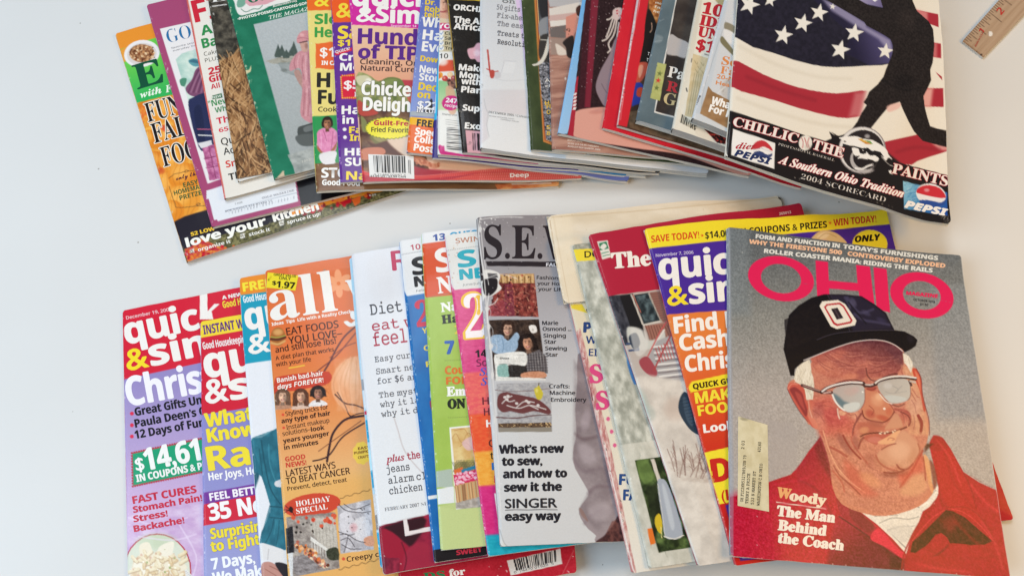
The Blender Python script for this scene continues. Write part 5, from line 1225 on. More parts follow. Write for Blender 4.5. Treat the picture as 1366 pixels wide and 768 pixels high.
def art_instant(p):
    p.fill('8f90c8'); a = p.q
    p.grad([(255, 540), (560, 480), (600, 900), (255, 900)], (300, 560), '8a86c4', (300, 760), '9ca0d0')
    p.poly('d02238', [(250, 440), (600, 390), (620, 500), (269.5, 553)])
    p.poly('f0d43a', [(250, 425), (600, 370), (600, 392), (268, 450.5)])
    T = p.T; Y = 'f0dc3a'
    T('INSTANT WINNER', 272, 446, 86, 12, 'b', '5c2c7c', 9.5, .1); T('Good Housekeeping', 271, 466, 61, 9.4, 'b', 'f0e8e6', 9.5, .1)
    T('quick', 275.5, 504, 148, 40, 'b', WH, 10, 1.1); T('&', 276, 538.5, 30, 33, 'b', WH, 10, 1.0); T('simple', 309, 533.5, 200, 34, 'b', WH, 10, 1.0)
    for s, x, y, w, h in (('What to', 275, 569.5, 96, 18), ('Know', 278, 589.5, 66, 17.5), ('Rachael', 279, 627.5, 190, 31.5)): T(s, x, y, w, h, 'b', Y, 9, .8, ('6c6a8c', .9))
    T('Her Joys, Her Life', 279, 640.5, 93, 10, 'b', 'f4f2f2', 8, .2)
    p.poly('763a98', y4(426, 376, 1000, 280, 1000, 330, 430, 430)); p.poly('d02a40', y4(428, 430, 1000, 328, 1000, 435, 425, 532))
    T('FEEL BETTER', 280.5, 667.5, 76, 10, 'b', 'f4eef4', 9, .3); T('35 New', 280.5, 693.8, 98, 22, 'b', 'f6f2f2', 9, .8)
    T('Surprising', 282, 718.5, 77, 14, 'b', Y, 9, .5, ('6c6a8c', .8)); T('to Fight', 282.5, 735.5, 66, 14, 'b', Y, 9, .5, ('6c6a8c', .8))
    T('7 Days, ', 283.5, 759, 58, 14.5, 'b', 'f2f4f6', 9, .5); T('We Make', 285, 778, 76, 14.5, 'b', 'f2f4f6', 9, .5)
    p.wear([a[0], a[3]], 80, 31, 'e0dce8', (.3, .8), 1)
mag('magazine', 'red and lavender blue magazine with yellow prize banner and purple band', 'magazine',
    quad_top((267, 429), (272.3, 766), (322, 420), .206, .272), .0032, art_instant, 9.5, page='d8d0c8', spine='9898c4', group=GB)

def art_teal(p):
    p.fill('e6e7ec'); a = p.q
    p.poly('1b9ab6', [(300, 370), (620, 330), (640, 440), (326, 485.5)])
    p.poly('ea8c2c', [(300, 360), (600, 310), (610, 360), (321.5, 393.5)])
    T = p.T
    T('FREE', 325, 389, 38, 11.5, 'b', 'f4e03a', 8.5, .5); T('Good Housekeeping', 325, 404, 58, 9.2, 'b', 'e6f0f4', 8.5, .1); T('quick', 329.5, 440, 118, 35.5, 'b', WH, 9, 1); T('&', 333, 472.5, 29, 26.5, 'b', WH, 9, .9)
    # woman in a teal jacket
    J = '2a6c80'; D = '1c4c5c'
    p.poly(J, y4(646, 132, 662, 120, 700, 118, 750, 88, 775, 72, 800, 60, 830, 500, 800, 505, 740, 495, 745, 440, 722, 360, 700, 300, 690, 292, 665, 368, 655, 300, 650, 200), 1, 1)
    p.poly(J, y4(738, 470, 810, 470, 830, 640, 800, 650, 750, 620, 690, 612, 700, 560, 725, 510), 1)
    p.tex(y4(650, 120, 775, 75, 810, 640, 690, 610, 740, 430), 7, 12, '235e70', '357f92', .7, 4)
    p.line(D, y4(700, 130, 718, 250, 745, 360, 790, 430), 1.8, 1, .8); p.line(D, y4(690, 170, 705, 290), 1.4, 1, .7); p.line('4a98aa', y4(735, 150, 740, 240, 770, 330), 1.6, 1, .5); p.line(D, y4(742, 440, 800, 445), 2, 0, .8); p.line(D, y4(742, 492, 806, 498), 1.6, 0, .8)
    p.line(D, y4(760, 500, 745, 560, 720, 610), 1.3, 1, .8); p.line(D, y4(785, 505, 780, 570, 770, 620), 1.3, 1, .7); p.line('4c9cae', y4(770, 505, 760, 570), 1.2, 1, .5)
    p.sp('d8d6d8', y4(765, 325, 800, 315, 800, 348, 768, 346), 1); p.sp(D, y4(640, 290, 690, 290, 670, 360, 655, 400), 3, .6)
    p.sp('e2e0e0', y4(690, 615, 750, 625, 820, 655, 820, 715, 760, 705, 735, 690, 700, 690), 1); p.line('b8b4b4', y4(735, 640, 730, 690), 1.2, 0, .8)
    p.sp('c08c80', y4(700, 715, 740, 700, 790, 730, 830, 770, 830, 800, 705, 800), 1.5); p.line('8c5448', y4(740, 720, 780, 740, 810, 770), 1.2, 1, .7); p.line('8c5448', y4(720, 735, 770, 765), 1.1, 1, .6); p.sp('282228', y4(765, 705, 830, 720, 830, 800, 800, 765), 1.5)
    p.wear([a[0], a[3]], 60, 32, 'f4f4f4', (.3, .8), 1)
mag('magazine', 'teal topped magazine with a woman in a teal jacket, left of the orange pumpkin cover', 'magazine',
    quad_top((319, 371), (349, 766), (351, 366.3), .206, .272), .003, art_teal, 8.5, page='d8d4d0', spine='d8d8dc', group=GB)

def art_allyou(p):
    p.fill('e2763a'); a = p.q
    p.grad([(340, 340), (820, 300), (860, 900), (340, 900)], (400, 440), 'de6f38', (420, 640), 'e8b87c', mid='e28a4c')
    p.poly('e6a850', [(368, 640), (800, 600), (820, 900), (370, 900)], 30, .5)
    # pumpkin
    p.ell('eda878', 482, 514, 40, 39, 8, 3); p.blob('f6c8a4', 468, 500, 22, 24, 0, .8); p.blob('d88850', 490, 540, 26, 12, 0, .5)
    for k in (-24, -12, 2, 16): p.line('dc9060', [(474 + k * .3, 478), (478 + k, 512), (476 + k * .5, 548)], 1.4, 1, .5)
    for q, w, c in ((y5(290, 545, 320, 520, 358, 492, 400, 450, 470, 365), 1.6, '7c3a34'), (y5(325, 540, 350, 500, 380, 440, 420, 380, 470, 335), 2.2, '5a2c30'), (y5(350, 480, 420, 430, 470, 410), 1.0, '7c3a34'), (y5(375, 650, 420, 690, 470, 700, 520, 720), 2, '2c1a1e'), (y5(385, 640, 420, 700, 440, 745, 470, 755), 1.3, '2c1a1e'), (y5(430, 760, 480, 740, 520, 735), 1.3, '2c1a1e'),
                    (y6(520, 15, 440, 28, 400, 55, 365, 105, 350, 170, 340, 230), 3, '3a2024'), (y6(515, 50, 440, 95, 400, 130, 345, 205, 275, 228), 2, '3a2024'), (y6(500, 40, 400, 110, 300, 182), 1, '6a3a2c')):
        p.line(c, q, w, 1)
    for k in range(-5, 6): p.line('c87c4c' if k % 2 else 'f4c09c', [(480 + k * 3, 476), (482 + k * 7.4, 512), (480 + k * 4, 550)], 1.6, 1, .35)
    p.tex([(446, 480), (500, 474), (500, 552), (450, 548)], 5, 9, 'e09a68', 'f2be98', .3, 4, f=5)
    # banners
    p.poly('c9432c', smooth_pts(y5(84, 645, 92, 580, 130, 562, 320, 542, 352, 552, 360, 572, 345, 598, 300, 612, 180, 632, 110, 640), 2))
    T = p.T; B = '3c1e14'
    T('all', 362, 427.5, 90, 54, 'S', 'f0ebe4', 8.5, .3); T('you', 466, 411, 84, 54, 'S', 'f0ebe4', 8.5)
    for k in range(6):
        t = math.radians(60 * k + 25); p.ell('f0a070', 452 + 9.5 * math.cos(t), 378.5 + 10.5 * math.sin(t), 8.5, 4.6, 60 * k + 25)
    p.ell('e2763a', 452, 378.5, 2.6, 2.6); p.sp('f0ebe4', y5(415, 315, 430, 308, 450, 318, 470, 305, 470, 330, 440, 335), .8)
    for (x, y) in y5(325, 70, 245, 90): 
        for t in (20, 60, 100, 140): p.line('8a8480', [(x, y), (x + 6 * math.cos(math.radians(t)), y + 6 * math.sin(math.radians(t)))], .6, a=.7)
        p.line('8a8480', [(x + 5, y + 2), (x + 2.5, y + 4.6), (x - 1, y + 5), (x - 4, y + 3.6)], .6, 0, .7)
    T('Ideas  Tips  Life with a Reality Check', 363, 434.6, 108, 4.2, 'b', 'f6eae0', 9, .1)
    p.ell('a8642c', 371, 449, 10, 12.5, 0, 1.2); p.blob('d8a060', 371, 443, 9, 6); p.line('5a2c1c', [(361, 452), (371, 453), (381, 450)], 3, 1); p.line('98a84c', [(361, 449), (370, 450), (381, 447.5)], 1.2, 1); p.line('d8a060', [(362, 457), (371, 459), (380, 455)], 3, 1)
    for s, x, y, w, h, st, th in (('EAT FOODS', 383, 447.5, 70, 9.6, 'n', .25), ('YOU LOVE–', 386, 459.4, 72, 9.6, 'n', .25), ('and still lose lbs!', 368, 470.5, 81.5, 8, 'n', .2), ('A diet plan that works', 368, 480.5, 79, 5.6, 'n', .1), ('with your life', 368.5, 489, 47.5, 5.6, 'n', .1)): T(s, x, y, w, h, st, B, 8.5, th)
    p.line('f0d040', y5(160, 527, 195, 522, 232, 515), 1.3)
    T('Banish bad-hair', 370, 510.4, 62.5, 6.2, 'b', 'f6eae0', 9, .05); T('days FOREVER!', 370.5, 519.4, 62.5, 6.2, 'o', 'f6eae0', 9, .05)
    for x, y, hair, skin, cl, ln in ((377, 529, '7a5640', 'dcae90', 'b8886c', 1.5), (401.5, 529, '6a3e28', 'dca888', 'd8b8a4', 1.7), (424.5, 525, '2a1c1a', 'a8745c', 'e8e2e0', .5)):
        p.sp(cl, [(x - 12, y + 17), (x - 6, y + 9), (x + 6, y + 9), (x + 12, y + 15)], 1); p.face(x, y, 6, 7.6, skin, hair, 1.7, 0, 1, ln)
    p.dots([(415, 514), (434, 514), (436, 534), (414, 536)], ['1c1212', '3a2824'], 0, (.8, 1.6), 3); p.grain(.05, 8, [(364, 514), (438, 508), (440, 545), (364, 548)], 1.3)
    for s, x, y, w, st in (('Styling tricks for', 381.5, 554.8, 57.5, 'n'), ('any type of hair', 376, 564.4, 66, 'b'), ('Instant makeup', 382.6, 572.8, 58, 'n'), ('solutions–', 377.4, 581.2, 38, 'n'), ('look', 415.6, 575.6, 18, 'b'), ('years younger', 378, 590.8, 62.5, 'b'), ('in minutes', 379.6, 599.8, 46, 'b')): T(s, x, y, w, 6, st, B, 9.5, .1)
    p.ell('d84c34', 377.6, 552.8, 1.8, 1.8); p.ell('d84c34', 378.6, 570.2, 1.8, 1.8)
    T('GOOD', 381, 615.4, 27, 6.4, 'b', 'cc4030', 8, .1); T('NEWS!', 382, 623.4, 27.5, 6.4, 'b', 'cc4030', 8, .1)
    T('LATEST WAYS', 382.6, 635.4, 66.5, 8.6, 'n', B, 10, .2); T('TO BEAT CANCER', 382.6, 645.8, 86, 8.6, 'n', B, 9.5, .2); T('Prevent, detect, treat', 384, 654.4, 80, 5.6, 'n', B, 9, .1)
    t = np.linspace(0, 6.28, 40); p.poly('ecc850', np.c_[483 + (12 + .8 * np.cos(9 * t)) * np.cos(t), 604 + (15 + .8 * np.cos(9 * t)) * np.sin(t)])
    for i, s in enumerate(('EASY', 'PUMPKIN', 'CRAFTS')): T(s, 478 - (i == 1) * 5, 600 + i * 6, 16 if i != 1 else 24, 3.6, 'b', '7c4a20', 8)
    p.line('7c5a34', [(454 + i * 1.6, 664 - i * .45 + 1.2 * math.sin(i * .9)) for i in range(26)], .9)
    p.ell('cf4830', 416.5, 673.5, 38.5, 15.5, -8); p.sp('2a1414', y6(165, 440, 180, 450, 176, 470, 160, 462), .8); 
    for dx, dy in ((-9, 4), (-8, -6), (5, 8), (-10, 0)): p.line('2a1414', [(388, 679.5), (388 + dx * .6, 679.5 + dy * .5), (388 + dx, 679.5 + dy)], .8)
    T('HOLIDAY', 395.3, 675.3, 46.5, 7, 't', 'f6ece4', 9, .25); T('SPECIAL', 396, 685, 42, 7, 't', 'f6ece4', 9, .25)
    # two small photos
    q = y6(148, 492, 378, 468, 400, 730, 165, 775); p.poly('9c9088', q); p.tex(q, 9, 5, '857a74', 'b4aaa0', .9, 4)
    p.poly('c4bcb0', y6(260, 500, 378, 488, 392, 640, 330, 640, 265, 560)); 
    for i in range(7): p.line('8c847c', y6(270 + i * 16, 510, 276 + i * 16, 640), .7, a=.6)
    p.poly('e4e0d8', y6(262, 580, 345, 640, 345, 655, 262, 600)); 
    for i in range(6): p.line('e4e0d8', y6(268 + i * 13, 590 + i * 10, 270 + i * 13, 640 + i * 8), .9)
    p.dots(y6(150, 490, 378, 480, 378, 530, 200, 540), ['cf4830', 'd85a3c'], 14, (1.6, 3.2), 3); p.dots(y6(180, 520, 330, 510, 330, 590, 190, 600), ['2a2420', '3a302c'], 10, (1, 2), 7)
    p.dots(y6(190, 600, 230, 610, 330, 690, 350, 725, 300, 728, 240, 670, 195, 640), ['e8b080', 'd87038', '6a3a28', 'f0d4b0', 'e0904c', 'b86a58'], 70, (1.4, 3.2), 5)
    p.poly('3a3c2c', smooth_pts(y6(335, 650, 370, 632, 392, 640, 396, 690, 350, 690), 2), 1.5); p.tex(y6(150, 690, 230, 665, 330, 735, 200, 770), 8, 3, '746c6c', '9c9494', .9, 6)
    p.poly('252226', y6(145, 545, 178, 532, 186, 655, 150, 662), .8); p.poly('d8d8d8', y6(155, 662, 180, 658, 178, 770, 165, 772), .8)
    q = y6(388, 440, 545, 408, 560, 642, 404, 662); p.poly('c4c0c4', q); p.tex(q, 8, 8, 'a8a4a8', 'dcd8dc', .8, 2)
    p.sp('d8d4d8', y6(400, 480, 450, 470, 460, 560, 410, 560), 1); p.sp('dcd8da', y6(470, 510, 530, 495, 540, 590, 480, 600), 1); p.blob('d8a0a4', *y6(465, 540)[0], 7, 8, 0, .7); p.sp('e0a080', y6(515, 590, 555, 580, 560, 625, 520, 622), 1.2)
    for q2 in ((395, 430, 430, 460, 500, 470, 545, 465), (420, 430, 470, 455, 540, 430), (400, 575, 430, 570, 480, 600, 520, 610), (405, 600, 440, 590, 470, 630), (410, 620, 450, 640, 500, 640), (440, 575, 430, 620, 420, 655), (395, 560, 440, 575, 470, 570)): p.line('3a3438', y6(*q2), 1.0, 1, .85)
    p.dots(y6(400, 460, 550, 440, 550, 560, 410, 560), ['4a4448', '2c2828'], 14, (.5, 1), 8)
    p.grain(.07, 9, y6(148, 492, 378, 468, 400, 730, 165, 775), 1.3); p.grain(.05, 7, q, 1.3)
    p.ell('d8563c', *y6(418, 687)[0], 2.2, 2.2); T('Creepy crafts', 463.4, 748.8, 66, 6.6, 'n', B, 9.5, .2)
    p.line('7c5a34', [(452 + i * 1.6, 759 - i * .4 + 1.2 * math.sin(i * .9)) for i in range(34)], .9)
    def tag(q):
        q.fill('ecd830')
        q.poly('d8c020', y5(62, 110, 76, 96, 80, 104, 72, 116), .6); q.ell('8a7a20', 358.4, 373.3, 1.3, 1.3)
        q.T('GREAT VALUE', 365.3, 367.8, 30, 3, 'n', '33300c', -5, .15); q.T('ONLY', 372.5, 373, 15.5, 4, 'n', '33300c', -5, .15); q.T('$', 363.2, 379.8, 5.5, 5.2, 'b', '26240c', -4, .2); q.T('1.97', 369, 383.3, 24.4, 8.4, 'o', '26240c', -6, .3)
    p.patches.append(('price_tag', y5(60, 82, 204, 98, 190, 168, 52, 152), tag, None))
    p.wear([a[0], a[3]], 60, 33, 'f0d8c4', (.3, .8), 1)
mag('magazine', 'orange autumn magazine with a pumpkin, dark branches and a yellow price tag', 'magazine',
    quad_top((353.5, 361), (384.5, 768), (465, 343.5), .205, .272), .0034, art_allyou, 9, page='d8ccc0', spine='d8a860', group=GB)

def art_red_back(p):
    p.fill('b81f30'); a = p.q
    p.grain(.03, 4)
    p.T('for', 600, 768, 21, 9, 'S', 'eee6de', 7, .4); p.T('DS', 566, 773, 28, 9, 'S', '2c7c4c', 7, .4)
    b = x1(688, 575, 965, 512, 975, 592, 708, 652); p.poly('e2dfdb', b); p.bars(x1(705, 572, 960, 516, 962, 575, 722, 630), 46, 12, '232022', 'e2dfdb'); p.T('0  74470 01920  5', 686, 764.5, 54, 3, 'n', '333', 13)
    p.dots(x1(480, 630, 700, 580, 1030, 510, 1050, 640, 700, 660), ['e8c8c8', 'f0dcd8'], 16, (.3, .8), 4); p.line('d88a88', x1(975, 650, 1035, 520), .7, a=.7)
mag('magazine', 'red magazine showing just its lower corner with bar code, underneath the grey sewing magazine', 'magazine',
    [(500, 425), (735, 352), (769, 763), (535, 800)], .0036, art_red_back, 8, page='b8a088', spine='a01c2c', group=GB)

def art_pale_edge(p):
    p.fill('a9cfe2'); a = p.q
    p.poly('dfe3e6', [(470, 330), (600, 320), (620, 520), (486, 545)], 3)
    for y0, y1_, c in ((505, 520, '9aa0a8'), (548, 553, 'c8405c'), (560, 590, '2aa0c8'), (600, 628, 'b8e0ec'), (628, 652, '2a9cc4'), (660, 700, 'd4d0cc'), (688, 708, '8a8480'), (712, 742, '22a4cc'), (742, 760, '1a90bc')):
        p.poly(c, [(440, y0 + 6), (640, y0 - 20), (640, y1_ - 20), (440, y1_ + 6)], .8)
    p.wear([a[0], a[3]], 80, 34, 'eef2f4', (.3, .9), 1.5)
mag('magazine', 'magazine showing just a pale blue and white spine edge beside the orange pumpkin cover', 'magazine',
    quad((465.8, 344), (507.5, 757), (587, 744), .2), .0026, art_pale_edge, 8, page='d8d4d0', spine='b0d4e4', group=GB)

def art_diet(p):
    p.fill('e2e4e9'); a = p.q
    p.grad([(460, 300), (900, 280), (900, 760), (460, 760)], (520, 330), 'dee0e6', (540, 690), 'e6e8ea')
    p.sp('dcdce0', y5(520, 40, 620, 20, 640, 200, 560, 230), 10, .5)
    T = p.T; g = '606066'; C = 'b03c50'
    T('REAL', 524.5, 361, 104, 25, 'n', 'bc3058', 6, 1.0)
    T('Diet tips', 494.6, 420.5, 92, 14, 'm', '4a4a50', 6.5, .2); T('eat well,', 497, 441.8, 98, 12.5, 'm', C, 7, .2); T('feel good', 499, 462, 100, 17, 'm', C, 7, .2)
    for s, x, y, w in (('Easy cures', 500.4, 483.2, 60), ('Smart new', 502.4, 499.2, 58), ('for $6 and', 504, 512.4, 60), ('The mystery', 506, 530.8, 74), ('why it lasts', 507.5, 543.4, 72), ('why it does', 509, 556.2, 70)): T(s, x, y, w, 7.4, 'm', g, 7, .1)
    p.line('cfc8c8', y6(655, 25, 675, 90, 700, 170, 740, 230, 790, 285), 1.8, 1)
    T('plus', 515, 616.8, 25, 9, 'I', C, 8, .3); T('the', 544, 612.8, 17, 9, 'm', C, 8, .3)
    for s, x, y, w in (('jeans', 516.5, 630.4, 30.5), ('alarm clock', 518.7, 645.2, 72), ('chicken', 520, 659.2, 44.5)): T(s, x, y, w, 9, 'm', '55555a', 7.5, .15)
    T('FEBRUARY 2007', 513.6, 681.3, 46.5, 4.6, 't', '7a7a80', 7.5, .1); T('SIMPLE', 562, 674.5, 30, 4.6, 't', '7a7a80', 7.5)
    q = [(506, 701), (571, 686), (900, 620), (900, 800), (480, 800)]; p.poly('96203c', q)
    p.tex(q, 22, 14, '7c1a34', 'a82844', .9, 3)
    p.poly('35141c', smooth_pts(x1(55, 395, 250, 345, 260, 400, 210, 480, 180, 500, 120, 450, 60, 420), 2), 5)
    p.sp('9c1c34', x1(30, 430, 80, 420, 140, 470, 180, 520, 150, 600, 140, 660, 30, 660), 3); p.sp('a02840', x1(190, 500, 260, 480, 330, 560, 300, 640, 170, 640, 150, 560), 4, .9); p.line('5c1424', x1(140, 480, 165, 560, 150, 640), 2, 1, .7)
    p.tex(x1(25, 560, 130, 560, 130, 660, 25, 660), 6, 8, '5c1c30', 'a83850', .6, 6); p.blob('6c2438', 512, 752, 8, 16, 0, .6)
    p.poly('e8dedc', x1(148, 362, 168, 358, 180, 422, 300, 395, 300, 418, 158, 447)); p.dots(q, ['d8a0a8', 'e8ccd0'], 40, (.3, .7), 5)
    p.tex([(640, 690), (800, 660), (800, 760), (560, 780)], 10, 6, '842040', 'a43454', .6, 2); p.poly('d8c8c4', x1(550, 565, 690, 530, 700, 560, 560, 590), 1.5)
    p.wear([a[0], a[3]], 40, 35, 'c8ccd0', (.3, .8), 1)
mag('magazine', 'white magazine with typewriter diet headlines and crimson photo at its foot', 'magazine',
    quad((469, 339), (511.5, 766), (643, 744), .225), .0042, art_diet, 7, page='cfc4b8', spine='d8d8dc', group=GB)

def art_sew_blue(p):
    p.fill('1e6bb0'); a = p.q
    p.tex([a[0], a[1], a[2], a[3]], 16, 30, '1a62a6', '2474b8', .7, 3)
    p.poly('e2e3e4', [(500, 310), (900, 250), (900, 340), (543, 395)])
    for i in range(28): p.ell('8a8a90', 536 + i * 2.1, 339.5 - i * .32, .6, .6)
    T = p.T
    T('10', 548.5, 334, 12.5, 7, 'n', 'b83048', 7, .3); T('SEW', 551.5, 367, 84, 22.5, 'b', '1c1a1c', 7, .9); T('NEWS', 554, 382.5, 60, 13, 'b', '1c1a1c', 7, .9); T('February', 555.5, 389.5, 28, 3, 'n', '777', 7)
    T('25', 557, 436, 42, 33, 'S', 'c82848', 7, .6)
    for s, x, y in (('Y', 563.5, 445), ('C', 565.8, 468), ('F', 568.6, 489.4)): T(s, x, y, 7, 7.4, 'b', 'e8d04c', 7)
    p.sp('d8e0e8', y8(208, 235, 218, 232, 218, 265, 208, 268), 1); p.sp('a83a54', y8(205, 290, 222, 286, 222, 330, 212, 330), 1.4)
    p.poly('e4e4e2', x1(275, 240, 400, 222, 400, 240, 278, 258))
    p.poly('1c1618', [(578, 733), (680, 716), (680, 760), (570, 760)]); T('SWEET', 609.5, 739.8, 34, 6.2, 'b', 'b82c40', 8, .3)
    p.poly('e8e2da', x1(550, 570, 760, 520, 760, 560, 560, 590), 1)
    p.wear([a[0], a[3]], 160, 36, 'dce0e4', (.3, 1), 1.4)
mag('magazine', 'royal blue sewing magazine with a white top and black lettering', 'magazine',
    quad((532.5, 321.5), (579.5, 750), (643, 740.5), .205), .003, art_sew_blue, 7.5, page='d8d0c4', spine='1e6bb0', group=GB)

def art_sew_green(p):
    p.fill('a3c055'); a = p.q
    p.tex([a[0], a[1], a[2], a[3]], 18, 26, '9cba4e', 'aac65e', .6, 5)
    p.poly('e4e4e4', [(530, 300), (900, 250), (900, 290), (564.5, 327)]); p.poly('d9562f', [(540, 328), (900, 288), (900, 370), (568, 397)])
    for i in range(30): p.ell('8a8a60', 569 + i * 2, 397 - i * .35, .6, .6)
    T = p.T
    T('13', 578, 321.8, 16.5, 8.4, 'b', '2c4c98', 6, .3); T('QUICK', 601, 319, 46, 8, 'b', '2c9cc8', 6, .3)
    T('SEW', 583, 364, 96, 31, 'b', 'f0ece6', 7, .6); T('NEWS', 585, 391.5, 78, 21, 'S', 'f0ece6', 7, .6)
    T('Natural', 589, 416.2, 64, 11.5, 'S', 'f4f4ee', 6, .6); T('Handmade', 590, 432, 84, 11, 'S', '1e2414', 6, .6); T('2', 607, 446, 10, 12, 'b', 'e8d848', 6); T('7', 594.5, 472.3, 11.5, 17, 'o', '2c5cb0', 3, .8)
    for y, in ((481,), (557,)):
        for i in range(16): p.ell('7c8c48', 594 + i * 2.4 + (y - 481) * .06, y - i * .1, .6, .6)
    T('Couture', 594, 499.3, 56, 10.6, 'b', 'd8742c', 2, .4); T('FOR', 595.5, 512.8, 30, 9.6, 'b', 'd8742c', 2, .4); T('Emb', 596.3, 528.2, 34, 12, 'S', 'f4f4ee', 2, .6); T('ON', 598, 544.8, 22.5, 12, 'S', '1e2414', 2, .9)
    ph = [(599.5, 570), (800, 548), (800, 660), (608, 680)]; p.poly('ecece4', ph); ins = [(602, 572), (800, 550), (800, 655), (610.5, 676)]; p.poly('d8b87c', ins)
    p.tex(ins, 12, 10, 'd0a868', 'e4cc90', .9, 4)
    for q in ((318, 480, 340, 455, 370, 500, 400, 450, 430, 480), (330, 440, 380, 430, 400, 460), (360, 520, 390, 500, 420, 530)): p.line('b07c48', y8(*q), .8, 1, .8)
    p.sp('dcb8c8', y8(370, 500, 420, 470, 440, 520, 400, 540), 2, .7)
    net = y8(330, 610, 440, 570, 440, 635, 330, 660); p.poly('c8b468', net)
    for i in range(16):
        p.line('4a4a34', y8(325 + i * 8, 650, 345 + i * 8, 590), .7); p.line('4a4a34', y8(345 + i * 8, 655, 320 + i * 8, 600), .7)
    p.poly('d86a34', y8(328, 640, 372, 625, 380, 655, 332, 660)); p.poly('2a7ca0', y8(365, 640, 450, 612, 450, 630, 370, 655))
    fl = y8(325, 665, 450, 635, 455, 690, 335, 720); p.poly('cc2c5c', fl); p.dots(fl, ['f0c8d4', 'ecb0c4'], 34, (1, 2.4), 3); p.line('ecb0c4', y8(330, 700, 370, 680, 400, 690, 450, 665), 1, 1)
    st = x1(415, 185, 560, 150, 580, 235, 430, 275); p.poly('c89a68', st)
    for i in range(22):
        p.line(['b0784c', 'e0c498', '8c6a4c', 'd8a878', 'b8b48c'][i % 5], x1(418 + i * 7, 190 - i * 1.7, 428 + i * 7, 275 - i * 1.6), 1.1, a=.8)
    p.poly('8a6040', x1(452, 180, 470, 176, 474, 262, 458, 266), 1, .7); p.tex(x1(420, 275, 575, 235, 580, 300, 424, 305), 4, 3, '9c948c', 'c0b8b0', 1, 5)
    p.poly('aebcae', x1(312, 110, 402, 98, 408, 190, 316, 195)); p.poly('e4e6e6', x1(306, 205, 410, 188, 415, 275, 312, 285)); p.poly('bdcb86', [(584, 674), (608, 671), (608, 679), (800, 660), (800, 760), (584, 760)]); p.poly('b8ca78', [(580, 654 + 19), (800, 650), (800, 674), (583, 676)], .6, 0)
    p.poly('c2cf8c', [(585, 675), (612, 680), (800, 662), (800, 760), (584, 760)], 1); p.wear([a[0], a[3]], 110, 37, 'e4e8d4', (.3, .9), 1.2)
mag('magazine', 'lime green sewing magazine with an orange masthead and a patchwork photo', 'magazine',
    quad((562, 311), (588, 733.5), (647, 728), .205), .003, art_sew_green, 6.5, page='d4d0c0', spine='a3c055', group=GB)

def art_sew_pink(p):
    p.fill('d43a7a'); a = p.q
    bands = ((386, 500, 'd2407c', 'e05890'), (500, 560, 'e25a60', 'ec7a68'), (556, 610, 'e2502c', 'e86a3c'), (606, 655, 'e89a34', 'f0b450'), (652, 720, 'cc2474', 'd83a84'), (718, 790, '1a9cb0', '28acc0'))
    for y0, y1_, c0, c1 in bands:
        b = [(590, y0), (700, y0 - 8), (900, y0 - 18), (900, y1_), (590, y1_ + 4)]; p.poly(c0, b, 5); p.tex(b, 5, 2.2, c0, c1, .8, y0, f=5)
    p.poly('dfddd8', [(560, 300), (900, 270), (900, 370), (606, 386.5)]); p.dots([(594, 320), (612, 320), (612, 380), (600, 380)], ['c8a888', 'd0b8a0', 'b8a0a0'], 14, (.4, 1), 5)
    for i in range(22): p.ell('9a9a96', 596 + i * 2.4, 334 - i * .3, .6, .6)
    T = p.T
    T('SWING', 608, 324.6, 42, 6.4, 'n', 'b87a5c', 5, .2); T('SEW', 612, 356.8, 100, 21.5, 'b', '1fa6b8', 6, .9); T('NEWS', 614, 373, 70, 13, 'b', '1fa6b8', 5, .9); T('June/July', 617, 381.5, 26, 3, 'n', '888', 5)
    T('25', 619.5, 452.5, 66, 58, 'S', 'f0c040', 4, 1.6); T('25', 621.5, 451, 62, 55, 'S', 'f6ecec', 4, -.2)
    for i in range(16): p.ell('a82860', 634 + i * 2.4, 462 - i * .3, .6, .6)
    T('14', 634.5, 476.6, 15, 9.4, 'b', '1c1418', 4, .3)
    for s, x, y, w, c, st in (('Sofa', 636, 488.6, 26, '7c2450', 'n'), ('Style', 640, 500.6, 30, '4a5cc0', 'I'), ('Slips', 642, 513.6, 30, '4a5cc0', 'I'), ('Hats', 644, 539.4, 30, '6a2430', 'n'), ('Home', 646, 553.8, 34, '6a2430', 'n'), ('How', 649, 569.4, 28, 'f4eae4', 'b'), ('Coat', 652.5, 595.6, 30, '6a2820', 'n'), ('to', 654.5, 612, 12, '4a3414', 'n'), ('Fit', 656.5, 626.4, 18, '2c6cb0', 'b'), ('Ease', 659.5, 643.4, 26, 'cc3038', 'b')): T(s, x, y, w, 9.4, st, c, 3, .3)
    p.poly('e6e2e0', x1(622, 225, 670, 220, 676, 350, 640, 352), 1); p.wear([a[0], a[3]], 130, 38, 'f0dcdc', (.3, .9), 1.1)
mag('magazine', 'hot pink sewing magazine fading to orange, with a pale top and turquoise lettering', 'magazine',
    quad((593, 314), (651, 741.5), (748, 729), .205), .003, art_sew_pink, 4.5, page='d8d0c4', spine='d43a7a', group=GB)

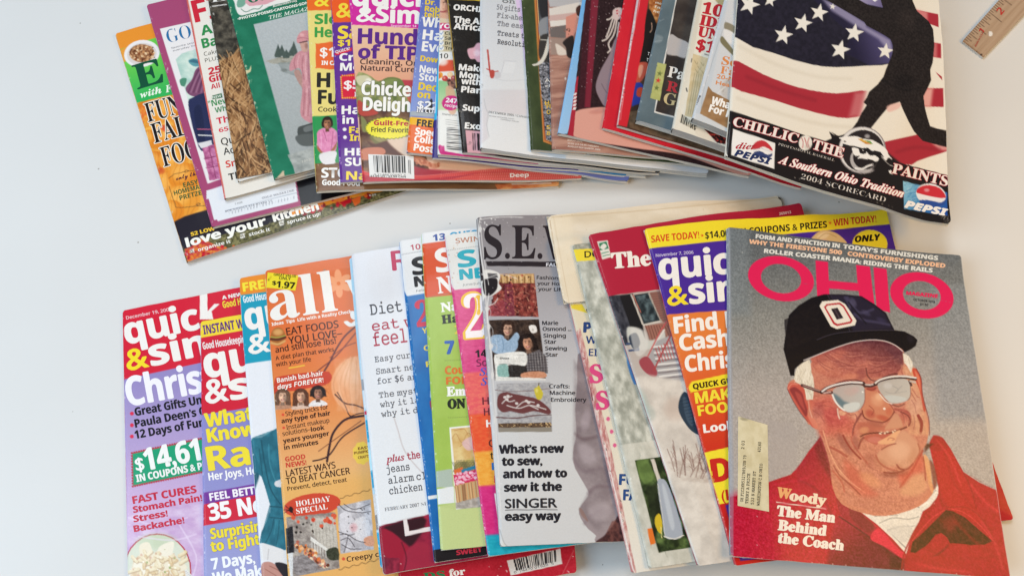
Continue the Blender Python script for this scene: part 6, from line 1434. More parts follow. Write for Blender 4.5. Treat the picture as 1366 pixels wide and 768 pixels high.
def art_singer(p):
    p.fill('c6c6c6'); a = p.q
    p.grad([(620, 270), (1000, 270), (1000, 760), (620, 760)], (690, 300), '8d8688', (720, 560), 'cfcfcf', mid='b0aeb2')
    # mauve drapery figure
    F_ = 'a0909a'
    p.grad(smooth_pts(x3(400, -20, 440, -20, 460, 120, 480, 260, 500, 340, 530, 460, 560, 600, 575, 690, 468, 692, 470, 665, 440, 640, 412, 600, 404, 565, 428, 530, 442, 505, 425, 470, 390, 410, 382, 370, 384, 330, 395, 280, 390, 190, 398, 80), 2), (765, 500), '877a7e', (800, 720), '9c8f92', 1.2)
    p.tex(x3(385, 0, 470, 100, 560, 600, 480, 660, 405, 565, 440, 500, 382, 370), 18, 14, '74686c', 'a59a9c', .45, 3, f=6)
    p.line('5a444a', x3(392, 280, 420, 300, 470, 290), 3, 1, .5, 5); p.line('75646c', x3(385, 375, 420, 420, 490, 410), 2.4, 1, .5, 5); p.line('6c5860', x3(440, 505, 470, 480, 520, 480), 3, 1, .5, 5); p.line('786870', x3(425, 620, 450, 590, 500, 560), 2.4, 1, .5, 5); p.blob('7a6872', *x3(500, 200)[0], 8, 34, -10, .4); p.blob('b8aab2', *x3(430, 230)[0], 8, 20, 10, .5); p.blob('6e5c64', *x3(520, 440)[0], 8, 24, -16, .4)
    p.sp('c0b4ba', x3(400, 320, 450, 330, 470, 380, 420, 390), 9, .5); p.sp('bcb0b4', x3(440, 560, 500, 540, 530, 580, 470, 610), 9, .5)
    p.sp('4a2e30', x3(552, 590, 570, 600, 590, 690, 472, 692, 500, 665, 530, 630), 1.5); p.tex(x3(530, 610, 575, 600, 585, 690, 490, 690), 4, 5, '3a2022', '7c4c44', .7, 6); p.sp('8c6a60', x3(405, 560, 415, 590, 440, 612, 420, 570), 1, .6)
    T = p.T; k = '29242a'
    T('S.E.W.', 646, 345, 133, 43.5, 'S', '2b2327', 0, .4)
    p.poly('2b2327', y7(447, 240, 960, 242, 960, 268, 455, 262)); T('FALL', 728.5, 355.3, 18, 4.4, 'b', 'e0dce0', -2, .1)
    # fabrics photo
    q = x2(118, 320, 274, 318, 296, 510, 72, 505); p.poly('6c2a2c', q); p.tex(q, 5, 5, '54201f', '9c4a40', 1, 5); p.poly('c49c68', x2(118, 320, 274, 318, 278, 360, 122, 360))
    for i in range(6): p.line('6a4424', x2(128 + i * 26, 330, 130 + i * 26, 360), 1.1); p.line('e0c090', x2(138 + i * 26, 328, 140 + i * 26, 358), 1.6, a=.8)
    p.poly('7c3440', x2(145, 365, 180, 362, 190, 508, 142, 506)); p.dots(q, ['b8604c', '3a1414', 'c8846c'], 50, (.6, 1.6), 4); p.poly('9c4450', x2(70, 460, 145, 430, 145, 508, 72, 506), 1, .7)
    for s, x, y, w in (('Fashions for', 716, 372.6, 45), ('your Home', 717, 380.2, 40), ('your Life', 718, 387.8, 34)): T(s, x, y, w, 4.6, 'n', k, -1.5, .2)
    # two sewers photo
    q = x2(76, 524, 298, 520, 326, 768, 560, 1500, 60, 1500); q = [(652.5, 427), (719, 426), (728, 505.5), (660, 507)]; p.poly('33261f', q); p.tex(q, 6, 6, '2a1e1a', '4c3a30', .9, 5)
    p.sp('98b0c8', x2(82, 600, 130, 590, 160, 616, 195, 580, 210, 605, 185, 668, 95, 668), 1.2); p.line('6c88a4', x2(130, 600, 140, 640, 135, 665), 1, 1, .7); p.line('c4d4e0', x2(105, 605, 110, 640, 105, 665), 1.2, 1, .6)
    p.face(*x2(158, 566)[0], 6.6, 8.4, 'c49a82', '40291f', 1.4, 8, 1); p.line('2a1a18', x2(135, 562, 150, 566, 166, 562, 182, 560), .8, 0, .8)
    p.face(*x2(246, 628)[0], 7, 9, 'c08c70', '241613', 1.75, -8, 1, 1.2); p.sp('e8e2dc', x2(252, 552, 280, 548, 288, 575, 265, 582), .9); p.blob('b8b0a8', *x2(270, 568)[0], 2, 2)
    pl = x2(240, 680, 300, 655, 330, 690, 336, 760, 240, 760); p.poly('5c5658', pl)
    for i in range(8): p.line('b0aaa8', x2(242 + i * 12, 668, 250 + i * 12, 765), .7, a=.7); p.line('2a2628', x2(236, 680 + i * 12, 336, 676 + i * 12), .8, a=.8)
    p.sp('e6e4de', y8(535, 60, 560, 45, 690, 38, 700, 100, 660, 110, 600, 108, 548, 180, 540, 120), 1); p.poly('dedcd6', y8(540, 50, 690, 42, 697, 90, 560, 100), 1); p.sp('8ab0a8', y8(552, 110, 600, 100, 612, 160, 560, 168), 1.2); p.sp('2c2826', y8(610, 110, 660, 105, 700, 120, 690, 160, 620, 165), 1.5)
    p.sp('c88c6c', y8(672, 150, 720, 138, 790, 140, 796, 168, 690, 175), 1); T('SINGER', 666.5, 479, 13, 2.2, 'b', '333', -2); p.poly('dcdad4', y8(540, 160, 600, 165, 800, 172, 800, 182, 540, 184), .8)
    p.line('b4b2ac', y8(545, 62, 690, 52), .8, 0, .8); p.line('8c8a86', y8(560, 100, 600, 98, 660, 104), .8, 0, .8); p.blob('f6f4ee', *y8(620, 60)[0], 14, 4, -4, .6); p.line('444', y8(625, 105, 628, 135), 1.2); p.line('c0beb8', y8(700, 45, 702, 95), 1, 0, .8)
    p.grain(.06, 8, [(652.5, 427), (719, 426), (728, 505.5), (660, 507)], 1.3); p.grain(.08, 4, x2(118, 320, 274, 318, 296, 510, 72, 505), 1.3); p.strokes(x2(100, 370, 280, 365, 294, 505, 75, 500), ['c07860', '2a0c0e', 'a85848', '8c3030', 'd0a080'], 120, (1, 3.4), (.5, 1), (0, 180), 6, .7)
    for s, x, y, w in (('Marie', 723.4, 433.4, 21), ('Osmond ...', 724, 441.4, 38), ('Singing', 725, 450.4, 29.5), ('Star', 726.3, 458.6, 15.5), ('Sewing', 727.3, 467.3, 28.5), ('Star', 728, 475.8, 16)): T(s, x, y, w, 5, 'n', k, 0, .25)
    # embroidery photo
    q = x3(92, 90, 296, 85, 303, 272, 97, 272); p.poly('a8a6a6', q); p.tex(q, 3, 2, '98969a', 'bcbaba', .8, 4)
    p.sp('6a3a3a', y8(556, 260, 590, 242, 640, 252, 690, 262, 760, 280, 820, 330, 815, 355, 740, 340, 680, 352, 620, 340, 580, 345, 552, 315), 1.2)
    for q2 in ((575, 300, 600, 275, 625, 262), (590, 265, 610, 290, 640, 285), (600, 310, 660, 325, 720, 310, 800, 330), (650, 320, 690, 290, 740, 295), (720, 312, 760, 330)): p.line('d0c8c4', y8(*q2), 1.4, 1)
    for x, y in ((590, 268), (605, 262), (600, 280), (700, 288), (712, 296), (760, 310), (650, 300)): (cx, cy), = y8(x, y); p.ell('d4ccc8', cx, cy, 2.2, 1.8)
    p.line('5a3434', y8(545, 370, 650, 375, 740, 362, 825, 358), 1.3, 1); p.line('6a4a4a', y8(540, 230, 640, 240, 820, 225), .7, 1)
    p.sp('c8b83c', y8(742, 245, 740, 225, 756, 215, 762, 205, 772, 222, 785, 250, 775, 278, 755, 278), .9); p.line('4a3a1c', y8(762, 208, 764, 196), 1); p.blob('e4dc80', 716, 521, 2.5, 4, 0, .7)
    p.poly('5c4634', y8(555, 402, 825, 398, 828, 422, 556, 424)); p.dots(y8(555, 402, 825, 398, 828, 422, 556, 424), ['b89868', '2a1c14', 'd0b080'], 60, (.5, 1.1), 4); p.poly('8c8478', y8(556, 424, 828, 422, 830, 445, 558, 446))
    for s, x, y, w in (('Crafts:', 732.6, 517.8, 27), ('Machine', 733.6, 526.6, 33.5), ('Embroidery', 735, 535.8, 47)): T(s, x, y, w, 5.2, 'n', k, 0, .25)
    for s, x, y, w in (('What’s new', 666, 604.6, 86), ('to sew,', 670, 620.6, 53), ('and how to', 671.5, 637.4, 84.5), ('sew it the', 673, 655.2, 76), ('easy way', 674, 694, 74)): T(s, x, y, w, 11, 'b', '26242a', 1, .7)
    T('SINGER', 674, 677.4, 69, 12, 's', '2e2c30', 1, .6); p.line('3a383c', x3(125, 568, 322, 566), .9)
    # torn corner and scuffs
    p.sp('e0dcd6', x2(30, 330, 60, 300, 110, 310, 125, 330, 118, 360, 130, 385, 90, 415, 60, 420, 45, 440, 30, 420), 1); p.sp('221c20', x2(50, 345, 95, 338, 112, 345, 110, 385, 85, 412, 60, 415, 48, 390), 1); p.poly('5a5658', x2(68, 315, 110, 318, 115, 335, 72, 338), 1)
    p.poly('241e22', y7(395, 40, 420, 36, 412, 120, 425, 230, 440, 330, 425, 330, 405, 200), 1.2); p.line('d8d4d0', y7(418, 45, 415, 120, 428, 230, 445, 300), 1.3, 1, .9); p.line('dcd8d4', y7(425, 45, 480, 38, 560, 35, 620, 36), 1.1, 0, .8); p.dots(y7(410, 40, 500, 40, 440, 100), ['d8d4d0'], 14, (.4, 1.2), 5)
    for q2 in ((450, 520, 480, 560, 470, 620), (460, 610, 500, 640, 480, 660), (440, 430, 470, 470, 455, 520)): p.line('c0bcbc', y7(*q2), .8, 1, .8)
    p.line('b4b2b4', y8(540, 100, 530, 250, 545, 400, 560, 560), 1, 1, .8); p.dots(x3(90, 300, 130, 300, 150, 600, 110, 600), ['e4e4e4', 'b4b4b4'], 16, (.3, .9), 4); p.sp('d0d0ce', x3(110, 372, 135, 370, 150, 385, 130, 395), 1.2, .8)
    p.sp('d8d6d0', x3(95, 660, 118, 690, 130, 704, 108, 708, 98, 690), 1); p.line('a8a6a2', x3(104, 640, 120, 690, 135, 706), .9, 1)
    for q2, w in (((637, 292, 640, 330, 646, 372, 650, 430), 1.4), ((641, 300, 645, 340, 652, 380), .9), ((652, 392, 650, 420, 655, 470), 1.6), ((655, 470, 660, 540, 664, 600, 668, 690), 1.0), ((648, 372, 668, 366, 690, 372), .8), ((652, 408, 660, 404, 664, 398), 1.2)): p.line('e6e2de', K(0, 0, 1)(*q2), w, 1, .85)
    for x, y, r1, r2 in ((655, 462, 3, 4), (652, 436, 2.4, 5), (650, 412, 3, 3), (657, 500, 2, 5), (641, 306, 2, 4), (660, 560, 1.6, 4), (664, 640, 1.4, 4)): p.sp('dcd8d4', [(x - r1, y - r2 * .4), (x - r1 * .2, y - r2), (x + r1, y - r2 * .3), (x + r1 * .5, y + r2 * .7), (x - r1 * .6, y + r2)], .8, .9)
    p.dots([(640, 296), (700, 292), (740, 296), (660, 420), (645, 410)], ['c4c0c0', '5c5658'], 40, (.3, .7), 11)
    p.wear([a[0], a[3]], 130, 39, 'e4e0dc', (.3, 1), 1.6); p.wear([(638, 291), (735, 290)], 30, 12, 'dcd8d4', (.3, .7), .5)
mag('magazine', 'grey sewing magazine with a torn left edge, a black serif masthead and three small photos', 'magazine',
    quad((635.5, 290), (667.5, 728), (830, 721.5), .202), .0036, art_singer, 0, mat=M_MATTE, page='d0c8b8', spine='a8a4a4', group=GB)

def art_cream_ss(p):
    p.fill('e0d8c8'); a = p.q
    p.grad([(740, 380), (1000, 360), (1000, 780), (800, 780)], (790, 420), 'dccfb4', (880, 740), 'e4dfd4')
    p.poly('e2c83c', x4(80, 560, 140, 560, 165, 605, 85, 580), 1.5); T = p.T; N_ = '2c4478'
    T('s', 781.5, 416, 4, 5, 'b', '3c3420', -2)
    T('P', 778.6, 443, 9.5, 13, 'b', N_, -2, .8); T('Wi', 781.8, 457.8, 16, 9.5, 'n', N_, -2, .4); T('EI', 785.6, 474.4, 10.5, 9, 'n', N_, -2, .4)
    T('S', 788, 510, 15.5, 23, 'S', 'd84c80', 2, 1.3); T('S', 796.5, 545.4, 15.5, 23, 'S', 'd84c80', 2, 1.3)
    for x, y in x5(172, 262, 183, 303, 193, 347): p.ell('d8608c', x, y, 2.5, 2.8)
    for s, x, y in (('FUN', 826, 646, ), ('FAST', 831.5, 666.5)): T(s, x, y, 36, 14, 'b', '2c4c84', -2, .5)
    ed = x5(60, -10, 82, -30, 175, 330, 262, 755, 245, 770, 150, 330)
    p.poly('caa49c', ed, 1.5, .9); p.tex(ed, 2, 9, 'b46a68', 'e0c8bc', .9, 4); p.line('b83c48', x5(150, 340, 190, 520, 225, 660, 248, 755), 1.3, 1, .9); p.line('f0e8e0', x5(160, 340, 200, 520, 232, 660, 254, 755), 1.2, 1, .9); p.line('5c2c30', x5(68, -10, 105, 140, 122, 200), 2.2, 1, .8)
    p.wear([a[0], a[3]], 120, 40, 'f0e8dc', (.4, 1.1), 2); p.strokes(x5(110, 300, 150, 300, 245, 600, 215, 600), ['4a4038'], 14, (.6, 1.6), (.5, .8), (-80, -60), 3)
mag('magazine', 'cream knitting magazine with pink and navy letters and a frayed reddish spine', 'magazine',
    quad((735, 308), (843.5, 764), (940, 751), .2, .275), .0036, art_cream_ss, 0, mat=M_MATTE, page='d8c4b8', spine='c88c88', group=GB)
MAGS[-1].q = np.array(quad((758.5, 400), (843.5, 764), (940, 751), .2, .272))

def art_beige(p):
    p.fill('e2d3bc'); a = p.q
    p.tex([a[0], a[1], a[2], a[3]], 60, 22, 'd8c8ae', 'e8dcc8', .9, 3)
    p.poly('ecdcc0', x2(345, 60, 440, 50, 480, 450, 410, 450), 14, .6); p.line('b89c78', x2(345, 80, 365, 200, 385, 330, 405, 440), .9, 1, .8); p.line('c4aa86', x2(360, 60, 395, 250, 430, 450), .8, 1, .5); p.line('f0e4cc', x2(352, 80, 372, 200, 392, 330), 1, 1, .6)
    p.line('b89a70', [(735, 290), (850, 282), (1040, 264)], 1, 1, .5); p.dots([a[0], a[1], a[2], a[3]], ['b89c74', 'f0e4d0'], 60, (.3, .7), 6)
    p.poly('3a3024', x6(712, 40, 722, 42, 738, 72, 728, 76), 1); p.wear([a[0], a[3]], 60, 41, 'f0e6d4', (.4, 1), 1)
mag('paper_sheet', 'torn beige page with ragged edge lying behind the red topped home magazine', 'paper',
    [(729, 288.5), (1041, 261.5), (1056, 378), (752, 405)], .0016, art_beige, 4, mat=M_MATTE, page='d8c8a8', spine='d8c4a0', sag=6e-5, corner=.006)

def art_bark(p):
    p.fill('c0c0b4'); a = p.q
    p.tex([a[0], a[1], a[2], a[3]], 7, 13, '9a9c90', 'd8d8cc', 1, 3, .25, .75, rot=-14, o=5)
    p.tex(x4(85, 250, 190, 248, 200, 280, 95, 280), 4, 3, '8c8c7c', 'b8b4a4', 1, 6)
    p.tex(x5(180, 350, 330, 330, 460, 730, 310, 740), 12, 16, 'c4c2b4', 'e0dcd0', .7, 8, rot=-14)
    p.strokes([a[0], a[1], a[2], a[3]], ['84867a', 'e4e4d8', 'a4a698'], 220, (2, 7), (.5, 1.3), (-100, -65), 4, .5)
    p.poly('ecd53c', x4(93, 279, 300, 272, 310, 330, 112, 340)); p.T('DOUBLE', 780, 343.6, 56, 8.2, 'n', '2c2818', 2, .3)
    p.sp('4c7cb0', x5(232, 80, 245, 70, 268, 130, 255, 150), 1.5); p.sp('6a98c0', x5(215, 0, 228, 10, 246, 78, 236, 84), 2, .7)
    q = x5(258, 396, 345, 384, 442, 674, 334, 692); p.poly('2c3a20', q); p.tex(q, 10, 12, '1c2814', '6c8448', .9, 5, .35, .8); p.sp('7c9850', x5(262, 400, 300, 400, 320, 450, 285, 470), 4, .6); p.poly('1a2014', x5(290, 480, 330, 470, 345, 600, 320, 640), 6, .7)
    p.poly('d0c8bc', x5(308, 392, 320, 390, 340, 455, 330, 462), .8); p.sp('a4acb8', x5(330, 470, 345, 455, 362, 470, 385, 530, 412, 632, 380, 648, 355, 640, 345, 580), 1); p.sp('c4ccd4', x5(345, 480, 358, 490, 385, 600, 372, 610), 3, .7); p.line('e4e0d8', x5(352, 640, 385, 648, 414, 636), 1.4, 1); p.line('e4e0d8', x5(332, 472, 350, 600, 354, 642), .8, 1, .7)
    p.sp('d0b42c', x5(325, 575, 338, 568, 346, 600, 342, 630, 330, 620, 322, 595), 1); p.line('e8dc90', x5(342, 610, 344, 645), 1)
    p.poly('e0742c', x5(298, 615, 314, 612, 324, 662, 308, 668)); p.wear([a[0], a[3]], 100, 42, 'e8e8e0', (.3, 1), 1.6); p.wear([a[3], a[2]], 40, 43, 'a8a498', (.4, 1), .5)
mag('magazine', 'bird magazine with a pale bark cover, a yellow label and a seed sack photo', 'magazine',
    quad((763.5, 326.5), (866, 757), (932, 748), .2), .0028, art_bark, 2, mat=M_MATTE, page='d0ccc0', spine='b8b8ac', group=GB)

def art_home(p):
    p.fill('cdc5b8'); a = p.q
    # winter porch painting
    p.grad(x4(270, 500, 900, 430, 1000, 1700, 560, 1800), (850, 450), 'b8aca4', (930, 740), 'ddd5c8')
    p.poly('1d1b1d', x4(320, 515, 400, 505, 445, 640, 470, 768, 380, 768, 345, 640), 1.5)
    p.poly('34343c', x4(272, 518, 330, 512, 420, 768, 360, 768), 1.5); p.tex(x4(272, 518, 330, 512, 420, 768, 360, 768), 4, 8, '24242c', '4c4c54', .9, 3, rot=-18)
    p.poly('2c3438', x4(405, 512, 480, 500, 540, 645, 455, 660), 1); p.tex(x4(415, 520, 480, 505, 530, 640, 460, 650), 6, 9, '20282c', '66787c', .9, 5); p.line('c8c0b4', x4(392, 512, 450, 660), 2.2); p.line('b86858', x4(400, 512, 440, 600), 1.2)
    p.poly('8c6258', x4(485, 500, 620, 480, 700, 660, 545, 650), 1); 
    for i in range(12): p.line('6a443c', x4(488 + i * 5, 510 + i * 12, 640, 490 + i * 12), .8, 0, .6)
    p.line('d0c8bc', x4(455, 665, 545, 645), 2.2); p.line('a8a094', x4(480, 505, 545, 650), 1.6)
    p.poly('9c6a5c', x4(460, 670, 640, 640, 680, 768, 500, 768), 1); 
    for i in range(9): p.line('5c3830', x4(465 + i * 14, 668, 500 + i * 16, 790), 1.0, 0, .7)
    p.sp('c8c8c0', x4(370, 680, 440, 690, 470, 740, 520, 735, 560, 690, 550, 768, 400, 790), 3); p.line('e0d8d0', x4(510, 768, 560, 690), 2)
    st = x5(270, 70, 300, 60, 330, 10, 380, -10, 440, 100, 425, 140, 340, 140, 290, 110); p.poly('a8a4a4', st, 2)
    p.sp('a04850', x5(272, 75, 300, 62, 330, 110, 318, 128, 285, 105), 1.5)
    for i in range(6): p.line('e0dcd8', x5(318 + i * 4, 30 + i * 19, 385 + i * 8, 25 + i * 18), 2.4); p.line('75696a', x5(318 + i * 4, 38 + i * 19, 385 + i * 8, 33 + i * 18), 1.6, 0, .8)
    for i in range(8): p.line('b04c4c', x5(325 + i * 9, 35 - i * 5, 340 + i * 9, 80 - i * 3), 1.1)
    p.line('a84848', x5(320, 105, 350, 40, 385, -30), 2.2); p.line('c05858', x5(300, 60, 340, -20, 360, -50), 1.8); p.line('3c4c70', x5(232, 20, 265, 20, 270, 40, 240, 42), 2.5)
    p.sp('2e3848', x5(238, 0, 262, -15, 275, 20, 255, 38), 2); p.sp('dcd8d2', x5(245, -30, 290, -20, 300, 30, 275, 60, 255, 40), 3, .6)
    snow = x5(250, 130, 300, 120, 420, 140, 440, 180, 480, 300, 520, 440, 590, 720, 460, 740, 380, 620, 340, 470); p.tex(snow, 16, 16, 'c8c0b6', 'e2dacf', .9, 4, f=6); p.blob('9cb0a4', 855, 535, 12, 26, -20, .5); p.blob('a4b4ac', 868, 550, 8, 14, -20, .4); p.blob('c8b0a0', 900, 545, 20, 22, 0, .5)
    p.sp('2c3c4c', x5(405, 190, 420, 175, 440, 200, 455, 250, 470, 310, 440, 300, 410, 260, 398, 225), 1.2); p.sp('46586a', x5(412, 200, 425, 195, 440, 240, 445, 285, 425, 265), 2, .8)
    for i in range(9): p.line('1c2834', x5(404 + i * 5, 205 + i * 10, 440 + i * 3, 195 + i * 11), .8, 0, .7)
    p.tex(x5(360, 400, 480, 380, 520, 470, 400, 460), 6, 4, 'b4a498', 'd8d0c4', .7, 5, f=5)
    R = random.Random(5)
    for i in range(22):
        x, y = x5(R.uniform(378, 500), R.uniform(420, 460))[0]; h = R.uniform(16, 40); dx = R.uniform(-10, 12); p.line('7c5c54', [(x, y), (x + dx * .4, y - h * .5), (x + dx, y - h)], .9, 1, .8)
        p.line('84645c', [(x + dx * .4, y - h * .5), (x + dx * .4 + R.uniform(-7, 7), y - h * .85)], .7, 0, .7)
    p.poly('b0223a', x4(150, 180, 1300, -60, 1400, 400, 505, 488, 272, 517)); 
    p.poly('9c1e34', x4(640, 130, 1300, 60, 1300, 140, 700, 180), 12, .5)
    q = x4(218, 240, 270, 233, 288, 320, 244, 330); p.poly('e4ded2', q); p.poly('2c7c54', x4(226, 248, 266, 240, 275, 275, 232, 285)); p.sp('e4ded2', x4(232, 270, 250, 250, 266, 262, 250, 280), .8); p.line('2c7c54', x4(240, 300, 275, 292), 1); p.line('2c7c54', x4(246, 314, 280, 306), 1); p.ell('e4ded2', 805, 334, 1.5, 1.5)
    p.T('The Home', 817, 358.2, 142, 20, 'S', 'f2eae0', 5, .9, ('7c1428', .8)); p.T('265013', 1039.5, 287.2, 16, 3.4, 'b', 'e8c8c8', 9)
    p.wear([a[0], a[3]], 70, 44, 'f0e8e0', (.3, .8), 1)
mag('magazine', 'red topped home magazine with a painting of a snowy porch and stairs', 'magazine',
    [(784.5, 313.5), (1068, 270.5), (1196, 716), (931, 754.5)], .003, art_home, 5, page='d4ccc0', spine='a86068', group=GB)

def art_november(p):
    p.fill('cf2a1c'); a = p.q
    p.grad([(840, 400), (1300, 360), (1300, 800), (900, 800)], (930, 450), 'e4803a', (965, 640), 'c4221a', mid='d84c24')
    p.poly('4a2a94', [(840, 320), (1320, 270), (1320, 390), (889.5, 419.5)]); p.poly('f0da30', [(840, 290), (1300, 250), (1300, 288), (866, 331.5)])
    p.poly('f0da30', smooth_pts(x5(432, 160, 442, 142, 460, 138, 700, 90, 700, 125, 460, 172, 440, 176), 2))
    p.poly('f0dc34', x5(483, 370, 640, 335, 700, 500, 531, 537)); p.poly('c6201c', x5(531, 537, 700, 500, 760, 780, 585, 735))
    p.poly('4a2a8c', w4(45, 200, 120, 180, 240, 520, 1000, 480, 1000, 560, 165, 645)); p.poly('e8e4de', w4(75, 210, 140, 200, 240, 500, 1000, 460, 1000, 530, 180, 625)); p.tex(w4(180, 560, 330, 540, 300, 600, 195, 610), 4, 4, 'b88830', 'e0c070', 1, 4); p.dots(w4(260, 580, 420, 560, 400, 600, 270, 610), ['3a3020', '8c6c34', 'd8c8a0'], 12, (.5, 1.4), 4)
    # blonde woman at the top
    p.sp('d8b884', x6(875, 260, 890, 225, 930, 206, 975, 215, 1010, 235, 1040, 270, 1000, 280), 1); p.sp('e8d0a8', x6(895, 240, 930, 215, 960, 222, 930, 250), 2, .8); p.line('b08c5c', x6(900, 250, 940, 222, 990, 240), 1, 1, .7); p.blob('d8a890', 1099, 324, 8, 6)
    p.ell('f0dc34', 1160, 326, 23.5, 19)
    T = p.T; Y = 'f2dc3c'
    T('SAVE TODAY!', 869, 323.6, 64, 9, 'b', 'd84a20', 5, .05); T('$14,000 IN COUPONS & PRIZES', 940.7, 318.8, 163, 8.8, 'b', '30281c', 5.2, .1); T('WIN TODAY!', 1112, 302, 57, 9, 'b', 'd03028', 5.5, .05)
    p.star('d84a20', 936.5, 314.6, 2.4); p.star('d84a20', 1107, 297.8, 2.4)
    T('November 7, 2006', 875, 342.8, 50, 4, 'n', 'd8cce8', 4.5, .1); T('quick', 880.5, 373, 124, 34.5, 'b', WH, 5, 1.0); T('&', 891, 408, 27, 27, 'b', 'f2d830', 5, .8); T('simple', 920.5, 405.5, 150, 33.5, 'b', WH, 5, 1.0)
    T('Find Extra', 900.3, 444.6, 140, 21.5, 'b', 'f6efe6', 6, .6); T('Cash for', 907.5, 468, 118, 21.5, 'b', 'f6efe6', 6, .6); T('Christmas', 915, 496, 132, 21.5, 'b', 'f6efe6', 6, .6)
    T('QUICK GUIDE', 925, 519, 70, 7.2, 'b', '3a1c10', 9, .2); T('MAKE', 928.3, 538, 58, 14.5, 'b', Y, 8, .4); T('FOOD', 932, 554.4, 54, 13.5, 'b', Y, 8, .4); T('Look', 939, 577, 42, 11, 'b', 'f4eee8', 7, .4)
    T('D', 952, 642.5, 24, 30, 'b', 'c82820', 8, 1.3); T('(Lasts', 963.5, 667.5, 50, 14, 'b', 'c82820', 8, .3); T('ONLY', 1140.5, 323.6, 34, 8, 'o', '231c14', 5, .5)
    p.wear([a[0], a[3]], 80, 45, 'f0dcd0', (.3, .8), 1)
mag('magazine', 'purple and orange magazine with a yellow top banner, partly under the coach portrait cover', 'magazine',
    [(859, 305.5), (1181.5, 279.5), (1286, 715), (981, 754)], .0032, art_november, 5.5, page='d8d0c4', spine='a8384c', group=GB)

def art_red_corner(p):
    p.fill('c0202c'); p.grain(.02, 3)
mag('booklet', 'red booklet with just one corner sticking out past the right side of the portrait cover', 'booklet',
    [(1120, 560), (1300, 545), (1350, 693), (1165, 712)], .0016, art_red_corner, 4, page='d8c8c0', spine='b01c28')

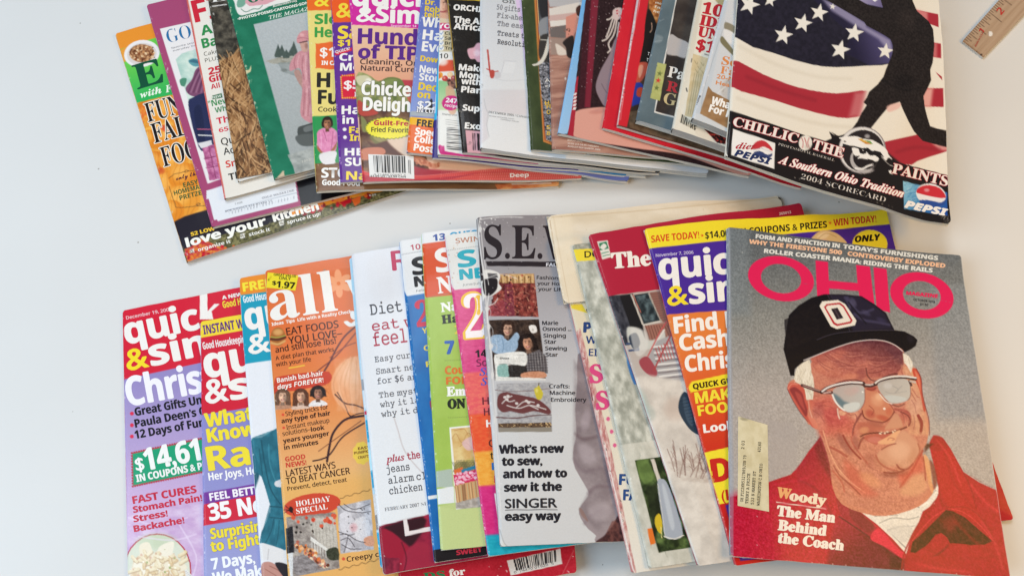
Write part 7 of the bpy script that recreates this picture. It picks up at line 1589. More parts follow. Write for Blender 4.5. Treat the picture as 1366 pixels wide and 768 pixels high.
def art_coach(p):
    a = p.q
    p.fill('8f9294')
    p.grad([(940, 280), (1400, 280), (1400, 790), (940, 790)], (1120, 315), '5b6064', (1130, 520), 'aea6a0', .8, mid='888884')
    p.poly('7c8488', [(960, 300), (1000, 302), (1000, 420), (962, 420)], 18, .6); p.poly('8c9196', [(1240, 380), (1300, 380), (1320, 560), (1250, 560)], 20, .5)
    p.grain(.065, 9, None, 1.3)
    T = p.T
    T('FORM AND FUNCTION IN', 1007.8, 318, 112, 5.4, 'b', 'dcdcd6', -6.9, .35); T('TODAY’S FURNISHINGS', 1124, 332, 127.5, 5.4, 'b', 'dcdcd6', -6.9, .35)
    T('WHY THE FIRESTONE 500', 999, 325, 124, 5.4, 'b', 'eebc98', -7.1, .35); T('CONTROVERSY EXPLODED', 1130, 341.3, 131, 5.4, 'b', 'eebc98', -7.1, .35)
    T('ROLLER COASTER MANIA:', 1018.8, 337.5, 130, 5.4, 'b', 'e0e0da', -6.6, .35); T('RIDING THE RAILS', 1151.5, 353, 92.5, 5.4, 'b', 'e0e0da', -6.6, .35)
    P_ = 'df1f57'
    def ring(cx, cy, rx, ry, ix, iy, rot):
        t = np.linspace(0, 2 * math.pi, 44, endpoint=False); r = math.radians(rot); o = []; i = []
        for L, x_, y_ in ((o, rx, ry), (i, ix, iy)):
            for q in t: L.append((cx + x_ * math.cos(q) * math.cos(r) - y_ * math.sin(q) * math.sin(r), cy + x_ * math.cos(q) * math.sin(r) + y_ * math.sin(q) * math.cos(r)))
        o.append(o[0]); i.append(i[0]); p.poly(P_, o + i[::-1])
    ring(1041.5, 372, 44.5, 29.5, 27, 19.3, 12); ring(1229.5, 394, 43, 30, 25.5, 18.8, 14)
    p.poly(P_, [(1087.3, 348), (1104, 350), (1105, 374.5), (1143.5, 378), (1141.5, 353.8), (1160, 356), (1166.5, 408), (1147, 404), (1145, 388.5), (1105.6, 385), (1106.5, 402), (1090, 402)]); p.poly(P_, [(1164.6, 356.8), (1182.5, 359), (1187.2, 417), (1169, 412)])
    T('MAGAZINE', 1208.6, 393, 42, 4.6, 'b', P_, -6, .3); T('OCTOBER 1978', 1218, 401, 29, 3, 'b', '25262a', -7); T('$1.50', 1227, 407, 11, 3, 'b', '25262a', -7)
    # ---- jacket behind the neck
    RD = 'ae0d2b'
    jk = x8(-40, 470, 62, 462, 180, 410, 270, 380, 300, 350, 340, 290, 385, 235, 410, 300, 440, 430, 600, 500, 780, 480, 835, 430, 800, 260, 815, 230, 850, 240, 880, 280, 930, 370, 990, 410, 1055, 440, 1140, 700, 1170, 800, 30, 800, 20, 560)
    p.poly(RD, jk, 1)
    p.poly('c8183f', [(970, 660), (1100, 640), (1180, 700), (1200, 760), (970, 760)], 20, .8)
    p.grad(x8(340, 300, 385, 232, 420, 300, 440, 440, 465, 520, 420, 530, 300, 440, 290, 360), (1090, 580), '8a1a34', (1080, 670), 'c41a3e', 3)
    p.poly('5c1828', x8(385, 235, 420, 330, 425, 400, 380, 330, 362, 280), 8, .85)
    p.tex(jk, 3, 3, '9c0c26', 'bc142f', .35, 4)
    # dark lower left body with stippled shade
    p.grad(x8(440, 545, 470, 520, 560, 560, 700, 690, 700, 800, 400, 760), (1115, 690), 'b0183c', (1180, 755), '4c1220', 8)
    p.poly('7c1630', x8(560, 640, 695, 690, 700, 760, 480, 720), 16, .7); p.poly('3c0e1a', x8(650, 690, 700, 690, 696, 745, 650, 740), 8, .7)
    p.grain(.06, 21, x8(60, 460, 440, 480, 700, 690, 700, 790, 60, 740), 1.5)
    # left lapel
    p.sp('a01a38', x8(440, 430, 465, 440, 540, 530, 640, 620, 700, 680, 695, 700, 620, 650, 540, 590, 460, 530), 1.2); p.line('5c1226', x8(455, 540, 530, 590, 610, 650, 695, 715), 1.8, 1, .9); p.sp('7c1830', x8(500, 500, 560, 545, 590, 580, 560, 600, 500, 545), 3, .8)
    p.sp('dc2048', x8(600, 585, 625, 600, 680, 660, 705, 680, 700, 700, 640, 660, 575, 625), 1.2)
    # white shirt
    sh = x8(432, 405, 460, 445, 540, 475, 640, 496, 720, 490, 790, 460, 834, 420, 835, 450, 820, 490, 775, 520, 760, 560, 730, 620, 712, 682, 660, 625, 600, 570, 520, 510, 450, 455)
    p.poly('e6dfd2', sh, 1); p.line('9c948c', x8(440, 425, 520, 475, 640, 505, 760, 490, 825, 440), 1.4, 1, .6)
    p.sp('c8c2bc', x8(480, 468, 640, 500, 690, 515, 600, 530, 540, 510), 2, .8); p.sp('f0eadd', x8(660, 505, 780, 480, 800, 490, 720, 515), 2, .8)
    for q, w in (((610, 565, 660, 545, 720, 550, 760, 540), 1.2), ((590, 540, 650, 530, 700, 520, 745, 505), 1.0), ((640, 590, 690, 580, 745, 575), .9), ((660, 610, 690, 640, 712, 660), 1.6), ((700, 515, 740, 500, 760, 505), 1.8), ((560, 505, 620, 530, 680, 535), .9)): p.line('8a8680', x8(*q), w, 1, .75)
    p.sp('d4cec4', x8(640, 590, 720, 570, 735, 600, 700, 640), 3, .7)
    # right lapel, zip and pocket of shade
    p.sp('b81229', x8(800, 262, 850, 250, 930, 380, 960, 460, 1000, 560, 920, 540, 860, 480, 835, 400), 2, .8)
    p.line('8c1420', x8(940, 300, 935, 370, 990, 470, 1040, 560), 1.2, 1, .0)
    p.line('8c1020', w5(755, 60, 800, 150, 840, 300), 1.4, 1, .7); p.line('9a1222', w5(590, 180, 600, 250, 640, 290, 760, 290, 850, 340, 930, 440, 960, 520), 1.8, 1, .7)
    p.line('a01424', w5(570, 230, 500, 320, 420, 440, 380, 520, 340, 620, 325, 720), 2, 1, .9); p.line('e04048', w5(620, 310, 520, 380, 400, 520), 1.4, 1, .7); p.line('e04048', w5(650, 300, 760, 330, 880, 430, 950, 520), 1.3, 1, .6)
    dk = w5(630, 310, 680, 320, 760, 360, 850, 440, 950, 525, 900, 548, 800, 552, 720, 540, 660, 540, 640, 500, 600, 468, 560, 480, 520, 530, 490, 560, 420, 605, 385, 600, 400, 530, 480, 460, 560, 380)
    p.poly('3a1014', dk, 1.4); p.tex(dk, 3, 3, '2a0a0e', '5c1a1e', .7, 5); p.poly('8c1a28', w5(590, 380, 690, 340, 720, 400, 680, 460, 640, 470), 12, .7); p.grain(.04, 7, dk, 1.4)
    p.line('b01828', w5(495, 560, 500, 640, 490, 740), 1.2, 1, .7); p.sp('701424', w5(545, 630, 600, 590, 650, 545, 640, 570, 590, 615), 2, .7); p.sp('8c1626', w5(805, 72, 900, 130, 990, 180, 940, 150, 860, 110), 2, .4)
    p.sp('a01828', x8(815, 232, 850, 240, 870, 280, 820, 290, 800, 275), 2, .7); p.poly('38100f', w3(1100, 330, 1180, 330, 1110, 400), 4, .8)
    for q, w, c, al in (((860, 300, 900, 420, 980, 520, 1040, 600), 3, '9c1024', .5), ((900, 560, 980, 640, 1060, 700, 1110, 760), 4, '9c1226', .5), ((780, 660, 860, 690, 960, 700, 1080, 690), 3, '9c1226', .45), ((960, 420, 1010, 480, 1060, 520), 3, 'e8404c', .5), ((760, 720, 840, 740, 960, 750), 3, 'e43c4a', .4), ((300, 400, 360, 430, 400, 480, 430, 540), 3, '8c1430', .6), ((200, 420, 300, 400, 360, 380), 3, 'd8284c', .4), ((1000, 560, 1050, 640, 1080, 740), 3, 'e04450', .4), ((830, 250, 880, 320, 920, 420), 2, 'e84a50', .5)): p.line(c, x8(*q), w, 1, al, 3)
    p.grain(.05, 27, x8(385, 235, 850, 235, 1055, 440, 1140, 800, 20, 800, 60, 460), 1.3)
    # ---- head and neck
    SK = 'cc8068'
    head = [(1079, 486), (1110, 466), (1150, 455), (1182, 453), (1203, 462), (1206, 478), (1214, 492), (1226, 504), (1234, 545), (1238, 562), (1238, 578), (1235, 592), (1230, 601), (1232, 612), (1237, 622), (1241, 640), (1246, 652), (1236, 668), (1214, 680), (1180, 688), (1150, 684), (1122, 672), (1110, 650), (1107, 624), (1103, 606), (1094, 580), (1088, 568), (1078, 566), (1070, 552), (1060, 538), (1052, 522), (1051, 512), (1058, 506), (1070, 508), (1079, 505)]
    p.poly(SK, head, 1, 1, 2)
    p.grad([(1079, 440), (1210, 440), (1212, 520), (1079, 520)], (1140, 458), '7c4048', (1135, 508), 'c87460', 4, a=0)
    fore = w1(322, 628, 420, 578, 560, 525, 700, 485, 840, 467, 960, 478, 1050, 515, 1112, 565, 1118, 690, 1060, 760, 900, 790, 700, 800, 480, 790, 370, 740)
    p.grad(fore, (1152, 456), '5c2a34', (1136, 504), 'c4705c', 3, mid='9c4e4a'); p.grain(.045, 12, fore, 1.4)
    p.poly('532a38', w1(960, 480, 1112, 570, 1110, 680, 1040, 640, 980, 560), 8, .6); p.blob('d88468', *w1(440, 700)[0], 16, 9, -15, .7); p.blob('d8806a', *w1(760, 690)[0], 20, 8, -8, .6); p.blob('c86a58', *w1(560, 600)[0], 16, 8, -20, .6)
    for q in ((480, 600, 540, 640, 600, 670, 680, 690, 780, 660), (600, 600, 660, 620, 760, 610, 860, 580), (380, 640, 420, 690, 480, 740), (820, 680, 900, 700, 990, 660, 1080, 640), (540, 660, 640, 720, 720, 710), (680, 560, 760, 570, 860, 545)): p.line('78343a', w1(*q), 1.7, 1, .38, 1.6)
    for q in ((490, 590, 550, 630, 610, 660, 690, 680), (610, 590, 670, 610, 770, 600), (830, 670, 900, 690, 1000, 650)): p.line('e09478', w1(*q), 1.1, 1, .5)
    # left cheek and jaw
    ck = w2(250, 470, 440, 440, 500, 600, 640, 640, 640, 768, 340, 768, 300, 620)
    p.poly('cc5c50', ck, 14, .9); p.blob('c2484a', *w2(470, 620)[0], 22, 16, 20, .8); p.blob('e09478', *w2(330, 640)[0], 12, 22, -20, .6); p.blob('e8a888', *w2(640, 600)[0], 8, 6, -40, .8); p.grain(.04, 13, [(1080, 530), (1150, 530), (1200, 690), (1100, 680)], 1.5)
    p.sp('e8b48c', w2(505, 560, 560, 580, 545, 600, 510, 600), 1.5, .9); p.line('f0dcc8', w2(490, 545, 495, 590, 508, 630), 1.8, 1)
    p.line('702c30', w2(695, 585, 660, 640, 630, 700, 620, 768), 2.4, 1, .85); p.line('7c3034', w2(640, 590, 655, 620, 640, 680), 1.4, 1, .5)
    # right side of the face lit orange
    rt = w2(1040, 180, 1140, 190, 1180, 330, 1215, 520, 1245, 600, 1265, 768, 1100, 768, 1080, 620, 1060, 560, 1110, 420)
    p.poly('dfa67e', rt, 7, .95); p.blob('e6b494', *w2(1150, 520)[0], 14, 20, 0, .8); p.line('a85a48', w2(1130, 380, 1170, 440, 1190, 450), 1.3, 1, .8); p.line('a85a48', w2(1120, 410, 1160, 480), 1.2, 1, .7); p.line('b06450', w2(1180, 610, 1205, 690, 1200, 750), 3.5, 1, .8); p.line('983c38', w2(980, 550, 1080, 570, 1110, 620, 1100, 680), 3.5, 1, .8); p.blob('b8584c', *w2(1070, 600)[0], 8, 12, -30, .8)
    p.sp('c8503c', w2(1130, 210, 1165, 205, 1205, 290, 1210, 420, 1240, 540, 1225, 560, 1195, 400, 1150, 290), 1.5); p.sp('e08868', w2(1150, 220, 1190, 280, 1200, 400, 1180, 330), 2, .8); p.line('7c3030', w2(1165, 205, 1205, 290, 1215, 420, 1245, 545, 1270, 640, 1276, 768), 1.2, 1, .8)
    # printed skin: mottled pinks and mauve shade in the creases
    p.tex([(1052, 450), (1215, 440), (1250, 560), (1250, 690), (1110, 690), (1050, 560)], 7, 6, '98504c', 'e0a890', .0, 31)
    fc = [(1082, 486), (1112, 468), (1150, 457), (1200, 462), (1212, 490), (1232, 540), (1236, 590), (1232, 615), (1242, 650), (1215, 678), (1180, 686), (1130, 672), (1110, 640), (1096, 590), (1084, 560)]
    p.tex(fc, 9, 7, '8c4448', 'dc9c84', .12, 31, f=4); p.tex(fc, 3, 2.4, '7c3c40', 'e8b09a', .12, 37, f=3)
    p.blob('8a4046', *w2(330, 560)[0], 10, 14, 20, .35); p.blob('7c3a40', *w3(420, 330)[0], 8, 22, -32, .5); p.blob('8c4446', *w3(520, 330)[0], 6, 16, -10, .5); p.blob('84403e', *w3(850, 590)[0], 26, 6, -3, .6); p.blob('9c5048', *w3(640, 470)[0], 14, 12, 30, .35); p.blob('a05048', *w3(480, 620)[0], 16, 20, -40, .4)
    p.blob('8a4244', *w2(690, 250)[0], 8, 12, 10, .5); p.blob('94504c', *w3(620, 200)[0], 14, 7, 10, .55); p.blob('b06a58', *w3(1000, 180)[0], 6, 12, -20, .5); p.line('6c2c2e', w3(905, 60, 960, 90, 985, 140, 970, 180), 1.6, 1, .7); p.line('5c2426', w3(585, 275, 560, 300, 545, 350), 1.4, 1, .6)
    for q in ((225, 230, 270, 320, 330, 440, 420, 560), (380, 400, 440, 470, 520, 560, 600, 620), (620, 520, 700, 560, 800, 600, 900, 600), (1020, 560, 960, 650, 900, 720)): p.line('9c4c46', w3(*q), 1.4, 1, .4)
    p.grain(.035, 33, fc, 1.2)
    for q, w in (((415, 590, 450, 600, 500, 640, 560, 660), .9), ((500, 560, 560, 590, 640, 600, 700, 600), .9), ((400, 650, 450, 690, 520, 720), .9), ((560, 700, 640, 690, 720, 700, 790, 690), 1.0), ((620, 560, 700, 570, 800, 560), .8), ((860, 600, 940, 610, 1040, 600), .9), ((820, 640, 900, 650, 1000, 640, 1080, 620), .9), ((840, 720, 920, 700, 1020, 700), .9)): p.line('6c2c30', w1(*q), w, 1, .42, .8); p.line('dc9880', [(a_, b_ + 1.6) for a_, b_ in w1(*q)], w, 1, .3, .8)
    for q, w in (((300, 500, 360, 490, 430, 480), .9), ((330, 520, 400, 520, 450, 540), .8), ((280, 560, 340, 600, 380, 660), .8), ((1120, 470, 1150, 520, 1160, 580), .9), ((1140, 600, 1150, 660, 1140, 720), .9), ((690, 690, 740, 720, 800, 740), .9), ((840, 690, 900, 700, 960, 690), .8), ((1010, 560, 1050, 600, 1060, 660), 1.0), ((560, 560, 600, 600, 640, 590), .8)): p.line('7c3234', w2(*q), w, 1, .42, .8)
    p.line('8c3a36', w2(1060, 290, 1040, 220, 1050, 190), 1, 1, .5)
    # hair
    hairL = w2(130, 240, 150, 190, 200, 150, 250, 128, 262, 160, 268, 230, 285, 280, 292, 350, 282, 465, 228, 470, 212, 380, 190, 345, 140, 320, 120, 290)
    p.poly('e4dbc8', hairL, 1); p.strokes(hairL, ['b4a894', 'f4eee0', 'c8bca8'], 60, (2, 6), (.5, .9), (60, 120), 4, .7)
    hairR = w2(1050, 70, 1100, 95, 1130, 140, 1135, 180, 1115, 235, 1095, 190, 1060, 150); p.poly('e6dece', hairR, 1); p.strokes(hairR, ['b8ac98', 'f6f0e4'], 20, (1.5, 4), (.5, .8), (60, 110), 6, .7)
    # ear
    p.sp('c65a4c', w2(65, 370, 90, 325, 150, 330, 205, 375, 222, 460, 245, 520, 240, 600, 320, 710, 275, 700, 240, 650, 180, 580, 110, 460), 1.2); p.sp('8a3436', w2(85, 380, 130, 360, 190, 410, 210, 480, 235, 560, 220, 610, 170, 530, 110, 430), 2, .9); p.sp('b85048', w2(130, 400, 180, 430, 200, 500, 215, 560, 170, 500), 2, .8); p.line('e08c74', w2(70, 380, 100, 335, 150, 338), 1.6, 1, .8); p.sp('d8806a', w2(235, 600, 300, 640, 325, 712, 285, 700), 2, .9); p.line('6c2a2c', w2(65, 375, 110, 470, 180, 585, 240, 655), 1, 1, .7); p.line('f0d8c8', w2(245, 480, 250, 540, 275, 620), 1, 1, .5)
    # nose
    p.sp('cc8264', w2(735, 370, 800, 380, 860, 430, 930, 500, 975, 560, 960, 610, 900, 655, 840, 650, 760, 635, 705, 600, 700, 545, 725, 500), 1.2); p.blob('dea07e', *w2(830, 470)[0], 12, 11, 50, .85); p.blob('b8503f', *w2(880, 625)[0], 13, 5, 15, .75); p.blob('b04a40', *w2(770, 590)[0], 9, 7, 35, .7); p.blob('c46048', *w2(930, 570)[0], 6, 8, 0, .6); p.blob('ecbc98', *w2(850, 440)[0], 7, 8, 50, .7); p.line('8c3c34', w2(840, 400, 900, 460, 960, 540, 975, 575), 1.1, 1, .7); p.ell('f8ece0', *w2(890, 545)[0], 1.6, 1.5); p.line('6c2828', w2(700, 560, 720, 620, 790, 650, 880, 660, 940, 625, 975, 570), 1.6, 1, .85); p.line('8c3c34', w2(760, 520, 800, 560, 780, 600), 1.2, 1, .6)
    p.sp('a04038', w2(735, 380, 770, 350, 820, 360, 800, 395), 2, .7); p.line('7c302e', w2(740, 375, 780, 385, 820, 372), 1.2, 1, .7)
    p.line('4c2426', w2(735, 200, 745, 260, 780, 300, 820, 310), 1.8, 1, .55); p.line('682c2e', w2(760, 240, 830, 235, 900, 210), 1.3, 1, .6); p.line('5c2628', w2(480, 330, 560, 305, 640, 300, 720, 320), 1.8, 1, .7); p.line('5c2628', w2(880, 280, 950, 255, 1000, 248), 2.2, 1, .8); p.blob('d8886c', *w2(600, 270)[0], 18, 5, -6, .6)
    # mouth and chin
    p.sp('b86050', w3(530, 160, 640, 150, 760, 180, 840, 120, 900, 100, 920, 180, 760, 215, 640, 240, 560, 250), 5, .75); p.blob('a4584c', *w3(690, 160)[0], 14, 6, 10, .7)
    p.sp('cc9074', w3(765, 205, 800, 150, 850, 75, 890, 100, 920, 170, 900, 195, 820, 205), 3); p.blob('d89870', *w3(590, 215)[0], 9, 6, -10, .7)
    p.sp('b85a50', w3(585, 280, 620, 255, 700, 245, 800, 235, 860, 215, 920, 200, 880, 240, 780, 285, 720, 320, 690, 340, 620, 310), 1.5); p.sp('c8746a', w3(620, 290, 680, 270, 740, 290, 700, 325, 640, 315), 2, .8)
    p.line('5c2022', w3(560, 270, 600, 250, 690, 238, 790, 240, 860, 225, 950, 190), 2, 1, .9); p.dots(w3(700, 235, 860, 215, 850, 235, 710, 250), ['ecd8c0', 'e0c4ac'], 9, (1, 1.8), 3, .8, .6)
    p.sp('e2a880', w3(705, 320, 790, 270, 860, 225, 900, 220, 860, 300, 840, 325, 760, 335), 1.6)
    p.sp('cf957a', w3(700, 420, 760, 370, 840, 340, 880, 250, 930, 215, 990, 260, 1050, 320, 1060, 400, 1010, 490, 950, 540, 880, 520, 790, 520, 720, 480), 5); p.blob('b87860', *w3(740, 500)[0], 14, 7, 35, .6); p.blob('c08468', *w3(1000, 430)[0], 8, 14, 20, .5); p.blob('dfae92', *w3(890, 390)[0], 20, 17, 0, .75); p.line('8c3c38', w3(870, 510, 900, 545, 960, 545, 1010, 500), 2.4, 1, .8); p.line('a85046', w3(690, 430, 720, 490, 790, 540, 870, 560), 2.4, 1, .7); p.line('8c4038', w3(740, 380, 800, 345, 860, 330), 1.6, 1, .8); p.line('a0503f', w3(1050, 330, 1065, 400, 1020, 490), 2, 1, .6); p.line('9c4840', w3(790, 300, 810, 280, 850, 290, 830, 300), 1.2, 1, .6)
    p.line('a8423c', w3(1090, 390, 1060, 450, 1000, 560, 900, 700), 3, 1, .8); p.line('8c3030', w3(1050, 90, 1080, 150, 1075, 220), 4, 1, .8)
    # folds of cheek and neck
    p.line('8c2c2e', w3(410, 260, 440, 320, 490, 390, 560, 460), 2.4, 1, .85); p.line('b04840', w3(500, 240, 480, 300, 540, 400, 620, 500), 2, 1, .5); p.line('8a3434', w3(540, 370, 560, 320, 590, 280), 1.8, 1, .7); p.line('a0403c', w3(300, 360, 380, 400, 440, 440), 3, 1, .7); p.line('ecb08c', w3(240, 220, 290, 380, 360, 530, 460, 640, 600, 750), 1.6, 1, .7)
    p.sp('cc5448', w3(420, 480, 520, 540, 640, 700, 700, 768, 560, 768, 450, 640), 12, .55); p.blob('e0986f', *w3(640, 640)[0], 22, 10, 30, .6); p.line('802c2c', w3(760, 575, 850, 580, 930, 560), 2.2, 1, .7)
    p.sp('d89c78', w3(900, 720, 960, 640, 1040, 570, 1100, 600, 1130, 700, 1060, 768, 920, 768), 9, .85); p.sp('d04c40', w3(880, 600, 960, 560, 1080, 430, 1095, 560, 1000, 600, 920, 680), 10, .55); p.sp('e0a070', w3(1100, 430, 1130, 440, 1160, 520, 1170, 640, 1180, 750, 1150, 700, 1120, 560), 2, .9); p.line('a04438', w3(1095, 440, 1110, 560, 1115, 640), 1.6, 1, .8); p.sp('7c3430', w3(1150, 470, 1190, 520, 1215, 640, 1190, 720, 1170, 600), 3, .8)
    p.line('8c3834', w3(330, 520, 380, 600, 480, 690, 560, 768), 1.8, 1, .6); p.line('e8a888', w3(380, 580, 470, 660, 560, 720), 1.2, 1, .6); p.line('b84840', w3(320, 560, 400, 660, 420, 740), 2, 1, .5); p.grain(.035, 15, [(1100, 600), (1180, 620), (1250, 600), (1250, 690), (1110, 690)], 1.5)
    # ---- cap
    CP = '0f0b12'
    p.poly('b8b4b2', smooth_pts(w1(90, 550, 100, 470, 132, 255, 215, 172, 325, 102, 440, 72, 620, 78, 770, 92, 880, 158, 985, 235), 1), 5, 0)
    cap = w1(95, 550, 105, 470, 140, 260, 220, 180, 330, 112, 440, 82, 620, 84, 760, 98, 870, 165, 970, 240, 1005, 310, 1042, 385, 1130, 398, 1210, 440, 1240, 470, 1225, 520, 1185, 550, 1130, 576, 1110, 550, 1050, 512, 960, 476, 840, 466, 700, 484, 560, 526, 420, 580, 300, 636, 235, 680, 192, 720, 188, 775, 155, 775, 112, 612)
    p.poly(CP, cap, 1)
    p.poly('241f34', smooth_pts(w1(480, 88, 620, 88, 755, 102, 865, 170, 962, 245, 1030, 378, 860, 385, 690, 395, 640, 300), 1), 5, .9)
    for q in ((640, 110, 700, 200, 760, 240, 860, 210), (700, 250, 780, 300, 900, 320, 1000, 340), (620, 110, 660, 180, 640, 230)): p.line('4c4868', w1(*q), 3.4, 1, .6, 2)
    p.blob('56526e', *w1(690, 150)[0], 9, 5, 60, .7); p.blob('4a4664', *w1(800, 240)[0], 9, 4, 30, .6); p.blob('3a3656', *w1(930, 300)[0], 9, 4, 20, .6); p.line('0c0a10', w1(650, 150, 740, 260, 800, 330), 2, 1, .6); p.line('3c3848', w1(470, 84, 492, 130), 1, 0, .8); p.line('3c3848', w1(500, 84, 515, 128), .8, 0, .5); p.line('3c3848', w1(650, 360, 660, 398), 1, 0, .8)
    p.line('3e3846', w1(380, 470, 500, 425, 640, 402, 860, 388, 1040, 388), 1.1, 1, .9); p.line('050406', w1(380, 480, 500, 436, 640, 412, 860, 398, 1040, 396), 1.4, 1, .8); p.blob('2a242e', *w1(1180, 460)[0], 6, 8, -30, .5); p.tex(w1(100, 300, 400, 150, 400, 450, 120, 560), 4, 3, '0f0b12', '1b1519', .7, 4)
    p.line('d8ccc8', w1(268, 645, 420, 584, 560, 530, 700, 488, 840, 470, 960, 480, 1050, 516, 1112, 566), 1.3, 1, .95)
    p.poly('e9e2d4', w1(402, 182, 425, 142, 560, 130, 622, 165, 718, 305, 705, 345, 550, 378, 498, 355)); p.poly('b42430', w1(440, 190, 462, 165, 575, 152, 612, 180, 686, 305, 670, 328, 552, 352, 520, 335)); p.poly('e9e2d4', w1(456, 195, 470, 178, 570, 167, 602, 190, 668, 302, 660, 314, 556, 335, 532, 322)); p.poly('2c2228', w1(500, 206, 556, 196, 606, 284, 550, 298)); p.line('6a5a60', w1(530, 205, 575, 290), 1.2, 0, .6)
    # ---- glasses
    for lens, c0, c1 in ((w2(450, 400, 480, 365, 600, 335, 690, 345, 722, 380, 720, 480, 690, 540, 640, 572, 580, 575, 530, 545, 470, 470), 'b8a8a2', 'bcbab4'), (w2(832, 345, 860, 310, 960, 285, 1060, 290, 1105, 320, 1112, 420, 1090, 470, 1030, 495, 960, 500, 910, 470, 860, 410), 'b8b0a8', 'c4beb4')):
        p.poly('a8a09a', smooth_pts(lens, 2), 1.8); p.grad(smooth_pts(lens, 2), lens[0], c0, lens[6], c1, 1)
    p.sp('5c7680', w2(455, 415, 500, 440, 545, 480, 590, 500, 550, 512, 540, 540, 490, 500, 462, 450), 5, .9); p.sp('d0d4d0', w2(540, 520, 600, 495, 650, 490, 680, 500, 670, 540, 620, 570, 560, 565), 1.4, .9); p.blob('c4a8a0', *w2(600, 400)[0], 12, 8, 0, .6); p.blob('c8a8a4', *w2(650, 380)[0], 7, 6, 0, .5)
    p.sp('c8ccc8', w2(890, 440, 950, 430, 1050, 445, 1080, 470, 1000, 492, 930, 480), 2, .8); p.line('8c8a8a', w2(960, 350, 1010, 380, 980, 410, 1040, 350), 1, 1, .5); p.blob('d0ccc8', *w2(920, 350)[0], 8, 6, 0, .6); p.line('9a9894', w2(900, 400, 960, 415, 1080, 395), .8, 1, .6)
    p.line('e8e4de', w2(445, 420, 470, 480, 510, 530, 548, 558), 2.2, 1); p.line('e4e0da', w2(850, 420, 900, 480, 960, 505), 1.4, 1, .8); p.line('6a3c34', w2(960, 510, 1010, 525, 1060, 505), 2, 1, .6)
    p.line('5a3a38', w2(190, 345, 260, 370, 350, 402, 440, 408), 4, 1); p.line('c8a8a0', w2(200, 345, 270, 372, 350, 396), 1.2, 1, .7)
    p.line('3c2626', w2(355, 405, 400, 370, 480, 345, 600, 325, 700, 330, 725, 350), 4.6, 1); p.line('e8e0dc', w2(360, 398, 410, 364, 490, 338, 600, 320, 700, 325), 2.4, 1); p.line('c8a49c', w2(375, 412, 430, 402), 2, 1)
    p.line('4c3230', w2(725, 345, 770, 350, 820, 335), 4.4, 1); p.line('d8c8c0', w2(730, 340, 770, 342, 812, 330), 1.8, 1); p.line('3c2626', w2(812, 335, 850, 305, 950, 280, 1060, 275, 1155, 290), 4.4, 1); p.line('e8e0d8', w2(815, 326, 855, 298, 950, 273, 1060, 268, 1160, 282), 2.4, 1); p.line('4a3432', w2(1105, 310, 1120, 345), 3, 0); p.line('c8b8ac', w2(1110, 310, 1155, 320), 2.4, 0); p.ell('ece8e0', *w2(705, 403)[0], 1.3, 1.3)
    p.line('8a4c40', w2(722, 380, 722, 480, 690, 545), 1, 1, .7); p.line('8a5c50', w2(1110, 330, 1114, 430, 1088, 475), 1, 1, .7)
    # headline, ghost of a lost label, spine wear
    for s, x, y, w, c in (('W', 1036, 662.5, 18, 'e8a870'), ('oody', 1053, 666.5, 48, 'f0dcc4')): T(s, x, y, w, 13, 'S', c, -8.5, .9)
    p.line('f0e4d8', x8(217, 485, 405, 511), 1.0); 
    for s, x, y, w in (('The Man', 1036, 687, 77), ('Behind', 1037.5, 706, 64), ('the Coach', 1037.5, 722.8, 87.5)): T(s, x, y, w, 13.2, 'S', 'f2e8dc', -7, .9)
    p.poly('aaa29f', w6(215, 70, 320, 85, 342, 120, 340, 300, 215, 355), 2.5, .55); p.dots([(980, 640), (1100, 680), (1100, 745), (980, 735)], ['f0c8d0', 'ecd0d4'], 14, (.4, .8), 5); p.dots([(975, 310), (1010, 345), (1020, 600), (980, 600)], ['50545a', 'd0d0cc'], 14, (.3, .6), 6)
    p.wear([a[0], a[3]], 120, 46, 'b8bcc4', (.3, .9), .8); p.wear([a[3], a[2]], 70, 47, 'ecd8c8', (.3, .8), .3); p.line('d8d4cc', [a[1], a[2]], 1.2, 0, .7); p.poly('9a9ea8', [(969, 300), (974, 300), (979, 640), (978, 742), (972, 742), (974, 640)], 1.5, .5)
    def label(q):
        q.fill('d5caa6'); q.tex(w6(60, 40, 215, 40, 215, 500, 60, 500), 10, 14, 'cabf9a', 'ddd4b4', .8, 4); q.blob('8c866c', *w6(95, 65)[0], 7, 3, 10, .7); q.blob('9a9478', *w6(175, 70)[0], 8, 2, 10, .6)
        for s, x, y, w in (('OH FIC2NR5327B89JUN 79', 91, 450, 62), ('TERRY A PRICE', 114, 458, 40), ('532 N MARKET ST', 140, 462, 44), ('WASHINGTON C H OHIO', 168, 468, 56)): q.T(s, *w6(x, y)[0], w, 3.6, 'm', '3a362c', 86, .12)
        q.T('2 03', *w6(96, 205)[0], 11, 3.6, 'm', '3a362c', 86, .12); q.T('43160', *w6(172, 218)[0], 13, 3.6, 'm', '3a362c', 86, .15)
    p.patches.append(('mailing_label', w6(68, 52, 205, 92, 212, 496, 66, 468), label, None))
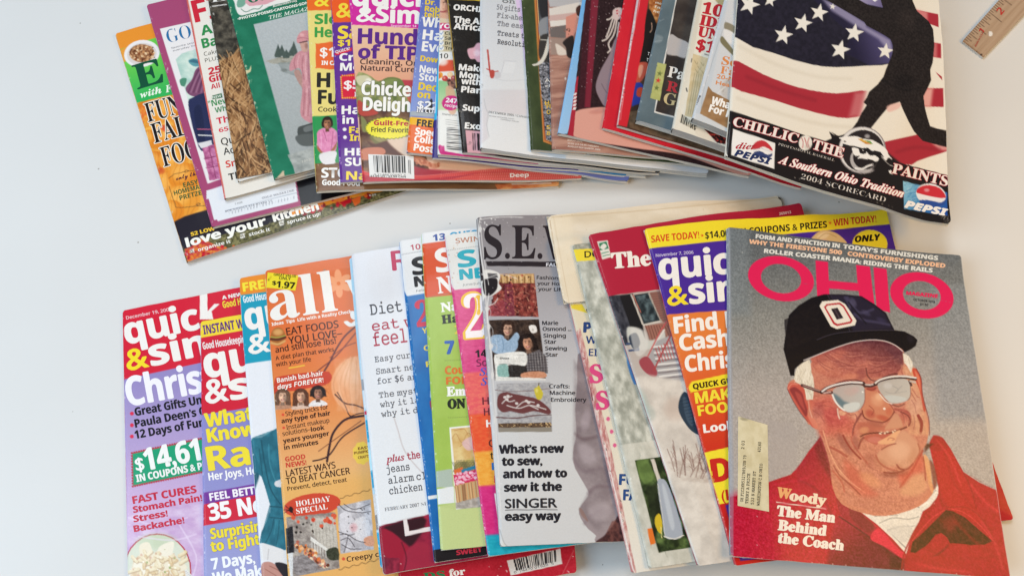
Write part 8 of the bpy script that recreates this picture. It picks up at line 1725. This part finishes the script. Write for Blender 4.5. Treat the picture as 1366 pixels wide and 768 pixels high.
mag('magazine', 'magazine with portrait of an elderly coach in black cap and red jacket', 'magazine',
    [(970, 303), (1280.5, 341.5), (1347, 771), (974.5, 741.5)], .0034, art_coach, -7, page='e0cfae', spine='8c9098', group=GB, sag=4e-6)

# ------------------------------------------------------------------ RULER
def art_ruler(p):
    a = p.q; p.fill('b0947a')
    u = (a[1] - a[0]) / np.linalg.norm(a[1] - a[0]); v = (a[3] - a[0])
    p.tex([a[0], a[1], a[2], a[3]], 60, 3, 'a88c72', 'b89e84', .9, 4, rot=-48)
    L = np.linalg.norm(a[1] - a[0]); end = np.array([1285, 54.]); 
    inch = np.array([1342.5, -9.0]) - np.array([1310.5, 27.5]); inch = inch * 1.06
    for k in range(1, 41):
        q = a[0] + (inch / 16) * k
        l = .62 if k % 16 == 0 else .5 if k % 8 == 0 else .36 if k % 4 == 0 else .26 if k % 2 == 0 else .16
        p.line('3c2a20', [q, q + v * l], .75, a=.85)
    p.T('1', 1310, 46, 5, 7, 'n', 'b83830', 50, .2); p.T('2', 1335.5, 20.5, 7, 9, 'n', 'b83830', 50, .4)
    p.T('Made in U.S.A.', 1302, 63, 22, 2.6, 'b', 'a83c34', 62)
    p.ell('e8e4de', 1321, 45.5, 3.2, 3.4); p.line('6a4a34', [(1318.5, 43.5), (1318.6, 47.5)], .9, 0, .8)
    p.line('8a6546', [a[0], a[3]], 2.0, a=.7); p.blob('3a281c', 1309, 73, 2, 1.5, 0, .9); p.blob('3a281c', 1303, 69, 1.2, 1, 0, .8)
mag('ruler', 'wooden ruler with red numbers and a hole near its end', 'ruler',
    [(1284.5, 54.5), (1415, -92), (1446, -64), (1312.5, 76.5)], .0035, art_ruler, 48, mat=M_WOOD, pages=False, corner=.001)

# ------------------------------------------------------------------ sheets running past the top of the photo keep their real length
for m in MAGS:
    if m.cat == 'ruler': continue
    z = .012; q = m.q
    if q[0][1] < 0 or q[1][1] < 0:
        W_ = [bp(c, z) for c in q]
        V0 = W_[0] - W_[3]; V1 = W_[1] - W_[2]
        V0 /= np.linalg.norm(V0); V1 /= np.linalg.norm(V1)
        m.q = np.array([proj(*(W_[3] + V0 * .272), z), proj(*(W_[2] + V1 * .272), z), q[2], q[3]])
build_all()
